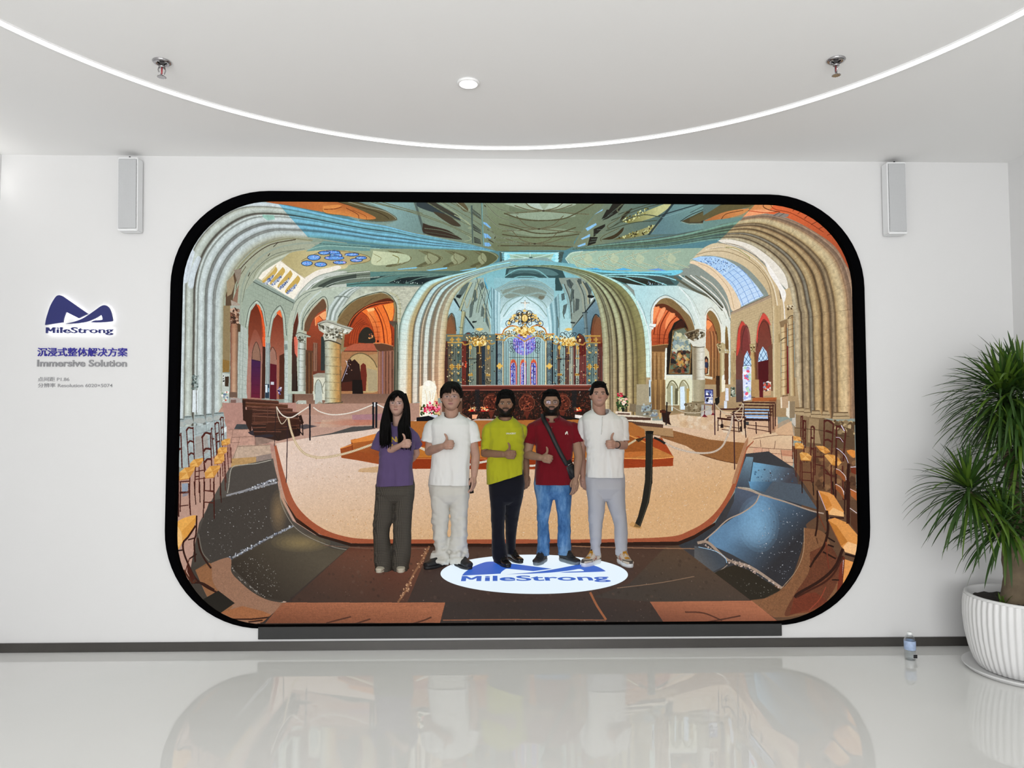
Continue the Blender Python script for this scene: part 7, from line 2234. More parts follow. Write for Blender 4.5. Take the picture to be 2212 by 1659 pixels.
S 2 1087 188 21 5 3.52 b0702c .7 0
S 3 1102 93 13 3 10 15 1.6 e8e0f0 1 1
S 4 1101 132 17 12 12 17 9 23 4.16 3a140e 1 1
S 4 1103 131 15 12 14 18 8 22 1.92 d8d4e8 1 1
S 2 1120 52 10 20 3.2 d8d0e0 1 1
S 2 1141 186 -9 125 9.6 2c100c 1 1
S 2 1103 135 -7 175 6.4 34140e 1 1
P 6 1135 140 15 -3 13 4 0 23 -7 2 -17 -17 d8883c 0 1
P 7 1100 202 14 9 13 17 4 14 -5 7 -14 -22 -13 -9 8a4c28 0 1
S 4 1100 202 14 8 15 18 3 14 1.92 ecd8dc 1 1
P 6 1097 257 16 10 13 21 -1 23 -14 -23 -13 -15 8a4c28 0 1
S 3 1097 256 16 10 14 22 1.92 ecd8dc 1 1
S 2 1147 198 17 -1 2.24 d8d4e8 1 1
P 4 1147 200 17 1 0 23 -15 -7 6c2c18 0 1
P 4 1145 272 19 10 0 30 -17 -14 b0683c 0 1
P 7 1041 276 35 8 16 11 31 56 -1 17 -48 -8 -9 -17 d8924c 0 1
P 4 1041 278 24 65 20 -14 -13 -31 c47c34 0 1
P 5 1075 350 13 -14 35 18 -1 14 -46 -8 e8b478 0 1
S 3 1039 276 -2 107 -8 50 5.76 28100a 1 1
S 2 1042 278 23 66 2.24 c0a8b8 1 1
S 4 1068 346 2 66 -15 55 -33 47 8 28100a 1 1
S 2 1077 370 45 3 4.8 2c120c 1 1
S 2 1042 363 22 52 3.2 6c3420 1 1
P 7 1071 377 22 -6 39 18 32 42 -3 69 -39 -15 -12 -17 d8924c 0 1
P 4 1071 379 39 90 22 -15 -33 -55 b87430 0 1
P 5 1117 471 16 -17 30 11 -6 36 -35 -12 ecb880 0 1
S 2 1072 381 38 90 2.56 7c4830 1 1
S 2 1069 370 -2 14 4.8 1c0c0a 1 1
S 5 1116 478 -29 62 -52 47 -72 41 -15 15 9.6 2a120c 1 1
S 5 1115 502 -29 55 -35 34 -51 27 -45 23 6.4 3c1a10 1 1
S 2 1122 496 35 11 6.4 1c0c0a 1 1
P 4 1118 513 30 11 -17 51 -22 31 dc9450 0 1
S 3 1118 506 -6 51 -9 49 6.4 5c2414 1 1
S 2 1116 516 -12 90 1.92 e8d8d8 1 1
P 4 1104 533 11 -17 -9 90 -18 17 6c2c1c 0 1
S 2 1069 439 22 15 4.8 1c0c0a 1 1
S 2 1068 463 19 8 5.44 1c0c0a 1 1
S 2 1051 487 41 25 5.44 24100a 1 1
S 2 1062 453 5 93 3.84 6a3020 1 1
S 2 1060 425 10 -6 3.2 24100a 1 1
S 2 1075 584 23 1 4.8 20100c 1 1
S 3 1053 608 -23 41 -40 39 2.56 94402c 1 1
S 2 1022 514 -16 26 6.4 2a140c 1 1
S 2 1032 439 4 20 3.2 3a2014 .7 1
S 3 1099 257 16 14 10 28 3.2 a86838 1 1
S 3 1099 255 19 16 8 28 1.44 e8dce4 1 1
S 2 1139 247 -4 145 11.2 30120c 1 1
S 2 1128 247 -4 114 3.84 28100c 1 1
P 4 1144 273 20 13 0 28 -18 -18 a85c2c 0 1
S 2 1144 273 20 12 1.6 e8dce4 1 1
S 2 1142 339 22 18 2.24 d8ccd0 1 1
P 4 1145 351 20 11 -1 65 -20 -31 4a2818 0 .8
S 2 1089 246 1 45 4.8 240e0a 1 1
S 2 1060 245 0 18 3.84 240e0a 1 1
S 2 990 244 0 38 3.2 1c0c0a 1 1
S 2 1025 245 2 48 3.2 1c0c0a 1 1
G 6 -242 -83 88 0 0 104 -88 0 40 -104 0 96 4a3428 6c4a38 0 1
G 7 -176 -95 452 -2 3 4 -18 18 -432 0 198 -19 0 17 7c3a2c 3c1410 0 1
S 2 -178 -95 454 -3 2.56 c8b4a8 1 1
S 2 -174 -87 447 -1 2.24 4a1c14 1 1
S 2 -172 -79 442 -2 2.56 a06050 1 1
P 6 -171 -76 444 -2 5 78 -12 24 -396 6 -43 -29 23150f 0 1
D 6 -169 -74 440 -1 1 70 -17 26 -385 3 -40 -26 1500 1.12 3.52 .8 5c2a1e 3c1810 6e3626 1c100c 4c2418 0e0a0a 42201a 542418
D 5 -169 -74 440 -1 1 70 -17 26 -385 3 110 .8 1.76 1 c8c0b4 a49c90 80786e 8c5a4a
E 1 -72 -37 5c2618 24 32 .75
R 1 -72 -34 8a4a34 27.2 27.2 1.92
D 4 -89 -58 35 0 0 47 -35 0 60 1.28 3.52 1 7c3826 3a140e 9c5038 200c08
P 3 -83 -5 23 0 -12 29 6a2c1e 0 .8
E 1 52 -37 5c2618 24 32 .75
R 1 52 -34 8a4a34 27.2 27.2 1.92
D 4 35 -58 35 0 -1 47 -35 0 60 1.28 3.52 1 7c3826 3a140e 9c5038 200c08
P 3 40 -5 24 0 -12 29 6a2c1e 0 .8
E 1 176 -37 5c2618 24 32 .75
R 1 176 -34 8a4a34 27.2 27.2 1.92
D 4 159 -58 35 0 -1 47 -35 0 60 1.28 3.52 1 7c3826 3a140e 9c5038 200c08
P 3 164 -5 24 0 -12 29 6a2c1e 0 .8
P 4 -150 -11 30 -2 -2 8 -25 1 b81c1c 0 1
D 4 -149 -20 28 0 -1 12 -27 0 26 1.28 3.2 1 f4dca8 f8a040 e84820
P 4 -109 -11 30 -2 -3 8 -25 1 b81c1c 0 1
D 4 -108 -20 28 0 -2 12 -26 0 26 1.28 3.2 1 f4dca8 f8a040 e84820
P 4 214 -11 31 -2 -3 8 -25 1 b81c1c 0 1
D 4 215 -20 28 0 -1 12 -27 0 26 1.28 3.2 1 f4dca8 f8a040 e84820
P 4 -128 -81 16 0 0 76 -15 0 14181c 0 .7
P 4 208 -78 18 0 -1 73 -14 0 14181c 0 .7
P 4 -176 24 451 -3 3 20 -454 6 4c1a12 0 1
P 4 -199 44 547 0 0 12 -547 0 e8dcd0 0 1
P 4 -216 56 564 0 0 14 -564 6 6c2c1c 0 1
P 4 -138 6 20 0 -6 15 -14 0 f0a880 0 1
P 4 -147 30 23 -9 64 0 -12 9 d8c8bc 0 .8
P 4 220 6 26 3 -3 12 -23 0 ece4dc 0 1
P 4 155 6 88 15 -12 9 -76 -6 14100e 0 1
G 6 -321 -91 54 -21 20 133 -73 0 21 -120 17 112 f6e8cc e0b47c 0 1
P 9 -313 -19 2 -56 7 -31 21 -6 20 19 -2 26 -8 40 4 40 -48 0 f8f4e4 1 1
E 1 -292 -101 fffaf0 8 9.6 1
E 1 -275 -86 fff6e4 6.4 8 1
S 3 -302 -80 7 29 -3 40 1.28 d8b888 1 1
S 3 -286 -75 4 32 -7 40 1.28 d8b888 1 1
S 2 -273 -70 -3 22 1.28 d8b888 1 1
D 4 -317 -25 64 -7 3 53 -72 0 60 1.92 4.8 1 3c4c20 2c3818 6c6c34 c8a070
D 5 -302 -38 44 -3 11 29 -35 19 -23 -13 44 2.24 5.12 1 d8204c f04c74 b01038 f890a8
P 4 -282 7 26 0 -4 19 -19 0 c8ccd8 0 1
P 5 -330 16 42 -6 30 11 -8 11 -64 -1 0c0c14 0 1
P 5 -117 21 -53 0 -176 0 -16 32 272 0 d8ccc0 0 0
P 10 -592 122 40 -16 7 -16 1068 -3 38 63 0 34 -201 9 -369 3 -368 -4 -211 -39 a0421c 0 1
G 6 -556 93 194 -38 1 118 -191 -45 63 -51 32 64 a85e28 8c4420 0 1
P 6 -557 95 77 -21 118 -22 0 17 -127 27 -60 8 d8843c 0 1
P 7 -592 123 40 -14 6 19 89 21 128 0 0 45 -258 -39 94481f 0 1
S 2 -592 123 43 -14 3.2 e09048 1 1
S 2 -552 104 3 29 2.24 6c2c10 1 1
P 6 -362 29 643 -6 137 10 44 25 4 28 -827 4 a8662f 0 1
P 5 -361 85 803 -4 32 26 0 11 -835 4 9c4018 0 1
P 6 -361 117 722 -4 202 37 0 8 -202 6 -722 -7 b8702c 0 1
P 6 -361 154 722 4 199 -3 -4 30 -196 5 -721 3 8c3414 0 1
S 3 -361 157 722 6 200 -8 1.6 f0a860 1 1
P 9 408 76 29 8 32 18 23 16 71 32 -3 6 -71 3 -102 -1 5 -22 b8763a 0 1
P 7 408 77 61 25 -2 8 25 5 -24 18 -76 3 5 -24 94501f 0 1
P 6 387 158 102 1 74 -5 -3 29 -71 5 -97 1 963a16 0 1
S 3 387 158 102 2 75 -6 2.88 e8a058 1 1
S 3 408 78 58 26 26 15 2.56 e49a50 1 1
N 5 387 120 105 -5 71 35 -3 33 -168 6 .12 12.8 2.4 0
P 4 387 136 80 -3 22 13 -102 11 b86028 0 .6
S 2 -698 -31 2 126 5.12 14121a 1 1
S 3 -776 12 0 134 -1 94 3.2 2a1820 1 1
S 3 -817 -20 -3 59 -2 77 2.24 20141a 1 1
S 2 -480 -37 1 89 7.04 14141a 1 1
S 2 -469 -37 0 89 7.04 14141a 1 1
S 2 -475 -36 0 15 4.8 dcdce0 1 1
W 7 -817 -20 13 20 14 12 18 5 18 -4 26 -17 26 -17 4.16 ddd6cc 8a7050 0
W 5 -817 -17 6 30 12 25 11 -4 11 -16 2.88 b8a890 8a7050 0
W 6 -686 -19 23 15 39 10 43 -2 43 -10 56 -22 3.84 ddd6cc 8a7050 0
W 3 -467 -30 26 13 11 6 3.84 e4e0dc 8a7050 0
W 12 -773 18 6 28 10 30 14 30 22 28 26 14 34 6 39 -4 43 -9 43 -13 53 -19 24 -9 8 d4bc98 8a7050 5.12
W 3 -321 119 22 11 22 11 6.4 e4dcc8 8a7050 4.8
S 2 -483 113 22 -11 1.6 5c4020 0 1
W 3 -325 117 28 11 32 13 7.2 e8e0d0 8a7050 4.16
W 3 -147 179 29 -6 32 -6 7.2 ece8e0 8a7050 3.84
W 3 45 180 26 3 32 -6 6.72 ece8e0 8a7050 3.84
W 3 209 174 23 -4 29 -12 6.4 e4dccc 8a7050 3.84
P 6 466 63 25 1 0 56 -3 126 -26 0 4 -126 1e1c16 0 1
P 12 471 63 21 2 -1 45 -3 128 -12 72 -19 52 -13 35 -22 -3 15 -36 14 -53 11 -67 7 -128 201e18 0 1
S 5 488 66 -2 108 -7 96 -13 56 -25 68 1.92 4a4638 1 1
P 4 470 62 24 1 -2 11 -21 -1 0c0c08 0 1
P 4 417 375 32 22 -16 3 -26 -12 b8884c 1 .6
W 11 508 90 21 12 26 14 32 12 42 9 42 3 37 -6 27 -19 16 -31 13 -37 6 -36 6.72 cbb8a8 7c6858 4.48
S 3 495 86 19 8 20 13 8 1c1816 1 1
W 3 432 94 -27 16 -10 5 7.36 c8b48c 8a7050 4.16
P 4 430 91 26 -6 3 6 -19 11 3c2a18 0 1
S 2 456 86 11 -2 3.2 1c1816 1 1
S 2 542 -38 -4 80 5.12 241a16 1 1
S 2 709 -35 0 112 3.84 3a2026 1 1
S 2 774 -6 0 204 3.2 3a2024 1 1
S 3 806 -36 3 69 3 55 3.2 2c1a1c 1 1
S 2 777 -5 -9 5 3.52 2c1c18 1 1
W 6 545 -36 23 19 31 14 32 3 32 -4 37 -20 3.2 b0a088 8a7050 0
W 4 713 -29 13 15 21 16 20 5 3.2 b0a088 8a7050 0
W 3 776 0 15 -10 14 -23 2.88 b0a088 8a7050 0
W 5 776 6 7 16 8 6 10 -14 5 -45 2.88 c4b09c 8a7050 0
G 7 -553 457 544 5 585 -4 326 282 -1793 -9 882 -272 -23 193 4a352b 302a28 0 1
G 6 -553 458 273 1 -98 191 -399 -3 227 -174 -79 175 58382c 3a2c26 0 1
P 6 -280 459 815 2 41 0 49 49 -499 142 -504 -2 382c28 0 .6
G 8 535 460 42 -2 219 192 -336 4 -205 -17 134 -47 208 -112 -71 161 4a3c30 383430 0 1
D 4 -553 458 1129 2 319 277 -1780 -9 420 1.6 6.4 .35 5c4c42 2a221e 443830 241c1a
D 4 -553 458 1129 2 319 277 -1780 -9 90 .64 1.6 .8 8c8078 70665e
S 5 -283 457 -31 50 -36 52 -29 52 -32 40 6.4 7c5a42 1 1
D 4 -277 457 -23 3 -111 185 23 0 60 1.28 3.52 1 9c7c60 5a3e2c b49474
S 3 616 567 -126 22 -147 17 2.56 7a6654 1 1
S 3 249 620 17 46 25 49 8 8c5a3c 1 1
S 3 -265 713 222 -1 334 4 3.84 7c5440 1 1
S 3 207 459 127 5 296 6 3.2 8a6a52 1 1
S 3 -644 453 172 12 189 0 2.56 6a5244 1 1
G 6 -800 649 550 3 -27 74 -595 2 212 -80 -7 82 9a6448 6e4430 0 1
K 4 -807 650 557 3 -16 61 -571 -1 6a4028 22 1 .96 .35
N 4 -807 650 557 3 -17 68 -586 1 .16 3.2 1.6 0
G 6 450 654 352 -2 93 85 -402 0 110 -82 -11 80 a0684c 6e4434 0 1
K 4 453 656 342 -1 86 66 -393 1 6a4028 20 1 .96 .35
S 3 -659 720 48 -12 37 -9 4.8 3a2018 .8 1
S 3 -566 724 41 -12 16 -5 4.8 3a2018 .8 1
S 3 -386 729 56 -16 28 -11 4.8 3a2018 .8 1
S 3 566 690 63 4 60 26 4.8 3a2018 .8 1
S 3 624 727 66 -11 65 -12 4.8 3a2018 .8 1
P 4 -890 719 1792 7 3 20 -1802 -8 2c2622 0 .8
D 4 -275 713 773 5 -1 19 -774 -5 50 1.28 3.52 .5 6c625a 8c847c 3c3430
T 4 -553 458 1129 0 326 282 -1793 -9 1.05 1 .98 0
"""
# ================================================================ immersive LED alcove
AXC,AZC=(AX0+AX1)/2,(AZ0+AZ1)/2
UNIT=.002; EYE_DIST=5.0                              # picture unit (m); the tub is projected in perspective about its own axis, from near the camera
CW,CH=2420,1530                                 # half size of nothing but the picture sheet: X -1210..1210, Y -765..765 units
def lay(x,y,z):
    k=1/(1+y/EYE_DIST); return (x-AXC)*k/UNIT,-(z-AZC)*k/UNIT
PIC=Painter(-1210,-765,1210,765,1.28)
def run_picture(txt):
    for ln in txt.strip().split('\n'):
        a=ln.split(); k=a[0]; i=1; args=[]
        def pts(n):
            nonlocal i
            v=[int(x) for x in a[i:i+2*n]]; i+=2*n
            out=[]; x=y=0
            for j in range(n): x+=v[2*j]; y+=v[2*j+1]; out.append((x,y))
            return out
        def num():
            nonlocal i
            i+=1; return float(a[i-1])
        def s():
            nonlocal i
            i+=1; return a[i-1]
        n=int(a[1]); i=2; p=pts(n)
        if k=='P': PIC.P(p,s(),num(),num())
        elif k=='G': c,d=s(),s(); sm,al=num(),num(); PIC.G(p[:-2],c,d,p[-2],p[-1],sm,al)
        elif k=='S': PIC.S(p,num(),s(),num(),None,num())
        elif k=='B':
            h=n//2; m=int(num()); st=[(num()/1000,s()) for _ in range(m)]; e=None
            if i<len(a): e=[[num() for _ in range(3)],[num() for _ in range(3)]]
            PIC.B(p[:h],p[h:],st,e)
        elif k=='J': h=n//2; c=s(); PIC.J(p[:h],p[h:],int(num()),num(),c,num(),num(),num(),num())
        elif k=='T': PIC.T(p,[num(),num(),num()],num())
        elif k=='N': PIC.N(p,num(),num(),num(),num())
        elif k=='K': c=s(); PIC.K(p,int(num()),int(num()),c,num(),num())
        elif k=='D': m=int(num()); q=num(); r=num(); al=num(); PIC.D(p,m,a[i:],q,r,al)
        elif k=='E': c=s(); PIC.E(*p[0],num(),num(),c,num())
        elif k=='R': c=s(); PIC.R(*p[0],num(),num(),num(),c)
        elif k=='Q': c=s(); PIC.Q(*p[0],num(),num(),num(),num(),c)
        elif k=='W':                              # twisted rope: body, light core, strands
            w=num(); c=s(); d=s(); tw=num(); PIC.S(p,w,c); PIC.S(p,w*.35,'f0e4cc',.6)
            if tw:
                q=spline(p,10); Ls=np.r_[0,np.cumsum(np.hypot(*np.diff(q,axis=0).T))]
                for t_ in np.arange(1,Ls[-1],tw):
                    A=np.array([np.interp(t_,Ls,q[:,0]),np.interp(t_,Ls,q[:,1])]); t2=min(t_+tw*.55,Ls[-1]); Bq=np.array([np.interp(t2,Ls,q[:,0]),np.interp(t2,Ls,q[:,1])])
                    e=(Bq-A)/(np.linalg.norm(Bq-A)+1e-6); nn=np.array([-e[1],e[0]])*w*.5; PIC.S([A-nn,Bq+nn],1.3,d,.8,None,0)
run_picture(PICTURE)
buf=np.ones((PIC.h,PIC.w,4),np.float32); buf[...,:3]=PIC.finish(.10)
img=bpy.data.images.new('cathedral_picture',PIC.w,PIC.h,alpha=False); img.colorspace_settings.name='sRGB'
img.pixels.foreach_set(np.ascontiguousarray(buf[::-1]).ravel()); img.pack(); del buf
def led(name,strength):
    m=bpy.data.materials.new(name); N,L,b=nodes(m)
    t=N.new('ShaderNodeTexImage'); t.image=img; t.extension='EXTEND'; uv=N.new('ShaderNodeUVMap'); uv.uv_map='picture'; L.new(uv.outputs[0],t.inputs[0])
    L.new(t.outputs[0],b.inputs['Emission Color']); b.inputs['Emission Strength'].default_value=strength; b.inputs['Base Color'].default_value=(.006,.006,.006,1); b.inputs['Roughness'].default_value=.7; b.inputs['Specular IOR Level'].default_value=.12
    return m
def uvmesh(name,V,F,m,parent,smooth=True):
    o=mk(name,V,F,m,parent,smooth); me=o.data; u=me.uv_layers.new(name='picture'); co=np.array(V,float)
    k=1/(1+co[:,1]/EYE_DIST); P=np.stack([(co[:,0]+AXC-AXC)*k/UNIT/CW+.5,(co[:,2]-AZC)*k/UNIT/CH+.5],1)
    vi=np.empty(len(me.loops),np.int32); me.loops.foreach_get('vertex_index',vi); u.data.foreach_set('uv',P[vi].astype(np.float32).ravel()); return o
scr=thing('immersive_screen',(AXC,0,0),'wide walk-in LED alcove showing a cathedral interior, black rounded frame','screen')
m_led=led('led_picture',1.0)
X0,X1=AX0-AXC,AX1-AXC
prof=rrect(X0,X1,AZ0,AZ1,ARAD,16); i0=0
ring_=prof                                        # starts at the right end of the flat floor, runs up, over and down to its left end
NY=48; V=[]; F=[]
for j in range(NY+1):
    y=ADEP*j/NY
    V+=[(x,y,z) for x,z in ring_]
n=len(ring_)
# split long straight runs so the picture lies true
def dens(P,step=.12):
    out=[]
    for a,b_ in zip(P[:-1],P[1:]):
        k=max(1,int(math.hypot(b_[0]-a[0],b_[1]-a[1])/step)); out+=[(a[0]+(b_[0]-a[0])*q/k,a[1]+(b_[1]-a[1])*q/k) for q in range(k)]
    return out+[P[-1]]
ring_=dens(prof); n=len(ring_); V=[(x,ADEP*j/NY,z) for j in range(NY+1) for x,z in ring_]
F=[(j*n+i,j*n+i+1,(j+1)*n+i+1,(j+1)*n+i) for j in range(NY) for i in range(n-1)]
uvmesh('led_surround',V,F,m_led,scr)
# back panel: rounded rectangle fan
bk=[(x,ADEP,z) for x,z in prof]; c=(0,ADEP,AZC); V=[c]; F=[]
for s in (.25,.5,.75,1.0): V+=[(x*s,ADEP,AZC+(z-AZC)*s) for x,y,z in bk]
n=len(bk)
for i in range(n): F.append((0,1+(i+1)%n,1+i))
for r in range(3):
    for i in range(n): F.append((1+r*n+i,1+r*n+(i+1)%n,1+(r+1)*n+(i+1)%n,1+(r+1)*n+i))
uvmesh('led_back_panel',V,F,m_led,scr,False)
# walk-on floor panel
fx0,fx1=-1.5935-AXC,1.947-AXC; nx=24; V=[(fx0+(fx1-fx0)*i/nx,-.012+(ADEP+.012)*j/NY,AZ0+.002) for j in range(NY+1) for i in range(nx+1)]
F=[(j*(nx+1)+i,j*(nx+1)+i+1,(j+1)*(nx+1)+i+1,(j+1)*(nx+1)+i) for j in range(NY) for i in range(nx)]
uvmesh('led_floor',V,F,m_led,scr,False)
m_blk=mat('black_frame',(.0012,.0012,.0016),rough=.95,spec=.02); m_lip=mat('charcoal_step_edge',(.020,.020,.020),rough=.6,noise=.3,nscale=5.)
# black frame: flange on the wall and a short return into the alcove
po=rrect(X0-.06,X1+.06,AZ0-.012,AZ1+.056,ARAD+.06,16); pi_=rrect(X0+.003,X1-.003,AZ0+.003,AZ1-.003,ARAD-.003,16); n=len(po)
V=[(x,-.001,z) for x,z in po]+[(x,-.022,z) for x,z in po]+[(x,-.022,z) for x,z in pi_]+[(x,.03,z) for x,z in pi_]
F=[(r*n+i,r*n+(i+1)%n,(r+1)*n+(i+1)%n,(r+1)*n+i) for r in range(3) for i in range(n)]
o=mk('frame',V,F,m_blk,scr)
bm=bmesh.new(); bbox(bm,fx0-.002,fx1+.003,-.026,.0,.080,AZ0-.001,.002); frombm('step_edge',bm,m_lip,scr)
# oval brand plate shown on the floor panel
m_ov=emit('floor_oval_white',srgb('e2f1fb'),1.0); m_bl=emit('floor_oval_blue',srgb('2f5fbe'),1.0)
OVX,OVY=.345,1.625
bm=bmesh.new(); vs_=[bm.verts.new((OVX-AXC+.845*math.cos(2*math.pi*i/96),OVY+.812*math.sin(2*math.pi*i/96),AZ0+.004)) for i in range(96)]; bm.faces.new(vs_); oval=frombm('floor_oval',bm,m_ov,scr)
def emblem(flat):
    """blue double-peak mark; unit box 0..1 by 0..1"""
    P=lambda s:[(float(a)-570)/810 for a in s.split()[0::2]] and [((float(s.split()[k])-570)/810,(570-float(s.split()[k+1]))/352) for k in range(0,len(s.split()),2)]
    Lf=np.vstack([crv(P('570 570 580 500 600 425 622 355 648 300 675 255 695 230 715 220 740 219 770 230'),4),crv(P('770 230 1080 437'),1),P('970 488'),P('820 416'),crv(P('812 425 798 465 788 500 783 538'),3)])
    Rt=np.vstack([crv(P('815 556 930 528 1020 492 1100 442 1170 392 1225 352 1255 338 1280 335 1305 342 1335 370 1358 418 1372 470 1380 512 1372 522 1355 527 1290 534 1200 538 1115 536'),4),crv(P('1115 536 1160 517 1210 513 1250 508 1258 500 1255 480 1245 456 1230 453'),4),crv(P('1230 453 1190 480 1130 508 1060 532 960 548'),3)])
    return Lf,Rt
def plate(name,polys,conv,thick,m,parent):
    bm=bmesh.new()
    for Pq in polys:
        vs_=[bm.verts.new(conv(x,y)) for x,y in Pq]; es=[bm.edges.new((vs_[i],vs_[(i+1)%len(vs_)])) for i in range(len(vs_))]
        bmesh.ops.triangle_fill(bm,use_beauty=True,use_dissolve=False,edges=es)
    if thick:
        r=bmesh.ops.extrude_face_region(bm,geom=list(bm.faces)); bmesh.ops.translate(bm,vec=thick,verts=[v for v in r['geom'] if isinstance(v,bmesh.types.BMVert)])
    return frombm(name,bm,m,parent)
Lf,Rt=emblem(0)
plate('emblem',(Lf,Rt),lambda x,y:(-.301-AXC+x*1.301,1.475+.065*x+y*.60,AZ0+.0055),None,m_bl,oval)
def brand_letters(name,x0,x1,z0,z1,dep):
    '''wide bold word mark: a drawn M, then ileStrong'''
    w=x1-x0; h=z1-z0; zb=z0+h*.235; me=text_mesh(name,'ileStrong',x0+w*.158,x1,z0,z1,dep,.023)
    bm=bmesh.new(); bm.from_mesh(me); M=[(0,0),(0,1),(.24,1),(.5,.55),(.76,1),(1,1),(1,0),(.76,0),(.76,.60),(.58,.28),(.42,.28),(.24,.60),(.24,0)]
    vs_=[bm.verts.new((x0+a*w*.135,-dep/2,zb+c*(z1-zb)*.96)) for a,c in M]; es=[bm.edges.new((vs_[i],vs_[(i+1)%13])) for i in range(13)]
    r=bmesh.ops.triangle_fill(bm,use_beauty=True,use_dissolve=False,edges=es); fs=[f for f in r['geom'] if isinstance(f,bmesh.types.BMFace)]
    r=bmesh.ops.extrude_face_region(bm,geom=fs); bmesh.ops.translate(bm,vec=(0,dep,0),verts=[q for q in r['geom'] if isinstance(q,bmesh.types.BMVert)])
    bmesh.ops.recalc_face_normals(bm,faces=bm.faces); bm.to_mesh(me); bm.free(); return me
me=brand_letters('lettering',-.300-AXC,.985-AXC,0,1,.001)
for v in me.vertices: v.co=Vector((v.co.x,1.20+v.co.z*.265,AZ0+.0055+.0004*(v.co.y>0)))
ol=bpy.data.objects.new('lettering',me); link(ol,oval,m_bl)
# ================================================================ sign on the left of the alcove
m_navy=mat('navy_acrylic',srgb('1f2566'),rough=.45); m_edge=mat('grey_lettering',srgb('8f8f92'),rough=.5); m_vio=mat('violet_blue_lettering',srgb('2a2396'),rough=.5); m_halo=emit('sign_back_light',(1,1,1),5.0)
sg=thing('logo_sign',(-2.839,0,2.25),'blue halo-lit double-peak company logo on the white wall','sign')
cv=lambda x,y:(-3.0654+x*.4526+2.839,-.018,2.196+y*.2035-2.25)
plate('emblem',(Lf,Rt),cv,(0,-.012,0),m_navy,sg)
me=brand_letters('lettering',-3.0592+2.839,-2.6102+2.839,2.128-2.25,2.181-2.25,.012)
for v in me.vertices: v.co.y-=.024
link(bpy.data.objects.new('lettering',me),sg,m_navy)
# back light strips hidden behind the mark, shining on the wall
def shrink(P,d):
    P=np.asarray(P); c=P.mean(0); return c+(P-c)*d
plate('back_light',(shrink(Lf,.9),shrink(Rt,.9)),lambda x,y:(cv(x,y)[0],-.016,cv(x,y)[2]),None,m_halo,sg)
bm=bmesh.new(); bbox(bm,-3.05+2.839,-2.62+2.839,-.0165,-.0155,2.140-2.25,2.172-2.25); frombm('back_light',bm,m_halo,sg)
def line(s,x0,x1,z0,z1,m,label,bold,dep=.004):
    me=text_mesh('sign_lettering',s,x0,x1,z0,z1,dep,bold)
    for v in me.vertices: v.co.y-=dep/2+.0006
    o=bpy.data.objects.new('sign_lettering',me); link(o,None,m); tag(o,label,'lettering','wall lettering under the logo'); return o
line('沉浸式整体解决方案',-3.1255,-2.5198,1.9835,2.0436,m_vio,'row of violet-blue Chinese characters under the blue logo',.009,.008)
line('Immersive Solution',-3.1257,-2.522,1.9135,1.9615,m_edge,'large grey English words reading Immersive Solution',.022,.006)
line('点间距 P1.86',-3.1192,-2.9085,1.8133,1.8433,m_edge,'short small grey line reading P1.86, upper of two',.006,.002)
line('分辨率 Resolution 6020×5074',-3.1179,-2.616,1.7713,1.8016,m_edge,'long small grey line reading Resolution 6020×5074',.006,.002)
# speakers
speaker(-2.498,3.3365,'white column speaker on the wall left of the alcove',.02,-.018)
speaker(2.788,3.346,'white column speaker on the wall right of the alcove',-.03,0.0)
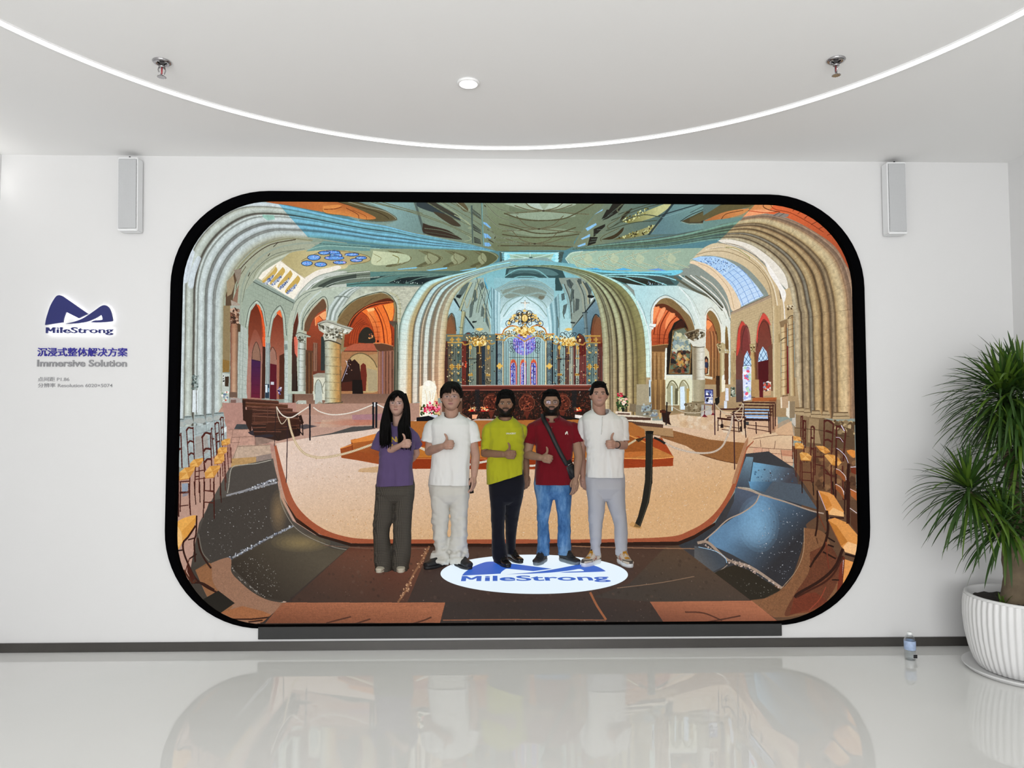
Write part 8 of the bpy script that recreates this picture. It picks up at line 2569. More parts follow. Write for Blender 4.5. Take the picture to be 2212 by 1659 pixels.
# measured from the photo, metres, relative to each person's place on the floor
PEOPLE=[{'at':(-0.946,1.754),'head':(0.026,1.634,1.413,0.074),'neck':(0.033,1.319),'shirt':[(1.353,-0.028,0.084,0.058),(1.323,-0.071,0.14,0.075),(1.28,-0.122,0.183,0.09),(1.224,-0.143,0.201,0.105),(1.091,-0.137,0.18,0.115),(0.941,-0.145,0.168,0.12),(0.838,-0.161,0.182,0.125),(0.727,-0.173,0.196,0.125)],'waist':[(0.855,-0.144,0.173,0.1),(0.778,-0.165,0.191,0.12),(0.701,-0.168,0.187,0.125),(0.642,-0.172,0.183,0.115)],'legA':[(0.684,-0.172,0.025,0.1),(0.556,-0.184,-0.0,0.095),(0.45,-0.189,-0.01,0.09),(0.365,-0.192,-0.037,0.085),(0.28,-0.19,-0.034,0.09),(0.174,-0.185,-0.016,0.1),(0.068,-0.175,-0.014,0.11),(-0.033,-0.161,-0.017,0.115)],'legB':[(0.684,0.007,0.187,0.1),(0.556,0.004,0.175,0.095),(0.45,-0.005,0.165,0.09),(0.364,-0.009,0.16,0.085),(0.28,-0.011,0.16,0.09),(0.174,-0.011,0.157,0.1),(0.089,-0.01,0.149,0.11),(-0.017,0.0,0.139,0.115)],'hem':[(-0.173,0.765),(0.195,0.782)],'slR':(-0.105,1.267,-0.167,1.095,0.055,0.062),'slL':(0.166,1.25,0.202,1.129,0.055,0.055),'armR':[(-0.1,0,1.267),(-0.103,0.0,1.065),(0.085,-0.2,1.151)],'armL':[(0.171,0,1.258),(0.189,0.13,1.06),(0.07,0.2,0.932)],'rad':(0.04,0.034,0.036,0.022),'handR':'thumb','handL':'none','tipR':(0.132,1.258),'legBy':0,'shoes':[(-0.044,-0.155,-8,0.235),(0.101,-0.12,6,0.235)]},
{'at':(-0.438,1.886),'head':(0.011,1.71,1.462,0.079),'neck':(0.012,1.389),'shirt':[(1.445,-0.068,0.086,0.064),(1.418,-0.103,0.131,0.08),(1.387,-0.16,0.179,0.1),(1.33,-0.195,0.206,0.115),(1.194,-0.172,0.197,0.125),(1.04,-0.176,0.193,0.13),(0.931,-0.184,0.189,0.13),(0.826,-0.201,0.19,0.13),(0.704,-0.209,0.192,0.13)],'waist':[(0.843,-0.179,0.172,0.11),(0.765,-0.2,0.19,0.125),(0.678,-0.191,0.186,0.13),(0.617,-0.186,0.181,0.12)],'legA':[(0.669,-0.191,-0.012,0.105),(0.582,-0.18,-0.005,0.1),(0.408,-0.168,-0.013,0.088),(0.234,-0.158,-0.012,0.085),(0.156,-0.145,-0.007,0.09),(0.113,-0.173,-0.005,0.105),(0.083,-0.168,-0.009,0.11),(0.031,-0.153,-0.018,0.115)],'legB':[(0.668,0.002,0.186,0.105),(0.581,0.002,0.182,0.1),(0.407,0.014,0.167,0.088),(0.234,-0.008,0.169,0.085),(0.156,-0.003,0.157,0.09),(0.112,0.004,0.17,0.105),(0.086,0.013,0.168,0.11),(0.039,0.022,0.159,0.115)],'hem':[(-0.209,0.769),(0.194,0.762)],'slR':(-0.177,1.339,-0.22,1.167,0.066,0.066),'slL':(0.193,1.339,0.237,1.167,0.066,0.062),'armR':[(-0.177,0,1.334),(-0.198,0.0,1.08),(-0.053,-0.2,1.137)],'armL':[(0.197,0,1.334),(0.242,0.03,1.035),(0.229,0.0,0.843)],'rad':(0.05,0.043,0.043,0.028),'handR':'thumb','handL':'phone','tipR':(-0.014,1.268),'legBy':0,'shoes':[(-0.091,-0.121,-38,0.285),(0.099,-0.064,32,0.285)]},
{'at':(0.091,1.97),'head':(-0.001,1.638,1.409,0.08),'neck':(-0.001,1.365),'shirt':[(1.409,-0.081,0.067,0.064),(1.383,-0.112,0.111,0.08),(1.351,-0.153,0.147,0.1),(1.302,-0.17,0.169,0.115),(1.191,-0.161,0.174,0.125),(1.057,-0.174,0.174,0.135),(0.946,-0.188,0.174,0.14),(0.836,-0.183,0.174,0.14),(0.694,-0.178,0.173,0.14)],'waist':[(0.924,-0.156,0.169,0.115),(0.844,-0.161,0.178,0.12),(0.756,-0.163,0.185,0.125),(0.667,-0.156,0.173,0.125),(0.605,-0.147,0.162,0.115)],'legA':[(0.667,-0.156,0.009,0.105),(0.57,-0.145,0.004,0.098),(0.394,-0.136,-0.007,0.085),(0.218,-0.135,-0.002,0.08),(0.108,-0.131,0.013,0.085),(0.02,-0.115,0.018,0.1)],'legB':[(0.667,-0.009,0.173,0.105),(0.57,-0.002,0.156,0.098),(0.393,-0.002,0.12,0.085),(0.217,0.002,0.104,0.08),(0.129,0.009,0.098,0.08),(0.068,0.015,0.098,0.095)],'hem':[(-0.174,0.76),(0.174,0.87)],'slR':(-0.157,1.311,-0.183,1.093,0.064,0.064),'slL':(0.156,1.311,0.169,1.119,0.058,0.05),'armR':[(-0.157,0,1.298),(-0.201,0.0,1.057),(-0.014,-0.21,1.057)],'armL':[(0.16,0.05,1.298),(0.192,0.17,1.035),(0.209,0.14,0.844)],'rad':(0.047,0.04,0.041,0.028),'handR':'thumb','handL':'hang','tipR':(0.062,1.159),'legBy':0.19,'shoes':[(-0.037,-0.136,22,0.285),(0.073,0.074,28,0.285)]},
{'at':(0.565,2.068),'head':(-0.027,1.655,1.423,0.08),'neck':(-0.028,1.35),'shirt':[(1.423,-0.105,0.054,0.066),(1.396,-0.137,0.095,0.08),(1.364,-0.196,0.163,0.1),(1.319,-0.224,0.204,0.115),(1.21,-0.206,0.213,0.125),(1.12,-0.183,0.19,0.13),(0.962,-0.179,0.175,0.135),(0.827,-0.188,0.17,0.135),(0.692,-0.199,0.179,0.135)],'waist':[(0.827,-0.179,0.157,0.12),(0.755,-0.195,0.179,0.128),(0.692,-0.19,0.179,0.128),(0.638,-0.184,0.174,0.115)],'legA':[(0.683,-0.188,-0.003,0.11),(0.602,-0.176,-0.012,0.105),(0.512,-0.168,-0.03,0.095),(0.378,-0.162,-0.051,0.08),(0.221,-0.166,-0.038,0.078),(0.132,-0.169,-0.04,0.078),(0.07,-0.167,-0.045,0.09)],'legB':[(0.682,0.006,0.179,0.11),(0.601,0.011,0.174,0.105),(0.512,0.026,0.167,0.095),(0.377,0.042,0.164,0.08),(0.221,0.032,0.163,0.078),(0.131,0.041,0.161,0.078),(0.069,0.043,0.163,0.09)],'hem':[(-0.202,0.752),(0.183,0.752)],'slR':(-0.21,1.323,-0.244,1.142,0.062,0.057),'slL':(0.199,1.323,0.231,1.151,0.062,0.057),'armR':[(-0.214,-0.01,1.305),(-0.265,-0.04,1.043),(-0.138,-0.2,1.02)],'armL':[(0.204,-0.01,1.305),(0.239,-0.06,1.024),(0.202,-0.1,0.817)],'rad':(0.052,0.044,0.042,0.03),'handR':'thumb','handL':'hang','tipR':(-0.061,1.079),'legBy':0,'shoes':[(-0.11,-0.031,-24,0.29),(0.111,-0.014,34,0.29)]},
{'at':(1.05,1.959),'head':(-0.057,1.732,1.503,0.077),'neck':(-0.05,1.418),'shirt':[(1.481,-0.121,0.045,0.064),(1.459,-0.157,0.081,0.08),(1.427,-0.207,0.126,0.1),(1.378,-0.225,0.18,0.115),(1.28,-0.207,0.197,0.122),(1.146,-0.19,0.182,0.127),(0.968,-0.182,0.181,0.13),(0.768,-0.183,0.195,0.13)],'waist':[(0.906,-0.164,0.176,0.11),(0.826,-0.185,0.193,0.125),(0.724,-0.179,0.193,0.13),(0.635,-0.17,0.194,0.12)],'legA':[(0.693,-0.179,-0.005,0.11),(0.591,-0.168,0.001,0.105),(0.392,-0.158,-0.024,0.085),(0.238,-0.151,-0.036,0.075),(0.15,-0.146,-0.044,0.07),(0.084,-0.144,-0.044,0.075)],'legB':[(0.692,-0.014,0.192,0.11),(0.59,0.013,0.196,0.105),(0.48,0.052,0.204,0.095),(0.369,0.087,0.214,0.085),(0.215,0.095,0.215,0.075),(0.149,0.101,0.21,0.07),(0.079,0.103,0.21,0.075)],'hem':[(-0.187,0.83),(0.198,0.827)],'slR':(-0.198,1.387,-0.213,1.128,0.056,0.048),'slL':(0.166,1.387,0.178,1.172,0.06,0.062),'armR':[(-0.198,0.04,1.374),(-0.213,0.14,1.035),(-0.201,0.12,0.844)],'armL':[(0.171,0,1.374),(0.182,-0.02,1.132),(0.075,-0.2,1.146)],'rad':(0.047,0.042,0.043,0.028),'handR':'hang','handL':'thumb','tipL':(-0.001,1.253),'legBy':0,'shoes':[(-0.142,0.003,-42,0.295),(0.157,-0.068,14,0.295)]}]
# ================================================================ people
def h3(ix,iy,iz,seed):
    n=(ix*374761393+iy*668265263+iz*2147483647+seed*1442695041)&0xffffffff; n=((n^(n>>13))*1274126177)&0xffffffff; n=n^(n>>16); return (n&0xffff)/65535.0
def noise3(P,seed=0):
    P=np.asarray(P,np.float64); F=np.floor(P).astype(np.int64); f=P-F; f=f*f*(3-2*f); r=0
    for dx in (0,1):
        for dy in (0,1):
            for dz in (0,1):
                w=(f[:,0] if dx else 1-f[:,0])*(f[:,1] if dy else 1-f[:,1])*(f[:,2] if dz else 1-f[:,2]); r=r+w*h3(F[:,0]+dx,F[:,1]+dy,F[:,2]+dz,seed)
    return r*2-1
def getco(me):
    a=np.empty(len(me.vertices)*3,np.float32); me.vertices.foreach_get('co',a); return a.reshape(-1,3).astype(np.float64)
def setco(me,a): me.vertices.foreach_set('co',np.ascontiguousarray(a,np.float32).ravel()); me.update()
def getno(me):
    a=np.empty(len(me.vertices)*3,np.float32); me.vertex_normals.foreach_get('vector',a); return a.reshape(-1,3).astype(np.float64)
def sst(a,b,x): t=np.clip((x-a)/(b-a),0,1); return t*t*(3-2*t)
def gs(x,s): return np.exp(-(x/s)**2)
def loft(bm,rings):
    rows=[[bm.verts.new(tuple(p)) for p in r] for r in rings]; n=len(rows[0])
    for a,b in zip(rows[:-1],rows[1:]):
        for i in range(n): bm.faces.new((a[i],a[(i+1)%n],b[(i+1)%n],b[i]))
    bm.faces.new(rows[0][::-1]); bm.faces.new(rows[-1])
def sring(cx,cy,cz,rx,ry,n=28,p=2.5):
    a=np.arange(n)/n*2*math.pi; c,s=np.cos(a),np.sin(a)
    return np.stack([cx+rx*np.sign(c)*np.abs(c)**(2/p),cy+ry*np.sign(s)*np.abs(s)**(2/p),np.full(n,cz)],1)
def limb(bm,pts,rad,n=14,sub=5):
    """tapered limb through joints, rounded ends"""
    P=crv(pts,sub) if len(pts)>2 else np.array([np.array(pts[0])+(np.array(pts[1])-np.array(pts[0]))*t for t in np.linspace(0,1,sub+1)])
    R=np.interp(np.linspace(0,len(rad)-1,len(P)),range(len(rad)),rad)
    P=[Vector(p) for p in P]; d0=(P[0]-P[1]).normalized(); d1=(P[-1]-P[-2]).normalized()
    PP=[P[0]+d0*R[0]*.92,P[0]+d0*R[0]*.7]+P+[P[-1]+d1*R[-1]*.7,P[-1]+d1*R[-1]*.92]; RR=[R[0]*.35,R[0]*.72]+list(R)+[R[-1]*.72,R[-1]*.35]
    tube(bm,PP,RR,n)
def ell(bm,c,r,rot=None,sub=3):
    q=bmesh.ops.create_icosphere(bm,subdivisions=sub,radius=1.0); M=Matrix.Translation(c)@(rot.to_4x4() if rot else Matrix.Identity(4))@Matrix.Diagonal((*r,1)); bmesh.ops.transform(bm,matrix=M,verts=q['verts'])
def voxel(bm,size,smooth=2,fac=.5):
    me=bpy.data.meshes.new('tmp'); bmesh.ops.recalc_face_normals(bm,faces=bm.faces); bm.to_mesh(me); bm.free()
    o=bpy.data.objects.new('tmp',me); COL.objects.link(o); r=o.modifiers.new('r','REMESH'); r.mode='VOXEL'; r.voxel_size=size; r.use_smooth_shade=True
    if smooth: s=o.modifiers.new('s','SMOOTH'); s.factor=fac; s.iterations=smooth
    bpy.context.view_layer.update(); dg=bpy.context.evaluated_depsgraph_get(); out=bpy.data.meshes.new_from_object(o.evaluated_get(dg)); bpy.data.objects.remove(o); bpy.data.meshes.remove(me); out.shade_smooth(); return out
def dropfaces(me,fn):
    bm=bmesh.new(); bm.from_mesh(me); kill=[f for f in bm.faces if fn(f.calc_center_median(),f.normal)]; bmesh.ops.delete(bm,geom=kill,context='FACES'); bm.to_mesh(me); bm.free(); me.update()
def cutplane(me,co,no):
    bm=bmesh.new(); bm.from_mesh(me); bmesh.ops.bisect_plane(bm,geom=list(bm.verts)+list(bm.edges)+list(bm.faces),plane_co=co,plane_no=no,clear_outer=True); bm.to_mesh(me); bm.free(); me.update()
def snap(me,planes):
    '''bring the cut edges of sleeves and hems onto a clean plane'''
    bm=bmesh.new(); bm.from_mesh(me)
    for v in bm.verts:
        if v.is_boundary:
            for e,d,r in planes:
                k=(v.co-e).dot(d)
                if abs(k)<.035 and (v.co-e).length<r: v.co-=d*(k+.004); break
    bm.to_mesh(me); bm.free(); me.update()
def put_mesh(name,me,m,parent,solid=0.):
    me.name=name; o=bpy.data.objects.new(name,me); link(o,parent); me.materials.clear(); me.materials.append(m)
    if solid: s=o.modifiers.new('thickness','SOLIDIFY'); s.thickness=solid; s.offset=-1
    return o
# ---------------- head shape: local coords in a 0.225 m head, face looks to -y
def head_points(nu=96,nv=72,wide=.0765):
    u=np.arange(nu)/nu*2*np.pi; v=np.linspace(0.02,np.pi-.02,nv); U,Vv=np.meshgrid(u,v); x=np.sin(Vv)*np.sin(U); y=-np.sin(Vv)*np.cos(U); z=np.cos(Vv)
    return head_shape(np.stack([x.ravel(),y.ravel(),z.ravel()],1),wide),nu,nv
def head_shape(D,wide):
    x,y,z=D[:,0].copy(),D[:,1].copy(),D[:,2]
    jaw=sst(.0,-1.0,z); fr=sst(.25,-.6,y)            # fr = 1 on the face side
    w=wide*(1.03-.19*jaw); w=np.where(z>.3,w*(1-.04*sst(.3,1,z)),w)
    X=np.sign(x)*np.abs(x)**.94*w; Z=z*.1125
    Y=np.where(y<0,y*.088,y*.098); Y=Y+.012*jaw*(y>0)*-1*y*2.2      # back of skull tucks into the neck
    Y=np.where((y<0),Y*(1-.05*sst(.4,1,z)),Y); Y=Y-.006*jaw*fr*sst(.0,.9,-z)
    f=fr
    d=.0
    nb=np.clip((.022-Z)/.046,0,1)*(Z>-.03)
    d=d+f*(.004+.016*nb)*gs(X,.0075+.003*nb)*sst(-.034,-.024,Z)*sst(.034,.018,Z)     # nose bridge
    d=d+f*(.008*gs(X,.011)*gs(Z+.020,.009)+.005*(gs(X-.0125,.006)+gs(X+.0125,.006))*gs(Z+.023,.007))
    d=d-f*.0085*(gs(X-.031,.016)+gs(X+.031,.016))*gs(Z-.011,.0105)                      # eye sockets
    d=d+f*.0045*(gs(X-.031,.0115)+gs(X+.031,.0115))*gs(Z-.009,.006)                     # eyeballs under lids
    d=d+f*.004*(gs(X-.03,.02)+gs(X+.03,.02))*gs(Z-.027,.007)                            # brow
    d=d+f*.004*(gs(X-.043,.016)+gs(X+.043,.016))*gs(Z+.012,.016)                        # cheek
    d=d+f*(.0058*gs(X,.019)*gs(Z+.0445,.0048)+.006*gs(X,.016)*gs(Z+.0545,.005)-.003*gs(X,.02)*gs(Z+.0492,.0022)-.003*gs(X,.02)*gs(Z+.066,.006))
    d=d+f*.007*gs(X,.02)*gs(Z+.086,.014)
    return np.stack([X,Y-d,Z],1)
def grid_faces(nu,nv):
    F=[(j*nu+i,j*nu+(i+1)%nu,(j+1)*nu+(i+1)%nu,(j+1)*nu+i) for j in range(nv-1) for i in range(nu)]
    return F+[tuple(range(nu))[::-1],tuple((nv-1)*nu+i for i in range(nu))]
def add_pts(bm,V,F):
    vs_=[bm.verts.new(tuple(v)) for v in V]
    for f in F: bm.faces.new([vs_[i] for i in f])
# ---------------- hands
def hand_thumb(bm,w,ax,ay,az,s=1.):
    """closed fist with the thumb up. w wrist, ax along the forearm, ay towards the palm side, az thumb side"""
    T=lambda x,y,z:tuple(Vector(w)+(Vector(ax)*x+Vector(ay)*y+Vector(az)*z)*s)
    limb(bm,[T(-.02,0,0),T(.02,.002,.004),T(.05,.004,.004)],[.023*s,.026*s,.028*s],14)
    for k,(z,kx,r) in enumerate(((.031,.088,.0125),(.010,.092,.0125),(-.011,.088,.0120),(-.030,.080,.0112))):
        limb(bm,[T(.02,.0,z*.55),T(kx*.62,-.003,z*.92),T(kx,.0,z)],[.0135*s,.0145*s,r*1.08*s],12)          # back of the hand to the knuckle
        fl=(.042,.046,.043,.035)[k]
        p1=T(kx+.012,.022,z-.001); p2=T(kx+.006,fl,z-.002); p3=T(kx-.024,fl+.004,z-.002); p4=T(kx-.030,fl-.018,z-.001)
        limb(bm,[T(kx,.002,z),p1,p2],[r*s,r*.95*s,r*.93*s],12); limb(bm,[p2,p3],[r*.93*s,r*.88*s],12); limb(bm,[p3,p4],[r*.85*s,r*.75*s],12)
    limb(bm,[T(.012,.012,.018),T(.034,.022,.040)],[.0165*s,.0150*s],12)
    limb(bm,[T(.034,.022,.038),T(.044,.020,.064),T(.047,.015,.079)],[.0150*s,.0118*s,.0112*s],12)
    limb(bm,[T(.047,.015,.079),T(.046,.008,.094),T(.041,.001,.106)],[.0114*s,.0108*s,.0078*s],12)
def hand_hang(bm,w,ax,ay,az,s=1.,curl=1.):
    """relaxed hand. ax towards the fingertips, ay out of the palm, az thumb side"""
    T=lambda x,y,z:Vector(w)+(Vector(ax)*x+Vector(ay)*y+Vector(az)*z)*s
    limb(bm,[T(-.02,0,0),T(.02,0,.0),T(.05,0,.0)],[.022*s,.024*s,.026*s],14)
    for k,(z,kx,r,l) in enumerate(((.030,.088,.0098,1.),(.010,.092,.0100,1.08),(-.010,.089,.0096,1.02),(-.028,.081,.0086,.82))):
        limb(bm,[T(.02,0,z*.6),T(kx*.6,-.002,z*.95),T(kx,0,z)],[.0135*s,.0130*s,r*1.15*s],12)
        p=T(kx,0,z); a=.35*curl+.06*k; d=0.
        for ln,rr,inc in ((.043*l,r,.35*curl),(.027*l,r*.92,.55*curl),(.021*l,r*.82,.35*curl)):
            d+=inc+.05*k; q=p+(Vector(ax)*math.cos(d)+Vector(ay)*math.sin(d))*ln*s; limb(bm,[p,q],[rr*s,rr*.93*s],12,2); p=q
    limb(bm,[T(.012,.008,.018),T(.040,.018,.036)],[.015*s,.0125*s],12,2); limb(bm,[T(.040,.018,.036),T(.066,.026,.040),T(.088,.028,.034)],[.0122*s,.0105*s,.0082*s],12)
# ---------------- materials for skin
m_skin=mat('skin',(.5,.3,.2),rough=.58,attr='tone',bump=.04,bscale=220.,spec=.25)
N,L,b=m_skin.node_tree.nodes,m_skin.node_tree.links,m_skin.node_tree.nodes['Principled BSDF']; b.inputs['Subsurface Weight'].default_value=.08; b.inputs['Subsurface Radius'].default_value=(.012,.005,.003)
m_hair=mat('black_hair',(.0045,.004,.004),rough=.7,noise=.5,nscale=90.,spec=.10); m_hair2=mat('brown_black_hair',(.009,.007,.006),rough=.7,noise=.5,nscale=90.,spec=.12)
m_wire=mat('dark_wire',(.03,.028,.028),rough=.3,metal=.7); m_gold=mat('thin_gold_wire',(.25,.18,.14),rough=.3,metal=.8)
m_lens=bpy.data.materials.new('spectacle_lens'); m_lens.use_nodes=True; N=m_lens.node_tree.nodes; L=m_lens.node_tree.links; N.clear()
ou=N.new('ShaderNodeOutputMaterial'); mx=N.new('ShaderNodeMixShader'); tr=N.new('ShaderNodeBsdfTransparent'); gl=N.new('ShaderNodeBsdfGlossy'); gl.inputs['Roughness'].default_value=.05; gl.inputs['Color'].default_value=(.75,.72,1,1); mx.inputs[0].default_value=.035
L.new(tr.outputs[0],mx.inputs[1]); L.new(gl.outputs[0],mx.inputs[2]); L.new(mx.outputs[0],ou.inputs[0])
def decal(name,me,target,m,parent,off=.0022):
    """lay a flat mesh (x,z) on the front of a garment"""
    tm=target.data; co=getco(tm); F=[tuple(p.vertices) for p in tm.polygons]; bv=BVHTree.FromPolygons([tuple(c) for c in co],F)
    bm=bmesh.new(); bm.from_mesh(me); bmesh.ops.subdivide_edges(bm,edges=[e for e in bm.edges if e.calc_length()>.012],cuts=2); bm.to_mesh(me); bm.free()
    q=getco(me)
    for i in range(len(q)):
        h=bv.ray_cast((q[i,0],-1.0,q[i,2]),(0,1,0))
        if h[0] is not None: q[i,1]=h[0].y-off-(.0008 if q[i,1]<0 else 0)
    setco(me,q); return put_mesh(name,me,m,parent)
def build_person(S,ap):
    ax_,ay_=S['at']; z0=AZ0+.004
    zt,zc=S['head'][1],S['head'][2]; sc=(zt-zc)/.225; hx=S['head'][0]; HC_=Vector((hx,ap.get('hy',-.02),(zt+zc)/2)); Rh=Matrix.Rotation(ap.get('roll',0.),3,'Y')@Matrix.Rotation(ap.get('yaw',0.),3,'Z')
    def toW(Pl): return (np.asarray(Pl)*sc)@np.array(Rh.transposed())+np.array(HC_)
    def toL(Pw): return ((np.asarray(Pw)-np.array(HC_))@np.array(Rh))/sc
    wide=S['head'][3]
    # ---- body, one continuous surface
    bm=bmesh.new(); Pl,nu,nv=head_points(wide=wide); add_pts(bm,toW(Pl),grid_faces(nu,nv))
    for s in (-1,1):
        e=toW([(s*(wide+.004),.008,-.004)])[0]; ell(bm,e,(.007*sc,.017*sc,.031*sc),Matrix.Rotation(s*.35,3,'Z'))
        e=toW([(s*(wide+.011),.014,.006)])[0]; ell(bm,e,(.006*sc,.014*sc,.023*sc),Matrix.Rotation(s*.5,3,'Z'))
    nx,nz=S['neck']; nk=ap.get('neckr',.055); top=S['shirt'][0]
    limb(bm,[(nx,.035,nz-.06),(nx,.03,nz),(hx*.7+nx*.3,.012,zc+.05)],[nk*1.25,nk*1.02,nk*.96],20)
    rings=[]
    for z,xl,xr,d in S['shirt'][2:]: rings.append(sring((xl+xr)/2,.0,z-.012,(xr-xl)/2-.03,d-.045,20,2.3))
    wz=S['waist']; rings=[r for r in rings if r[0][2]>wz[-1][0]+.15]+[sring((q[1]+q[2])/2,0,q[0],(q[2]-q[1])/2-.045,q[3]-.06,20,2.3) for q in wz[-2:]]
    loft(bm,rings)
    rs,re,rf,rw=S['rad']; hands=[]
    for side,arm,kind in (('R',S['armR'],S['handR']),('L',S['armL'],S['handL'])):
        a,e,w=[np.array(p,float) for p in arm]; sh=a+np.array([0.,.0,-.045]); fore=e+(w-e)*.35
        limb(bm,[sh,(sh+e)/2,e],[rs*.8,rs*.9,re],16); limb(bm,[e,fore,e+(w-e)*.75,w],[re*.98,rf,(rf+rw)/2*.95,rw],16)
        d=Vector(w-e).normalized(); sgn=1 if side=='R' else -1
        if kind=='thumb':
            ax=(d+Vector((sgn*.25,-.02,.0)) ).normalized(); up_=Vector((ap.get('tilt',0.)*sgn,-.05,1)); az=(up_-ax*up_.dot(ax)).normalized(); ay=Vector((0,1,0)); ay=(ay-ax*ay.dot(ax)-az*ay.dot(az)).normalized()
            hand_thumb(bm,w,ax,ay,az,ap.get('hand',1.))
        elif kind in('hang','phone'):
            ax=Vector((d.x*.3,d.y-.12,d.z)).normalized(); ang=ap.get('palm',1.0)*sgn; ay=Vector((sgn*math.cos(ang)*1.0,abs(math.sin(ang)),0)) ; ay=(ay-ax*ay.dot(ax)).normalized(); az=ax.cross(ay) if sgn<0 else ay.cross(ax)
            az=Vector((sgn*.4*1,-1,0)) if False else az
            if az.y>0: az=-az
            hand_hang(bm,w,ax,ay,az,ap.get('hand',1.)*.97,ap.get('curl',1.)); hands.append((side,Vector(w),ax,ay,az))
        else: hand_hang(bm,w,d,Vector((-1,0,0)),Vector((0,-1,0)),.92,.8)
    for leg,shoe in ((S['legA'],S['shoes'][0]),(S['legB'],S['shoes'][1])):
        oy=S['legBy'] if leg is S['legB'] else 0.
        pts=[((q[1]+q[2])/2,oy*min(1,max(0,(leg[0][0]-q[0])/.5)),q[0]) for q in leg]; pts=[pts[0],pts[len(pts)//2],(pts[-1][0],pts[-1][1]+.02,.09)]
        limb(bm,pts,[.055,.04,.036],16); limb(bm,[(pts[0][0],0,wz[-1][0]+.02),pts[0]],[.062,.055],16)
        limb(bm,[pts[-1],(pts[-1][0],pts[-1][1]-.01,.05)],[.036,.032],12)
    me=voxel(bm,ap.get('vox',.0034),2,.5)
    # finer faces on the face, then skin colours (brows, lips, beard) and painted crease shade from head-local position
    bm=bmesh.new(); bm.from_mesh(me); Pv=np.array([v.co[:] for v in bm.verts]); Lc=toL(Pv); ok=(Lc[:,2]>-.13)&(Lc[:,1]<-.01)&(Lc[:,2]<.075)
    bm.verts.ensure_lookup_table(); ed=[e for e in bm.edges if ok[e.verts[0].index] and ok[e.verts[1].index]]; bmesh.ops.subdivide_edges(bm,edges=ed,cuts=1,use_grid_fill=True,smooth=.4); bm.to_mesh(me); bm.free()
    P=getco(me); Lc=toL(P); no=getno(me); X,Y,Z=Lc[:,0],Lc[:,1],Lc[:,2]; ax2=np.abs(X); front=sst(-.02,-.045,Y)*(Z>-.125)*(Z<.12)
    skin=np.array(ap['skin']); C=np.tile(skin,(len(P),1))
    C*=(1+.10*noise3(P*30,3)[:,None]*.5+.06*noise3(P*90,5)[:,None]*.5)
    def paint(m,c): 
        nonlocal C
        C=C*(1-m[:,None])+np.array(c)*m[:,None]
    red=np.array([1.10,.86,.84])
    paint(front*.5*(gs(ax2-.042,.018)*gs(Z+.014,.018)),skin*red); paint(front*.5*gs(X,.012)*gs(Z+.02,.012),skin*red)
    fist=(Lc[:,2]<-.2); paint(fist*.25*sst(.2,.8,noise3(P*45,9)),skin*np.array([1.05,.85,.82]))
    bt=ap.get('beard',0.)
    if bt:
        lip=.0; line=-.030-.55*np.clip(.052-ax2,0,.05)*0 
        chk=-.043+.55*np.clip(ax2-.028,0,.03)+2.2*np.clip(ax2-.058,0,1)            # cheek line rises towards the ears
        bm_=sst(chk+.006,chk-.006,Z)*(Y<.02)*sst(-.122,-.112,Z)*sst(-.03,.0,-(Y-.02))
        must=gs(Z+.0345,.0065)*sst(.033,.026,ax2)*front; mouth=sst(1.15,.85,np.sqrt((X/.021)**2+((Z+.0495)/.0085)**2))
        soul=ap.get('chin_gap',0.)*gs(X-.0,.013)*gs(Z+.066,.006)
        bmask=np.clip(np.maximum(bm_*(1-mouth)*(1-soul),must*ap.get('must',1.)),0,1)*(noise3(P*260,7)*.12+.95); bmask=np.clip(bmask*bt*1.25,0,1)
        paint(bmask,(.006,.005,.0045)); P=P+no*(.006*bmask*sst(-.03,-.06,Z))[:,None]*sc; setco(me,P)
    by=.0265+ap.get('browlift',0.)-.10*np.clip(ax2-.036,0,1)+.05*np.clip(.03-ax2,0,.02)*-1
    paint(front*sst(.0048,.0025,np.abs(Z-by)*(1+.4*(ax2>.042)))*sst(.011,.015,ax2)*sst(.054,.047,ax2)*ap.get('brow',.85),(.014,.011,.010))
    ex,ez=.0315,.0095; eh=ap.get('eye',.0052); almond=((ax2-ex)/.0145)**2; lid=eh*np.sqrt(np.clip(1-almond,0,1)); inside=sst(.0008,-.0006,np.abs(Z-ez)-lid)*(almond<1)*front
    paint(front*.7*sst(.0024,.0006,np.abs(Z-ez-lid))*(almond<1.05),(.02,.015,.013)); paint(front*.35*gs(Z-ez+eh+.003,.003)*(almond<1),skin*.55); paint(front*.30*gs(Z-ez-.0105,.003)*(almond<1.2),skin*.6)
    paint(inside,(.36,.33,.31)); paint(inside*sst(.0068,.0055,np.hypot(ax2-ex,Z-ez)),(.015,.010,.008)); 
    paint(front*.6*(sst(.0042,.002,np.hypot(ax2-.0075,(Z+.0285)*1.5))),skin*.25)  # nostril shade painted into the skin tone
    lipw=.0215; up_l=sst(.001,-.001,np.abs(Z+.0462)-.0040*np.sqrt(np.clip(1-(X/lipw)**2,0,1)))*(ax2<lipw); lo_l=sst(.001,-.001,np.abs(Z+.0530)-.0046*np.sqrt(np.clip(1-(X/(lipw*.92))**2,0,1)))*(ax2<lipw)
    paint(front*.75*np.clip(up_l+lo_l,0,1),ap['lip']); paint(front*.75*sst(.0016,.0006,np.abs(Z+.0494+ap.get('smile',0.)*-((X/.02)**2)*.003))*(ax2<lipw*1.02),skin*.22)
    if ap.get('teeth'): paint(front*.8*sst(.0022,.001,np.abs(Z+.0498-.002*(X/.02)**2))*(ax2<.016),(.6,.56,.52))
    scalp=ap['mask'](X,Y,Z)
    paint(np.clip(scalp,0,1)*.9*(Z>-.1),(.012,.010,.009))
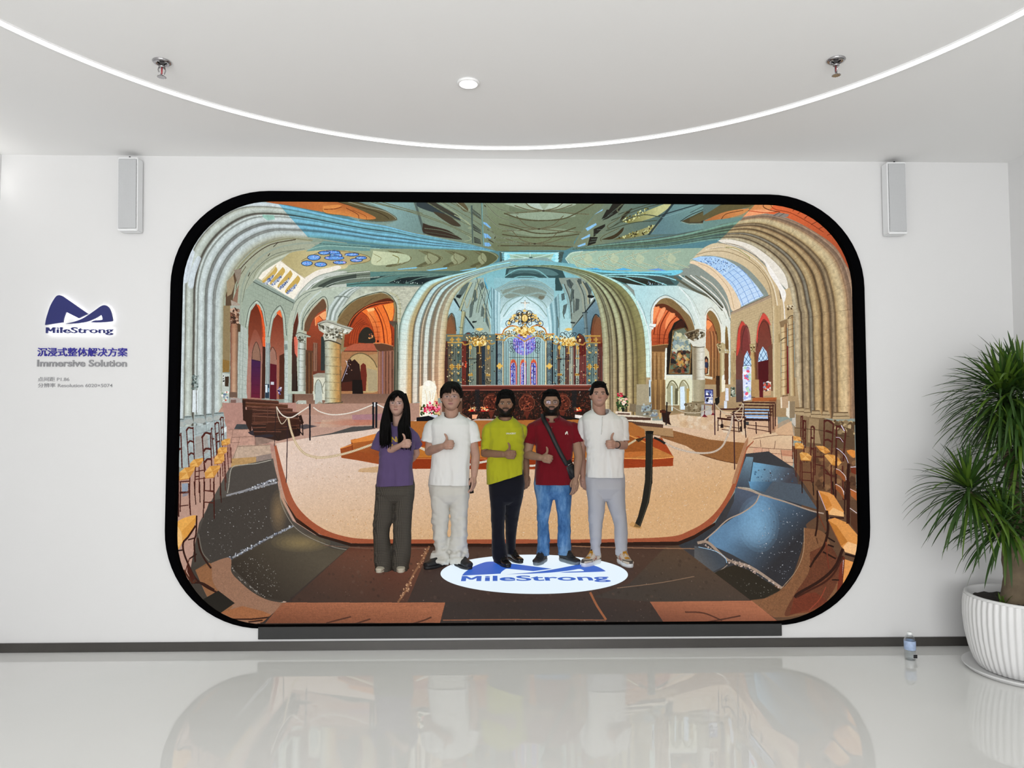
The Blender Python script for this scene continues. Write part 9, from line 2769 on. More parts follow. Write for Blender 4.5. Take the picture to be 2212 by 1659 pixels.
    at=me.color_attributes.new('tone','FLOAT_COLOR','POINT'); Cc=np.ones((len(P),4),np.float32); Cc[:,:3]=np.clip(C,0,1); at.data.foreach_set('color',Cc.ravel())
    me.name='person'; body=bpy.data.objects.new('person',me); COL.objects.link(body); me.materials.append(m_skin); body.location=(ax_,ay_,z0); tag(body,ap['label'],'person')
    # ---- hair: shell that dives under the skin outside the hairline, plus locks
    nu,nv=150,110; u=np.arange(nu)/nu*2*np.pi; v=np.linspace(.02,np.pi-.02,nv); U,V_=np.meshgrid(u,v); D=np.stack([(np.sin(V_)*np.sin(U)).ravel(),(-np.sin(V_)*np.cos(U)).ravel(),np.cos(V_).ravel()],1)
    Hs=head_shape(D,wide); m=np.clip(ap['mask'](Hs[:,0],Hs[:,1],Hs[:,2]),0,1); n=D/np.array([1,1.2,1.3]); n/=np.linalg.norm(n,axis=1)[:,None]
    nn=noise3(Hs*np.array([70,70,28]),11)*.35+noise3(Hs*np.array([190,190,60]),12)*.25+noise3(Hs*30,13)*.4; T=ap['thick'](Hs[:,0],Hs[:,1],Hs[:,2])*(1+ap.get('rough',.35)*nn)
    Hs=Hs+n*(T*m-.006*(1-m))[:,None]
    bm=bmesh.new(); add_pts(bm,toW(Hs),grid_faces(nu,nv))
    for lk in ap.get('locks',()):
        pts,w0,w1,fl=lk; Q=toW(crv(pts,6)); k=len(Q); tube(bm,Q,[w0+(w1-w0)*i/(k-1) if i<k-2 else w1*.45 for i in range(k)],8,fl)
    hair=frombm('hair',bm,ap.get('hairmat',m_hair),body,True)
    # ---- spectacles
    if ap.get('glasses'):
        gm,gw,gh,gr=ap['glasses']; bm=bmesh.new(); yv=-.094; lens=[]
        for s in (-1,1):
            P2=rrect(-gw,gw,-gh,gh,gr,6); Q=[(s*.033+x,yv+.012*((s*.033+x)/.06)**2,.008+z) for x,z in P2]; Q.append(Q[0]); tube(bm,toW(Q),.0013*sc*ap.get('wire',1.),6,cap=False); lens.append(Q[:-1])
            tube(bm,toW([(s*(.033+gw),yv+.012,.012),(s*(wide+.002),-.05,.014),(s*(wide+.004),.0,.012)]),.0014*sc,6)
        tube(bm,toW([(-.033+gw,yv+.001,.010),(0,yv-.002,.013),(.033-gw,yv+.001,.010)]),.0013*sc,6); gl_=frombm('glasses',bm,gm,body,True)
        bm=bmesh.new()
        for Q in lens: bm.faces.new([bm.verts.new(tuple(p)) for p in toW(Q)])
        frombm('lens',bm,m_lens,gl_)
    # ---- shirt
    bm=bmesh.new(); sp=S['shirt']; t0=sp[0]
    rings=[sring((t0[1]+t0[2])/2,.012,t0[0]+.012,(t0[2]-t0[1])/2*.97,t0[3]*.97,30,2.1)]
    for i,(z,xl,xr,d) in enumerate(sp): rings.append(sring((xl+xr)/2,.012*max(0,1-i/3),z,(xr-xl)/2,d,30,2.1 if i<3 else 2.6))
    R2=[]
    for a,b_ in zip(rings[:-1],rings[1:]):
        R2+=[a,(a+b_)/2]
    loft(bm,R2+[rings[-1]])
    caps=[]
    for s,arm in ((S['slR'],S['armR']),(S['slL'],S['armL'])):
        a=np.array([s[0],arm[0][1]*.7,s[1]]); tt=(arm[0][2]-s[3])/(arm[0][2]-arm[1][2]); e=np.array([s[2],arm[0][1]+(arm[1][1]-arm[0][1])*tt,s[3]]); d=(e-a)/np.linalg.norm(e-a); inn=a+np.array([(-.05 if a[0]>0 else .05)*1.0,0,-.035])
        limb(bm,[inn,a+np.array([0,0,-.028]),a*.5+e*.5],[s[4]*.92,s[4]*1.0,s[4]*.5+s[5]*.5],20); tube(bm,[a*.55+e*.45,a*.25+e*.75,e],[s[4]*.5+s[5]*.5,s[5]*.97,s[5]],24); caps.append((Vector(e),Vector(d),s[5]))
    me=voxel(bm,.006,5,.6)
    (hx0,hz0),(hx1,hz1)=S['hem']; hn=Vector((hz1-hz0,0,-(hx1-hx0))).normalized(); cutplane(me,(hx0,0,hz0),hn)
    khw=(t0[2]-t0[1])/2*1.02; kcx=(t0[1]+t0[2])/2; kz=t0[0]+.004; kd=kz-S['neck'][1]
    def kline(c):
        u=min(1.,abs(c.x-kcx)/khw); return kz-(kd*(1-u**ap.get('neckpow',2.2))**.5 if c.y<.012 else .006*(1-u*u))
    dropfaces(me,lambda c,n_:abs(c.x-kcx)<khw and c.z>kline(c)-.001 and c.z>t0[0]-kd-.03 and (c.y>-.2))
    ng=bmesh.new(); ng.from_mesh(me)
    for v in ng.verts:
        if v.is_boundary and abs(v.co.x-kcx)<khw*1.12 and v.co.z>t0[0]-kd-.04: v.co.z=kline(v.co)
    ng.to_mesh(me); ng.free(); me.update()
    for e,d,r in caps: dropfaces(me,lambda c,n_,e=e,d=d,r=r:(c-e).dot(d)>-.012 and (c-e).length<r*1.25 and n_.dot(d)>.55)
    snap(me,[(e,d,r*1.35) for e,d,r in caps])
    P=getco(me); no=getno(me); zrel=(P[:,2]-hz0)/(sp[0][0]-hz0); wr=ap.get('wrinkle',1.)
    amp=wr*(.0026+.0046*sst(.8,.0,zrel)); w=noise3(P*np.array([22,14,5.5])+7,21)*amp*1.6+noise3(P*np.array([45,30,16]),22)*amp*.5
    # drag folds from the shoulders to the belly and under the raised forearm
    for sx,s in ((-1,S['slR']),(1,S['slL'])):
        q=(P[:,0]-s[0])*.5*sx+(P[:,2]-s[1]); w+=.0030*wr*np.sin(q*95+noise3(P*9,30+sx)*2.5)*gs(P[:,0]-s[2],.11)*gs(P[:,2]-s[3],.12)
    P=P+no*w[:,None]; setco(me,P)
    shirt=put_mesh(ap['shirtname'],me,ap['shirtmat'],body,.0035)
    # collar band along the neckline
    a=np.linspace(0,2*math.pi,64); cx=(t0[1]+t0[2])/2; bv=BVHTree.FromPolygons([tuple(c) for c in getco(me)],[tuple(p.vertices) for p in me.polygons])
    if ap.get('collar','crew')=='crew':
        bm=bmesh.new(); 
        # trace the cut edge
        be=bmesh.new(); be.from_mesh(me); vv=[v for v in be.verts if v.is_boundary and v.co.z>t0[0]-kd-.04 and abs(v.co.x-cx)<khw*1.13 and abs(v.co.z-kline(v.co))<.004]
        vv.sort(key=lambda v:math.atan2(v.co.y-.012,v.co.x-cx)); Q=[v.co.copy() for v in vv]; be.free()
        if len(Q)>12:
            st_=max(1,len(Q)//48); Q=Q[::st_]; Q.append(Q[0]); Q=[q+Vector((0,0,-.002)) for q in Q]; tube(bm,Q,ap.get('ribw',.0085),8,.45,None,False)
        frombm('collar',bm,ap['shirtmat'],shirt,True)
    # ---- trousers
    q=wz[-1]; bm=bmesh.new(); loft(bm,[sring((q[1]+q[2])/2,0,q[0],(q[2]-q[1])/2,q[3]-(.022 if k<2 else .008),28,2.5) for k,q in enumerate(wz[:-1])]+[sring((q[1]+q[2])/2,0,q[0]-.005,(q[2]-q[1])/2*.66,q[3]*.8,28,2.3),sring((q[1]+q[2])/2,0,q[0]-.035,(q[2]-q[1])/2*.3,q[3]*.5,28,2.0)]); ends=[]
    for leg,oy in ((S['legA'],0.),(S['legB'],S['legBy'])):
        rr=[sring((leg[0][1]+leg[0][2])/2,.0,wz[1][0],(leg[0][2]-leg[0][1])/2*.97,leg[0][3]*.90,24,2.2)]; z1=leg[0][0]
        for q in leg: rr.append(sring((q[1]+q[2])/2,oy*min(1,max(0,(z1-q[0])/.5))+.005,q[0],(q[2]-q[1])/2,q[3],24,2.2))
        rr=[np.array(r) for r in rr]; A=np.stack(rr); B_=np.stack([crv(A[:,i],4) for i in range(A.shape[1])],1); loft(bm,list(B_)); ends.append((leg[-1],oy))
    me=voxel(bm,.0065,3,.5)
    for q,oy in ends: dropfaces(me,lambda c,n_,q=q:c.z<q[0]+.014 and n_.z<-.5 and q[1]-.02<c.x<q[2]+.02)
    snap(me,[(Vector(((q[1]+q[2])/2,oy,q[0])),Vector((0,0,-1)),.2) for q,oy in ends])
    P=getco(me); no=getno(me); z=P[:,2]; tw=ap.get('twrinkle',1.); hemz=S['legA'][-1][0]
    w=noise3(P*np.array([16,12,7])+3,41)*.0060*tw+noise3(P*np.array([20,20,34]),42)*.0040*tw*(.35+sst(.35,.05,z-hemz)*ap.get('bunch',1.)+.8*gs(z-.45,.08))+noise3(P*np.array([9,9,55]),43)*.0035*tw*sst(.22,.0,z-hemz)*ap.get('bunch',1.)
    P=P+no*w[:,None]; setco(me,P); put_mesh('trousers',me,ap['trousermat'],body,.003)
    # ---- shoes
    for (leg,oy),q in zip(((S['legA'],0.),(S['legB'],S['legBy'])),S['shoes']):
        a=math.radians(q[2]); e=leg[-1]; ap['shoe'](body,((e[1]+e[2])/2+math.sin(a)*q[3]*.25,oy+.01-math.cos(a)*q[3]*.25,q[2],q[3]))
    return body,shirt,hands
def shoe_base(q):
    x,y,ang,ln=q; return Matrix.Translation((x,y,0))@Matrix.Rotation(math.radians(ang),4,'Z')     # toe points to -Y of this frame
def sole_outline(ln,w,n=40):
    P=[]
    for i in range(n):
        a=2*math.pi*i/n; c,s=math.cos(a),math.sin(a); yy=-s*ln/2; t=(yy/ln)+.5      # t 0 toe 1 heel
        hw=w/2*(.94-.22*sst(.3,.62,np.array(t))+.10*sst(.62,.9,np.array(t))); P.append((c*abs(c)**-.25*float(hw) if abs(c)>1e-4 else 0.,yy))
    return P
def shoe(body,q,w=.10,sole_h=.026,toe_h=.055,vamp_h=.12,m_up=None,m_sole=None,m_toe=None,m_lace=None,m_in=None,stripes=None,tilt=0.):
    ln=q[3]; M=shoe_base(q); bm=bmesh.new(); root=bpy.data.objects.new('shoe',None)
    O=sole_outline(ln,w); rows=[]
    for z,k in ((0,.94),(sole_h*.25,1.0),(sole_h*.85,1.0),(sole_h,.95)): rows.append([tuple(M@Vector((x*k,y*k,z))) for x,y in O])
    loft(bm,rows); so=frombm('sole',bm,m_sole,None,True)
    bm=bmesh.new(); rings=[]
    for t,hk,wk in ((.02,.55,.45),(.06,.8,.68),(.14,1.,.86),(.25,1.1,.92),(.38,1.35,.88),(.5,1.62,.80),(.60,1.78,.72),(.72,1.8,.68),(.85,1.74,.66),(.94,1.62,.54),(.985,1.3,.36)):
        yy=-ln/2+t*ln; hw=w/2*wk; h=sole_h*.7+toe_h*hk*.56 if t<.5 else sole_h*.7+vamp_h*hk*.44
        h=max(h,sole_h*.7+toe_h*.5); n=16; r=[]
        for i in range(n):
            a=math.pi*2*i/n; c,s=math.cos(a),math.sin(a); r.append(tuple(M@Vector((hw*np.sign(c)*abs(c)**.8,yy,sole_h*.6+(h-sole_h*.6)*(.5+.5*s)))))
        rings.append(r)
    loft(bm,rings); o=frombm('shoe',bm,m_up,body,True); so.parent=o
    s=o.modifiers.new('s','SUBSURF'); s.levels=1; s.render_levels=2
    def top(t): return sole_h*.7+(toe_h*np.interp(t,(.02,.06,.14,.25,.38,.5),(.55,.8,1,1.1,1.35,1.62))*.56 if t<.5 else vamp_h*np.interp(t,(.5,.6,.72),(1.62,1.78,1.8))*.44)
    if m_toe:
        for nm,test in (('toe_guard',lambda y:y<-ln*.12),('heel_guard',lambda y:y>ln*.30)):
            idx=[i for i in range(len(O)) if test(O[i][1])]
            if nm=='heel_guard': idx=[i for i in range(len(O)) if O[i][1]>ln*.30]
            k0=[k for k in range(len(idx)) if idx[k]-idx[k-1] not in (1,)]; k0=k0[0] if k0 else 0; idx=idx[k0:]+idx[:k0]
            bm=bmesh.new(); rows=[[bm.verts.new(M@Vector((O[i][0]*k,O[i][1]*k,z))) for i in idx] for z,k in ((sole_h*.8,.985),(sole_h+.012,.975),(sole_h+.022,.90))]
            for a,b_ in zip(rows[:-1],rows[1:]):
                for i in range(len(idx)-1): bm.faces.new((a[i],a[i+1],b_[i+1],b_[i]))
            frombm(nm,bm,m_toe,o,True)
    if m_lace:
        bm=bmesh.new()
        vs_=[]
        for t in np.linspace(.26,.56,6):
            yy=-ln/2+t*ln; z=top(t)+.0045; vs_.append([bm.verts.new(M@Vector((xx,yy,z-abs(xx)*.18))) for xx in (-.020,-.010,0,.010,.020)])
        for a,b_ in zip(vs_[:-1],vs_[1:]):
            for i in range(4): bm.faces.new((a[i],a[i+1],b_[i+1],b_[i]))
        for t in (.30,.36,.42,.48,.54):
            yy=-ln/2+t*ln; z=top(t)+.006; tube(bm,[M@Vector((-.024,yy,z-.006)),M@Vector((-.01,yy+.004,z)),M@Vector((.01,yy-.004,z)),M@Vector((.024,yy,z-.006))],.0032,6)
        for s_ in (-1,1): tube(bm,[M@Vector((0,-ln/2+.5*ln,top(.5)+.006)),M@Vector((s_*.02,-ln/2+.42*ln,top(.45)+.012)),M@Vector((s_*.035,-ln/2+.44*ln,top(.42)-.004)),M@Vector((s_*.012,-ln/2+.50*ln,top(.5)+.004))],.003,6)
        frombm('laces',bm,m_lace,o,True)
    if m_in:
        bm=bmesh.new(); yy=-ln/2+.68*ln; z=top(.7)-.014; tube(bm,[M@Vector((.026*math.cos(a),yy+.036*math.sin(a),z+.004-.012*math.sin(a))) for a in np.linspace(0,2*math.pi,20)],.009,8,1.,None,False); frombm('shoe_collar',bm,m_in,o,True)
    if stripes:
        for s_ in (-1,1):
            for k in range(3):
                bm=bmesh.new(); t=.42+.075*k; pts=[]
                for f in (0,.35,.7,1): 
                    tt=t+.05*(f-.5)*-1; hw=w/2*np.interp(tt,(.38,.5,.6,.72),(.88,.80,.72,.68)); hgt=sole_h+ (top(tt)-sole_h)*(.12+.62*f); cc=math.sqrt(max(0,1-((.12+.62*f)*2*.5)**2)); pts.append(M@Vector((s_*(hw*min(1,cc+.10)+.0025),-ln/2+tt*ln,hgt)))
                tube(bm,pts,.0052,6,.3); frombm('stripe',bm,stripes,o,True)
    return o
def fabric(name,c,rough=.85,noise=.10,nscale=9.,weave=900.,bump=.12,sheen=.15): 
    return mat(name,c,rough=rough,noise=noise,nscale=nscale,bump=bump,bscale=weave,spec=.15,sheen=sheen)
# checked wool for the wide trousers
def checks(name,c0,c1,c2,sc=34.):
    m=bpy.data.materials.new(name); N,L,b=nodes(m); b.inputs['Roughness'].default_value=.9; b.inputs['Specular IOR Level'].default_value=.1
    tc=N.new('ShaderNodeTexCoord'); sp=N.new('ShaderNodeSeparateXYZ'); L.new(tc.outputs['Object'],sp.inputs[0])
    def wave(o,k,lo,hi):
        a=N.new('ShaderNodeMath'); a.operation='MULTIPLY'; a.inputs[1].default_value=k; L.new(o,a.inputs[0]); s=N.new('ShaderNodeMath'); s.operation='FRACT'; L.new(a.outputs[0],s.inputs[0])
        g=N.new('ShaderNodeMath'); g.operation='LESS_THAN'; g.inputs[1].default_value=lo; L.new(s.outputs[0],g.inputs[0]); return g.outputs[0]
    ad=N.new('ShaderNodeMath'); ad.operation='ADD'; L.new(sp.outputs[0],ad.inputs[0]); L.new(sp.outputs[1],ad.inputs[1])
    wx=wave(ad.outputs[0],sc*2.0,.30,1); wz_=wave(sp.outputs[2],sc*2.0,.30,1)
    mx=N.new('ShaderNodeMath'); mx.operation='MAXIMUM'; L.new(wx,mx.inputs[0]); L.new(wz_,mx.inputs[1])
    n=N.new('ShaderNodeTexNoise'); n.inputs['Scale'].default_value=14; L.new(tc.outputs['Object'],n.inputs['Vector'])
    c=N.new('ShaderNodeMix'); c.data_type='RGBA'; c.inputs[6].default_value=(*c0,1); c.inputs[7].default_value=(*c2,1); L.new(n.outputs['Fac'],c.inputs[0])
    d=N.new('ShaderNodeMix'); d.data_type='RGBA'; L.new(c.outputs[2],d.inputs[6]); d.inputs[7].default_value=(*c1,1); L.new(mx.outputs[0],d.inputs[0]); L.new(d.outputs[2],b.inputs['Base Color']); return m
def denim(name,c0,c1,c2):
    m=bpy.data.materials.new(name); N,L,b=nodes(m); b.inputs['Roughness'].default_value=.85; b.inputs['Specular IOR Level'].default_value=.15
    tc=N.new('ShaderNodeTexCoord'); mp=N.new('ShaderNodeMapping'); mp.inputs['Scale'].default_value=(7,7,2.6); L.new(tc.outputs['Object'],mp.inputs[0])
    n=N.new('ShaderNodeTexNoise'); n.inputs['Scale'].default_value=1.6; n.inputs['Detail'].default_value=6; n.inputs['Roughness'].default_value=.65; L.new(mp.outputs[0],n.inputs['Vector'])
    r=N.new('ShaderNodeValToRGB'); e=r.color_ramp.elements; e[0].position=.36; e[0].color=(*c0,1); e[1].position=.66; e[1].color=(*c2,1); k=e.new(.5); k.color=(*c1,1); L.new(n.outputs['Fac'],r.inputs[0]); L.new(r.outputs[0],b.inputs['Base Color'])
    n2=N.new('ShaderNodeTexNoise'); n2.inputs['Scale'].default_value=700; L.new(tc.outputs['Object'],n2.inputs['Vector']); bp=N.new('ShaderNodeBump'); bp.inputs['Strength'].default_value=.15; bp.inputs['Distance'].default_value=.003; L.new(n2.outputs['Fac'],bp.inputs['Height']); L.new(bp.outputs[0],b.inputs['Normal']); return m
def mk_mask(zf,ys,nape=-.065,temple=.045):
    """1 where hair grows. zf(x) front hairline height, ys(z) front edge of the hair on the sides"""
    def f(X,Y,Z):
        front=sst(-.004,.004,Z-zf(X)); side=sst(-.005,.005,Y-ys(Z))*sst(nape-.006,nape+.006,Z)
        return np.maximum(front,side)
    return f
rnd=random.Random(5)
m_rub=mat('black_rubber',(.010,.010,.011),rough=.5); m_leather=mat('black_leather',(.008,.008,.009),rough=.28,spec=.5)
m_beige=mat('cream_leather',(.60,.55,.44),rough=.5,noise=.08); m_cream_sole=mat('cream_sole',(.62,.58,.48),rough=.6)
# 1 woman with long hair
locks=[]
for i in range(110):
    s=-1 if i%2 else 1; t=rnd.random(); f=rnd.random()
    if s<0: e=(-.128+.105*t,-.050-.05*f-.03*t,-.37-.05*rnd.random()); p=[(.002,-.07+.05*f,.106),(-.055,-.074+.05*f,.082),(-.095+.022*t,-.055+.05*f,.015),(-.118+.050*t,-.048+.035*f-.02*t,-.07),(-.135+.095*t,-.060-.035*t,-.19),(e[0]*1.02,e[1]-.014,-.29),e]
    else: e=(.045+.120*t,-.052-.05*f-.02*(1-t),-.38-.05*rnd.random()); p=[(.012,-.07+.05*f,.106),(.058,-.07+.05*f,.080),(.090-.018*(1-t),-.053+.05*f,.015),(.108-.036*(1-t),-.050+.03*f,-.07),(.128-.092*(1-t),-.062-.03*(1-t),-.19),(e[0]*.98,e[1]-.016,-.29),e]
    locks.append((p,.0115+.005*rnd.random(),.008,.6))
for i in range(9):                                # thick under-layers of the two curtains
    t=i/8; locks.append(([(-.030-.02*t,-.05+.08*t,.100),(-.066,-.048+.09*t,.060),(-.092,-.038+.09*t,-.01),(-.108+.02*(1-t),-.042+.10*t,-.10),(-.118+.050*(1-t),-.070+.11*t,-.20),(-.112+.060*(1-t),-.086+.12*t,-.30),(-.095+.050*(1-t),-.090+.12*t,-.385)],.023,.020,.75))
    locks.append(([(.034+.02*t,-.05+.08*t,.100),(.068,-.048+.09*t,.060),(.090,-.038+.09*t,-.01),(.102-.022*(1-t),-.042+.10*t,-.10),(.112-.055*(1-t),-.075+.11*t,-.20),(.130-.070*(1-t),-.094+.12*t,-.30),(.140-.070*(1-t),-.098+.12*t,-.395)],.024,.021,.75))
for i in range(12):                               # fringe, parted to the right of centre
    t=i/11; 
    if i<8: locks.append(([(.010,-.080,.104),(-.006-.030*t*1.3,-.096+.01*t,.078-.004*t),(-.018-.05*t,-.091+.03*t,.046-.012*rnd.random()),(-.022-.058*t,-.086+.04*t,.030-.014*t)],.0075,.0025,.5))
    else: locks.append(([(.014,-.078,.104),(.038+.01*(t-.7),-.088,.078),(.058+.01*(t-.7)*3,-.070,.040),(.068+.01*(t-.7),-.055,.008)],.008,.004,.5))
for i in range(26):                               # curtain behind the shoulders
    x=-.085+.17*i/25; locks.append(([(x*.5,.05,.10),(x*.95,.09,.04),(x*1.02,.10,-.08),(x*1.1,.098,-.20),(x*1.12,.10,-.34)],.014,.010,.6))
hm=mk_mask(lambda X:.060+.0*X+.02*gs(X-.012,.012),lambda Z:np.where(Z>.0,-.040-.012*sst(0.,.06,Z),np.where(Z>-.05,-.030,.03)),-.14)
def shoe1(b,q): shoe(b,q,.088,.016,.062,.10,m_beige,m_cream_sole)
AP=[dict(label='young woman in a purple T-shirt with very long black hair, thumb up',skin=(.56,.345,.27),lip=(.42,.17,.15),mask=hm,thick=lambda X,Y,Z:.016+.006*sst(.02,.08,Z)+.010*sst(-.0,-.06,Z),rough=.18,locks=locks,roll=.05,hy=-.025,neckr=.052,eye=.0046,brow=.7,
  glasses=(m_gold,.025,.021,.015),wire=.8,neckdip=.9,shirtname='t_shirt',shirtmat=fabric('purple_cotton',(.115,.078,.185),noise=.12),trousermat=checks('brown_check_wool',(.125,.110,.086),(.058,.053,.047),(.095,.087,.073)),bunch=.6,twrinkle=1.3,shoe=shoe1,hand=.90,tilt=.25,ribw=.007)]
# 2 tall young man, white T-shirt
locks=[]
for i in range(34):
    t=rnd.random(); x=-.062+.124*t; l=.035+.02*rnd.random(); 
    if x<.014: locks.append(([(.008,-.06+.02*rnd.random(),.116),(x*.5,-.098,.092),(x*.85-.004,-.104,.062),(x-.010,-.094+.02*abs(x)/.06,.040-.010*rnd.random())],.0085,.0022,.55))
    else: locks.append(([(.010,-.06+.02*rnd.random(),.116),(x*.6+.01,-.098,.094),(x*.95+.008,-.098+.02*t,.066),(x+.012,-.080+.02*t,.040)],.0085,.0022,.55))
for i in range(40):
    s=-1 if i%2 else 1; yy=-.06+.12*rnd.random(); locks.append(([(s*.03,yy*.7,.118),(s*.078,yy,.088),(s*.093,yy,.045),(s*.088,yy-.006,.016-.02*rnd.random())],.009,.002,.6))
hm=mk_mask(lambda X:.060+.030*gs(X-.018,.014),lambda Z:np.where(Z>.0,-.034-.022*sst(.01,.06,Z),.0),-.085)
m_clog=mat('black_foam',(.014,.014,.016),rough=.55)
def shoe2(b,q): shoe(b,q,.115,.030,.088,.12,m_clog,m_clog)
AP.append(dict(label='young man in plain white T-shirt and baggy cream trousers holding a phone',skin=(.50,.30,.225),lip=(.36,.13,.14),mask=hm,thick=lambda X,Y,Z:.006+.016*sst(-.03,.03,Z)+.010*sst(.03,.1,Z),rough=.3,locks=locks,hairmat=m_hair2,hy=-.02,neckr=.065,eye=.0042,brow=.6,
  glasses=(m_gold,.026,.017,.011),wire=.8,neckdip=.55,shirtname='t_shirt',shirtmat=fabric('white_heavy_cotton',(.84,.84,.815),noise=.02),trousermat=fabric('cream_denim',(.66,.645,.59),noise=.06,nscale=6.),twrinkle=2.3,bunch=2.2,shoe=shoe2,hand=1.,tilt=.10,ribw=.012,palm=.5,curl=.85))
# 3 man in yellow-green T-shirt
locks=[]
for i in range(60):
    x=-.07+.14*rnd.random(); y=-.085+.11*rnd.random(); locks.append(([(x*.8,y,.095),(x*.98+.008,y-.010,.116+.006*rnd.random()-abs(x)*.15),(x+.014,y-.014,.122+.012*rnd.random()-abs(x)*.3)],.0085,.002,.8))
hm=mk_mask(lambda X:.058-.25*np.clip(X,-.05,.05)*-.22-.05*sst(.04,.07,np.abs(X)),lambda Z:np.where(Z>-.005,-.042-.0*Z,.01),-.07)
def shoe3(b,q): shoe(b,q,.098,.024,.062,.12,m_leather,m_rub,m_lace=m_leather)
AP.append(dict(label='bearded man in yellow-green T-shirt and black trousers, no glasses',skin=(.285,.158,.098),lip=(.20,.10,.085),mask=hm,thick=lambda X,Y,Z:.012+.020*sst(.03,.1,Z),rough=.55,locks=locks,hy=-.02,neckr=.065,eye=.0050,brow=.95,beard=1.,must=.85,chin_gap=.6,browlift=-.001,
  neckdip=.55,shirtname='t_shirt',shirtmat=fabric('yellow_green_cotton',(.44,.44,.018),noise=.10),wrinkle=1.5,trousermat=fabric('black_trousers',(.0055,.006,.011),noise=.2),twrinkle=.8,bunch=.6,shoe=shoe3,hand=1.,tilt=.15,ribw=.009,palm=1.3,curl=1.3))
# 4 man in red polo
locks=[]
for i in range(50):
    x=-.07+.14*rnd.random(); y=-.085+.12*rnd.random(); locks.append(([(x*.85,y,.098),(x*1.02-.006,y-.008,.113-abs(x)*.15),(x-.014,y-.014,.114-abs(x)*.3)],.0085,.003,.8))
hm=mk_mask(lambda X:.066-.03*sst(.045,.07,np.abs(X)),lambda Z:np.where(Z>-.01,-.040,.012),-.07)
m_run=mat('charcoal_knit',(.020,.021,.023),rough=.7,noise=.3,nscale=60.); m_runs=mat('blue_grey_sole',(.16,.20,.23),rough=.5,noise=.25,nscale=30.)
def shoe4(b,q): shoe(b,q,.105,.034,.060,.125,m_run,m_runs,m_lace=m_run)
AP.append(dict(label='bearded man with round glasses in dark red polo shirt and blue jeans',skin=(.36,.215,.145),lip=(.25,.11,.10),mask=hm,thick=lambda X,Y,Z:.014+.010*sst(.03,.1,Z),rough=.5,locks=locks,hy=-.02,neckr=.067,eye=.0046,brow=.95,beard=1.,must=1.,
  glasses=(m_wire,.0235,.0195,.014),wire=1.1,neckdip=.9,collar='polo',shirtname='polo_shirt',shirtmat=fabric('dark_red_pique',(.165,.0045,.011),noise=.15,bump=.25,weave=600.),trousermat=denim('mid_blue_denim',(.035,.105,.26),(.085,.21,.43),(.20,.36,.58)),twrinkle=1.2,bunch=1.2,shoe=shoe4,hand=1.,tilt=.35,palm=1.15,curl=.9))
# 5 man in white henley
hm=mk_mask(lambda X:.066-.06*sst(.045,.066,np.abs(X))-.05*np.clip(-X,0,.05)*.0+.006*gs(X-.01,.02),lambda Z:np.where(Z>-.002,-.036,.020),-.045)
locks=[]
for i in range(46):
    x=-.062+.124*rnd.random(); y=-.088+.12*rnd.random(); locks.append(([(x*.9,y,.092),(x*1.0+.004,y-.006,.112-abs(x)*.15),(x+.012,y-.006,.115-abs(x)*.3)],.0085,.003,.8))
m_sn=mat('cream_suede',(.62,.53,.43),rough=.8,noise=.08); m_sns=mat('white_foam_sole',(.80,.82,.84),rough=.5); m_sng=mat('taupe_suede',(.085,.070,.062),rough=.9); m_or=mat('ochre_laces',(.62,.30,.03),rough=.7); m_st=mat('rust_stripe',(.42,.19,.13),rough=.7)
def shoe5(b,q): shoe(b,q,.108,.044,.062,.13,m_sn,m_sns,m_toe=m_sng,m_lace=m_or,m_in=m_rub,stripes=m_st)
AP.append(dict(label='tall clean-shaven man in white buttoned-neck T-shirt, grey trousers, tan trainers',skin=(.475,.275,.205),lip=(.36,.15,.13),mask=hm,thick=lambda X,Y,Z:.009+.014*sst(.05,.1,Z),rough=.3,locks=locks,hy=-.02,neckr=.065,eye=.0038,brow=1.,smile=1.,teeth=True,yaw=-.06,
  neckdip=.62,shirtname='henley_shirt',shirtmat=fabric('white_linen',(.80,.79,.765),noise=.03),wrinkle=1.3,trousermat=fabric('light_grey_jersey',(.46,.465,.505),noise=.05),twrinkle=1.1,bunch=.9,shoe=shoe5,hand=1.,tilt=.1,ribw=.008,palm=1.1,curl=1.))
BODIES=[build_person(s,a) for s,a in zip(PEOPLE,AP)]
# ---- prints and fittings on the shirts
m_yel=mat('yellow_print',(.62,.40,.02),rough=.6); m_wht=mat('white_print',(.80,.78,.70),rough=.6)
b,sh,_=BODIES[0]
decal('shirt_print',text_mesh('shirt_print','Nas',-.016,.096,1.176,1.226,0,.03),sh,m_yel,sh); decal('shirt_print',text_mesh('shirt_print','ba',-.010,.064,1.108,1.158,0,.03),sh,m_yel,sh)
b,sh,_=BODIES[2]
decal('shirt_print',text_mesh('shirt_print','UNLACERXT',.004,.098,1.242,1.258,0,.02),sh,m_wht,sh)
b,sh,hands=BODIES[3]
me=bpy.data.meshes.new('emblem'); q=[(0,0),(.008,.012),(.004,.02),(.016,.022),(.02,.034),(.028,.026),(.036,.03),(.034,.016),(.040,.004),(.036,-.006),(.030,.006),(.026,.012),(.018,.008),(.012,-.002)]
bm=bmesh.new(); bm.faces.new([bm.verts.new((.100+x*.75,0,1.238+z)) for x,z in q]); bmesh.ops.triangulate(bm,faces=bm.faces); bm.to_mesh(me); bm.free(); decal('emblem',me,sh,m_wht,sh)
def on_cloth(target):
    me=target.data; bv=BVHTree.FromPolygons([tuple(c) for c in getco(me)],[tuple(p.vertices) for p in me.polygons])
    def f(x,z,off=.004,default=-.1):
        h=bv.ray_cast((x,-1.,z),(0,1,0)); return Vector((x,(h[0].y if h[0] is not None else default)-off,z))
    def down(x,y,off=.006):
        h=bv.ray_cast((x,y,2.),(0,0,-1)); return Vector((x,y,(h[0].z if h[0] is not None else 1.4)+off))
    f.down=down
    return f
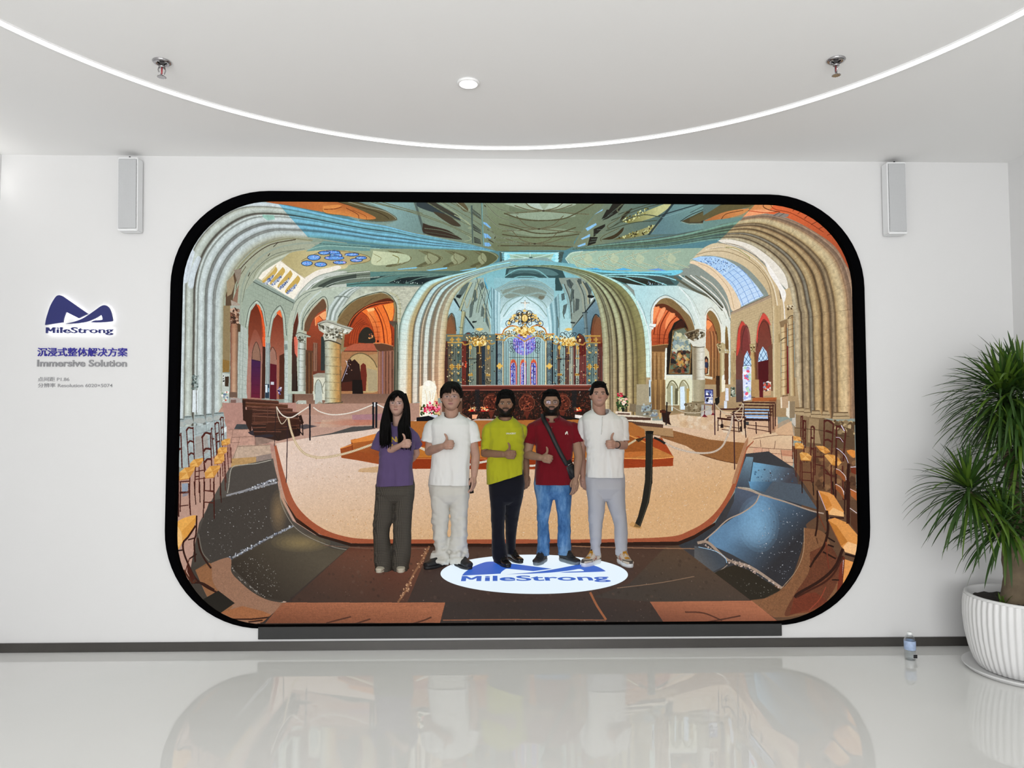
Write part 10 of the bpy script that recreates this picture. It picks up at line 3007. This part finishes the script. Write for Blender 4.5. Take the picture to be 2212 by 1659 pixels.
# polo collar, placket
oc=on_cloth(sh); S4=PEOPLE[3]; t0=S4['shirt'][0]; cx=(t0[1]+t0[2])/2; nz=S4['neck'][1]
for s in (-1,1):
    bm=bmesh.new(); rows=[]
    for a in np.linspace(.10,1.0,14):
        th=-math.pi/2+s*a*math.pi; rx,ry=(t0[2]-t0[1])/2*1.03,t0[3]*1.04; k=(1-a)**1.6; zt=t0[0]+.016-.060*k
        p0=Vector((cx+rx*math.cos(th)*(1-.25*k),.012+ry*math.sin(th)-.006*k,zt)); out=Vector((math.cos(th),math.sin(th),0))
        rows.append([bm.verts.new(p0-Vector((0,0,.024))),bm.verts.new(p0),bm.verts.new(p0+out*.011+Vector((0,0,-.004))),bm.verts.new(p0+out*(.034-.008*k)+Vector((s*.020*k,-.010*k,-.030-.030*k)))])
    for r0,r1 in zip(rows[:-1],rows[1:]):
        for i in range(3): bm.faces.new((r0[i],r0[i+1],r1[i+1],r1[i]))
    o=frombm('collar',bm,AP[3]['shirtmat'],sh,True); sm=o.modifiers.new('t','SOLIDIFY'); sm.thickness=.003
bm=bmesh.new(); tube(bm,[oc(cx+.0,nz-.03,.002),oc(cx-.002,nz-.07,.002),oc(cx-.003,nz-.12,.002)],.014,8,.18,(1,0,0)); frombm('placket',bm,AP[3]['shirtmat'],sh,True)
m_btn=mat('horn_button',(.30,.16,.10),rough=.3)
for z in (nz-.045,nz-.10):
    bm=bmesh.new(); ell(bm,oc(cx-.002,z,.006),(.005,.002,.005),None,2); frombm('button',bm,m_btn,sh,True)
# henley placket and buttons
b5,sh5,_=BODIES[4]; oc5=on_cloth(sh5); c5=(PEOPLE[4]['shirt'][0][1]+PEOPLE[4]['shirt'][0][2])/2; n5=PEOPLE[4]['neck'][1]
bm=bmesh.new(); tube(bm,[oc5(c5-.003*k,n5-.012-.033*k,.0015) for k in range(6)],.016,8,.20,(1,0,0)); frombm('placket',bm,AP[4]['shirtmat'],sh5,True)
m_btw=mat('pearl_button',(.75,.74,.70),rough=.25)
for k in range(3):
    bm=bmesh.new(); ell(bm,oc5(c5-.006,n5-.035-.055*k,.005),(.005,.002,.005),None,2); frombm('button',bm,m_btw,sh5,True)
# bracelet on the wrist of the man in the henley
e,w=np.array(PEOPLE[4]['armL'][1]),np.array(PEOPLE[4]['armL'][2]); d=(w-e)/np.linalg.norm(w-e); c=w-d*.022; uu=np.cross(d,[0,0,1]); uu/=np.linalg.norm(uu); vv=np.cross(d,uu)
bm=bmesh.new()
for k in range(22):
    a=2*math.pi*k/22; ell(bm,Vector(c+(uu*math.cos(a)+vv*math.sin(a))*.0335),(.0055,)*3,None,1)
br=frombm('bracelet',bm,m_dark,b5,True); br['label']='dark beaded bracelet'
# ---- phone in the hand of the man in the white T-shirt
b2,_,h2=BODIES[1]
for side,w,ax,ay,az in h2:
    c=Vector(b2.location)+w+ax*.088+ay*.028+az*.0
    t=thing('mobile_phone',c,'dark smartphone held in the lowered hand of the man in cream trousers','phone')
    M=Matrix((ax,ay,az)).transposed().to_4x4(); t.matrix_world=Matrix.Translation(c)@M@Matrix.Rotation(.25,4,'Y')
    bm=bmesh.new(); bbox(bm,-.072,.072,-.004,.004,-.035,.035,.003); frombm('case',bm,m_dark,t)
    bm=bmesh.new(); bbox(bm,-.069,.069,.0042,.0046,-.032,.032); frombm('screen',bm,mat('phone_glass',(.01,.01,.012),rough=.05),t)
    bm=bmesh.new(); bbox(bm,.036,.064,-.0058,-.0042,-.028,.0,.002); frombm('camera_bump',bm,m_rub,t)
# ---- cross-body bag of the man in the polo
b4=BODIES[3][0]; bag=thing('crossbody_bag',b4.location,'black cross-body bag on a wide strap over the red polo shirt','bag')
m_bag=mat('black_nylon',(.008,.009,.010),rough=.55,bump=.2,bscale=500.)
def P4(px_x,px_z): return oc(px_x,px_z,.009)
pts=[oc.down(-.100,.075),oc.down(-.104,.03),oc.down(-.107,-.01,.008)]+[P4(x,z) for x,z in ((-.101,1.375),(-.075,1.325),(-.040,1.255),(.0,1.165),(.045,1.075),(.085,1.00),(.118,.945))]
q=crv([tuple(p) for p in pts],5); bm=bmesh.new(); rows=[]
for i in range(len(q)):
    t_=Vector(q[min(i+1,len(q)-1)]-q[max(i-1,0)]).normalized(); nrm=Vector((0,-1,0)) if i>10 else (Vector((0,-1,0))*(i/10)+Vector((0,0,1))*(1-i/10)).normalized(); s_=t_.cross(nrm).normalized()*.021; c=Vector(q[i])
    rows.append([bm.verts.new(c+s_),bm.verts.new(c+nrm*.002),bm.verts.new(c-s_)])
for r0,r1 in zip(rows[:-1],rows[1:]):
    for i in range(2): bm.faces.new((r0[i],r0[i+1],r1[i+1],r1[i]))
o=frombm('strap',bm,m_bag,bag,True); sm=o.modifiers.new('t','SOLIDIFY'); sm.thickness=.003; sm.offset=1
bm=bmesh.new(); M=Matrix.Translation((.150,-.085,.905))@Matrix.Rotation(-.42,4,'Y')@Matrix.Rotation(.55,4,'Z'); bbox(bm,-.045,.045,-.03,.03,-.10,.10,.014,M); frombm('pouch',bm,m_bag,bag,True)
bm=bmesh.new(); bbox(bm,-.036,.036,-.037,-.029,-.085,.03,.008,M); frombm('front_pocket',bm,m_bag,bag,True)
bm=bmesh.new(); tube(bm,[M@Vector((-.03,-.0385,.045)),M@Vector((.03,-.0385,.045))],.003,6); frombm('zip',bm,m_chr,bag,True)
# ================================================================ potted plant and bottle
R4=random.Random(11)
m_pot=mat('white_ribbed_fibre_clay',(.74,.74,.74),rough=.55,noise=.05,nscale=6.,bump=.08,bscale=40.); m_soil=mat('dark_potting_soil',(.022,.016,.012),rough=.95,noise=.5,nscale=60.,bump=.8,bscale=90.)
m_bark=mat('ringed_brown_bark',(.14,.105,.065),rough=.9,noise=.5,nscale=16.,bump=.8,bscale=40.)
def leafmat(name,c): 
    m=mat(name,c,rough=.42,noise=.55,nscale=7.,spec=.4); return m
m_leaf=leafmat('dark_green_leaf',(.026,.066,.010)); m_leaf2=leafmat('fresh_green_leaf',(.070,.135,.014))
PX,PY=3.272,-.53
pl=thing('potted_dragon_tree',(PX,PY,0),'tall leafy dragon tree in a white ribbed pot at the right edge','plant')
rib=lambda u,z:1+.012*math.cos(u*2*math.pi*56)
bm=bmesh.new(); lathe(bm,[(.24,.014),(.262,.022),(.285,.06),(.308,.13),(.326,.22),(.335,.32),(.334,.40),(.326,.455)],448,fx=rib,cap=False); lathe(bm,[(.326,.455),(.325,.466),(.319,.471),(.308,.468),(.303,.455),(.300,.40)],120,cap=False); lathe(bm,[(.001,.0135),(.24,.014)],120,cap=False); frombm('pot',bm,m_pot,pl,True)
bm=bmesh.new(); lathe(bm,[(.30,.001),(.325,.003),(.345,.022),(.351,.030),(.345,.032),(.33,.018),(.22,.012),(.001,.012)],96,cap=True); frombm('saucer',bm,m_pot,pl,True)
bm=bmesh.new(); lathe(bm,[(.001,.425),(.10,.43),(.2,.427),(.301,.42)],64,cap=False)
for v in bm.verts: v.co.z+=R4.uniform(-.006,.006)
frombm('soil',bm,m_soil,pl,True)
def trunk(pts,r):
    q=crv(pts,8); n=len(q); R=[r[0]+(r[1]-r[0])*i/(n-1)+R4.uniform(-.0025,.0025) for i in range(n)]; bm=bmesh.new(); tube(bm,q,R,18); return frombm('trunk',bm,m_bark,pl,True)
def leaf(bm,p,d,L,w,droop,tw):
    d=Vector(d).normalized(); side=d.cross(Vector((0,0,1))); side=side.normalized() if side.length>.05 else Vector((1,0,0)); n=13; rows=[]; c=Vector(p); e=d.copy()
    for i in range(n+1):
        t=i/n; ww=w*(.35+.65*min(1,t*4))*(1-t**2.2)**.8+.0006; up_=side.cross(e).normalized(); a=tw*t; s2=side*math.cos(a)+up_*math.sin(a)
        rows.append((bm.verts.new(c-s2*ww),bm.verts.new(c-side.cross(e)*ww*.35),bm.verts.new(c+s2*ww)))
        e=(e+Vector((0,0,-1))*droop*(.35+1.5*t)/n).normalized(); c=c+e*L/n
    for a,b_ in zip(rows[:-1],rows[1:]):
        bm.faces.new((a[0],a[1],b_[1],b_[0])); bm.faces.new((a[1],a[2],b_[2],b_[1]))
def crown(o,axis,n,L,spread=1.,stem=.12,name='leaf_crown',lean=None):
    A=Vector(axis).normalized(); u=A.orthogonal().normalized(); v=A.cross(u); b1=bmesh.new(); b2=bmesh.new()
    for i in range(n):
        t=i/n; ph=i*2.39996; el=math.radians(8+ (128*spread)*t**.85)              # inner leaves upright, outer ones hang
        d=A*math.cos(el)+(u*math.cos(ph)+v*math.sin(ph))*math.sin(el); ln=L*(.62+.45*min(1,t*2.2))*R4.uniform(.82,1.12)
        p=Vector(o)-A*stem*t+(u*math.cos(ph)+v*math.sin(ph))*.012
        q=p+d*ln*.9
        if PX+p.x+d.x*ln*1.15>XR-.05: d=Vector((min(d.x,.12),d.y,d.z+.3)); ln*=.7
        if PY+q.y>-.06: d=Vector((d.x,d.y*.25,d.z+.1)); ln*=.85
        leaf(b1 if R4.random()<.80-.40*(t<.2) else b2,p,d,ln,R4.uniform(.0075,.0125),R4.uniform(.55,1.45)*(1.0 if t>.2 else .5),R4.uniform(-.5,.5))
    f=frombm(name,b1,m_leaf,pl,True); g=frombm('young_leaves',b2,m_leaf2,f,True)
    for q in (f,g): pass
trunk([(-.08,.0,.41),(-.055,.0,.56),(-.07,.0,.72),(-.04,.0,.82)],(.078,.056))
trunk([(-.065,0,.78),(-.16,-.02,.88),(-.27,-.03,.98),(-.36,-.02,1.10)],(.036,.024)); trunk([(-.05,0,.80),(-.01,.02,1.0),(-.05,.03,1.25),(-.10,.03,1.58)],(.042,.027)); trunk([(-.04,0,.80),(.06,-.02,.95),(.06,-.06,1.08)],(.034,.024)); trunk([(-.07,-.02,.74),(-.15,-.06,.80),(-.22,-.08,.88)],(.030,.022)); trunk([(-.05,.03,1.25),(.02,.0,1.45),(.02,-.02,1.66)],(.030,.024))
crown((-.10,.02,1.76),(-.28,-.12,1),210,.42,1.0,.16); crown((.0,-.02,1.80),(-.03,-.1,1),160,.46,1.0,.14); crown((-.06,-.08,1.45),(-.25,-.45,1),110,.42,1.0)
crown((-.38,-.03,1.17),(-.55,-.12,1),140,.38,.95); crown((-.22,-.10,.98),(-.55,-.15,1),110,.35,.85); crown((.05,-.08,1.12),(-.05,-.35,1),100,.36,.9)
b1=bmesh.new()
for k in range(5): leaf(b1,(-.19+.01*k,-.03,.43),(math.cos(k*1.3)*.6,math.sin(k*1.3)*.5,1),.07,.006,.6,0)
frombm('seedling',b1,m_leaf2,pl,True)
# bottle of water
m_pet=bpy.data.materials.new('clear_pet'); m_pet.use_nodes=True; N=m_pet.node_tree.nodes; L=m_pet.node_tree.links; N.clear()
ou=N.new('ShaderNodeOutputMaterial'); mx=N.new('ShaderNodeMixShader'); tr=N.new('ShaderNodeBsdfTransparent'); tr.inputs[0].default_value=(.93,.95,.96,1); gl=N.new('ShaderNodeBsdfGlossy'); gl.inputs['Roughness'].default_value=.08; lw=N.new('ShaderNodeLayerWeight'); lw.inputs[0].default_value=.35
L.new(lw.outputs['Facing'],mx.inputs[0]); L.new(tr.outputs[0],mx.inputs[1]); L.new(gl.outputs[0],mx.inputs[2]); L.new(mx.outputs[0],ou.inputs[0])
bt=thing('water_bottle',(2.686,-.275,0),'small clear plastic water bottle with blue label on the floor by the skirting','bottle')
wob=lambda u,z:1+.018*math.cos(u*2*math.pi*5)
bm=bmesh.new(); lathe(bm,[(.02,.004),(.030,.0005),(.0335,.006),(.034,.03),(.0325,.048),(.034,.06),(.034,.118),(.033,.128),(.026,.146),(.0145,.158),(.013,.164),(.013,.170)],40,fx=wob,cap=False); lathe(bm,[(.001,.008),(.02,.004)],40,cap=False); frombm('bottle_body',bm,m_pet,bt,True)
bm=bmesh.new(); lathe(bm,[(.0346,.066),(.0352,.067),(.0352,.122),(.0346,.123)],40,cap=False); frombm('label',bm,mat('pale_blue_label',(.36,.46,.66),rough=.4,noise=.35,nscale=60.),bt,True)
bm=bmesh.new(); lathe(bm,[(.0145,.160),(.0150,.162),(.0150,.174),(.0135,.176)],30,fx=lambda u,z:1+.03*math.cos(u*2*math.pi*30)); frombm('cap',bm,mat('white_cap',(.82,.84,.84),rough=.4),bt,True)
bm=bmesh.new(); lathe(bm,[(.001,.006),(.029,.005),(.0322,.03),(.031,.048),(.0318,.056),(.001,.056)],30,cap=False); frombm('water',bm,m_pet,bt,True)
bm=bmesh.new()
for k in range(7): bbox(bm,.004+.003*k,.0055+.003*k+.0006*(k%3),-.0352,-.0346,.022,.038)
bbox(bm,.001,.027,-.0346,-.0342,.018,.042); o=frombm('barcode',bm,m_dark,bt)
bm=bmesh.new(); bbox(bm,.000,.028,-.0341,-.0338,.017,.043); frombm('barcode_panel',bm,mat('white_print_panel',(.8,.8,.82),rough=.5),bt)
# wall light line on the left wall
lt=thing('wall_light_strip',(XL+.004,-.35,1.565+1.62),'thin white light strip on the far left wall','wall light'); bm=bmesh.new(); bbox(bm,-.002,.012,-.6,.30,-.006,.006); frombm('diffuser',bm,emit('wall_strip_diffuser',(1,.98,.95),8.),lt)
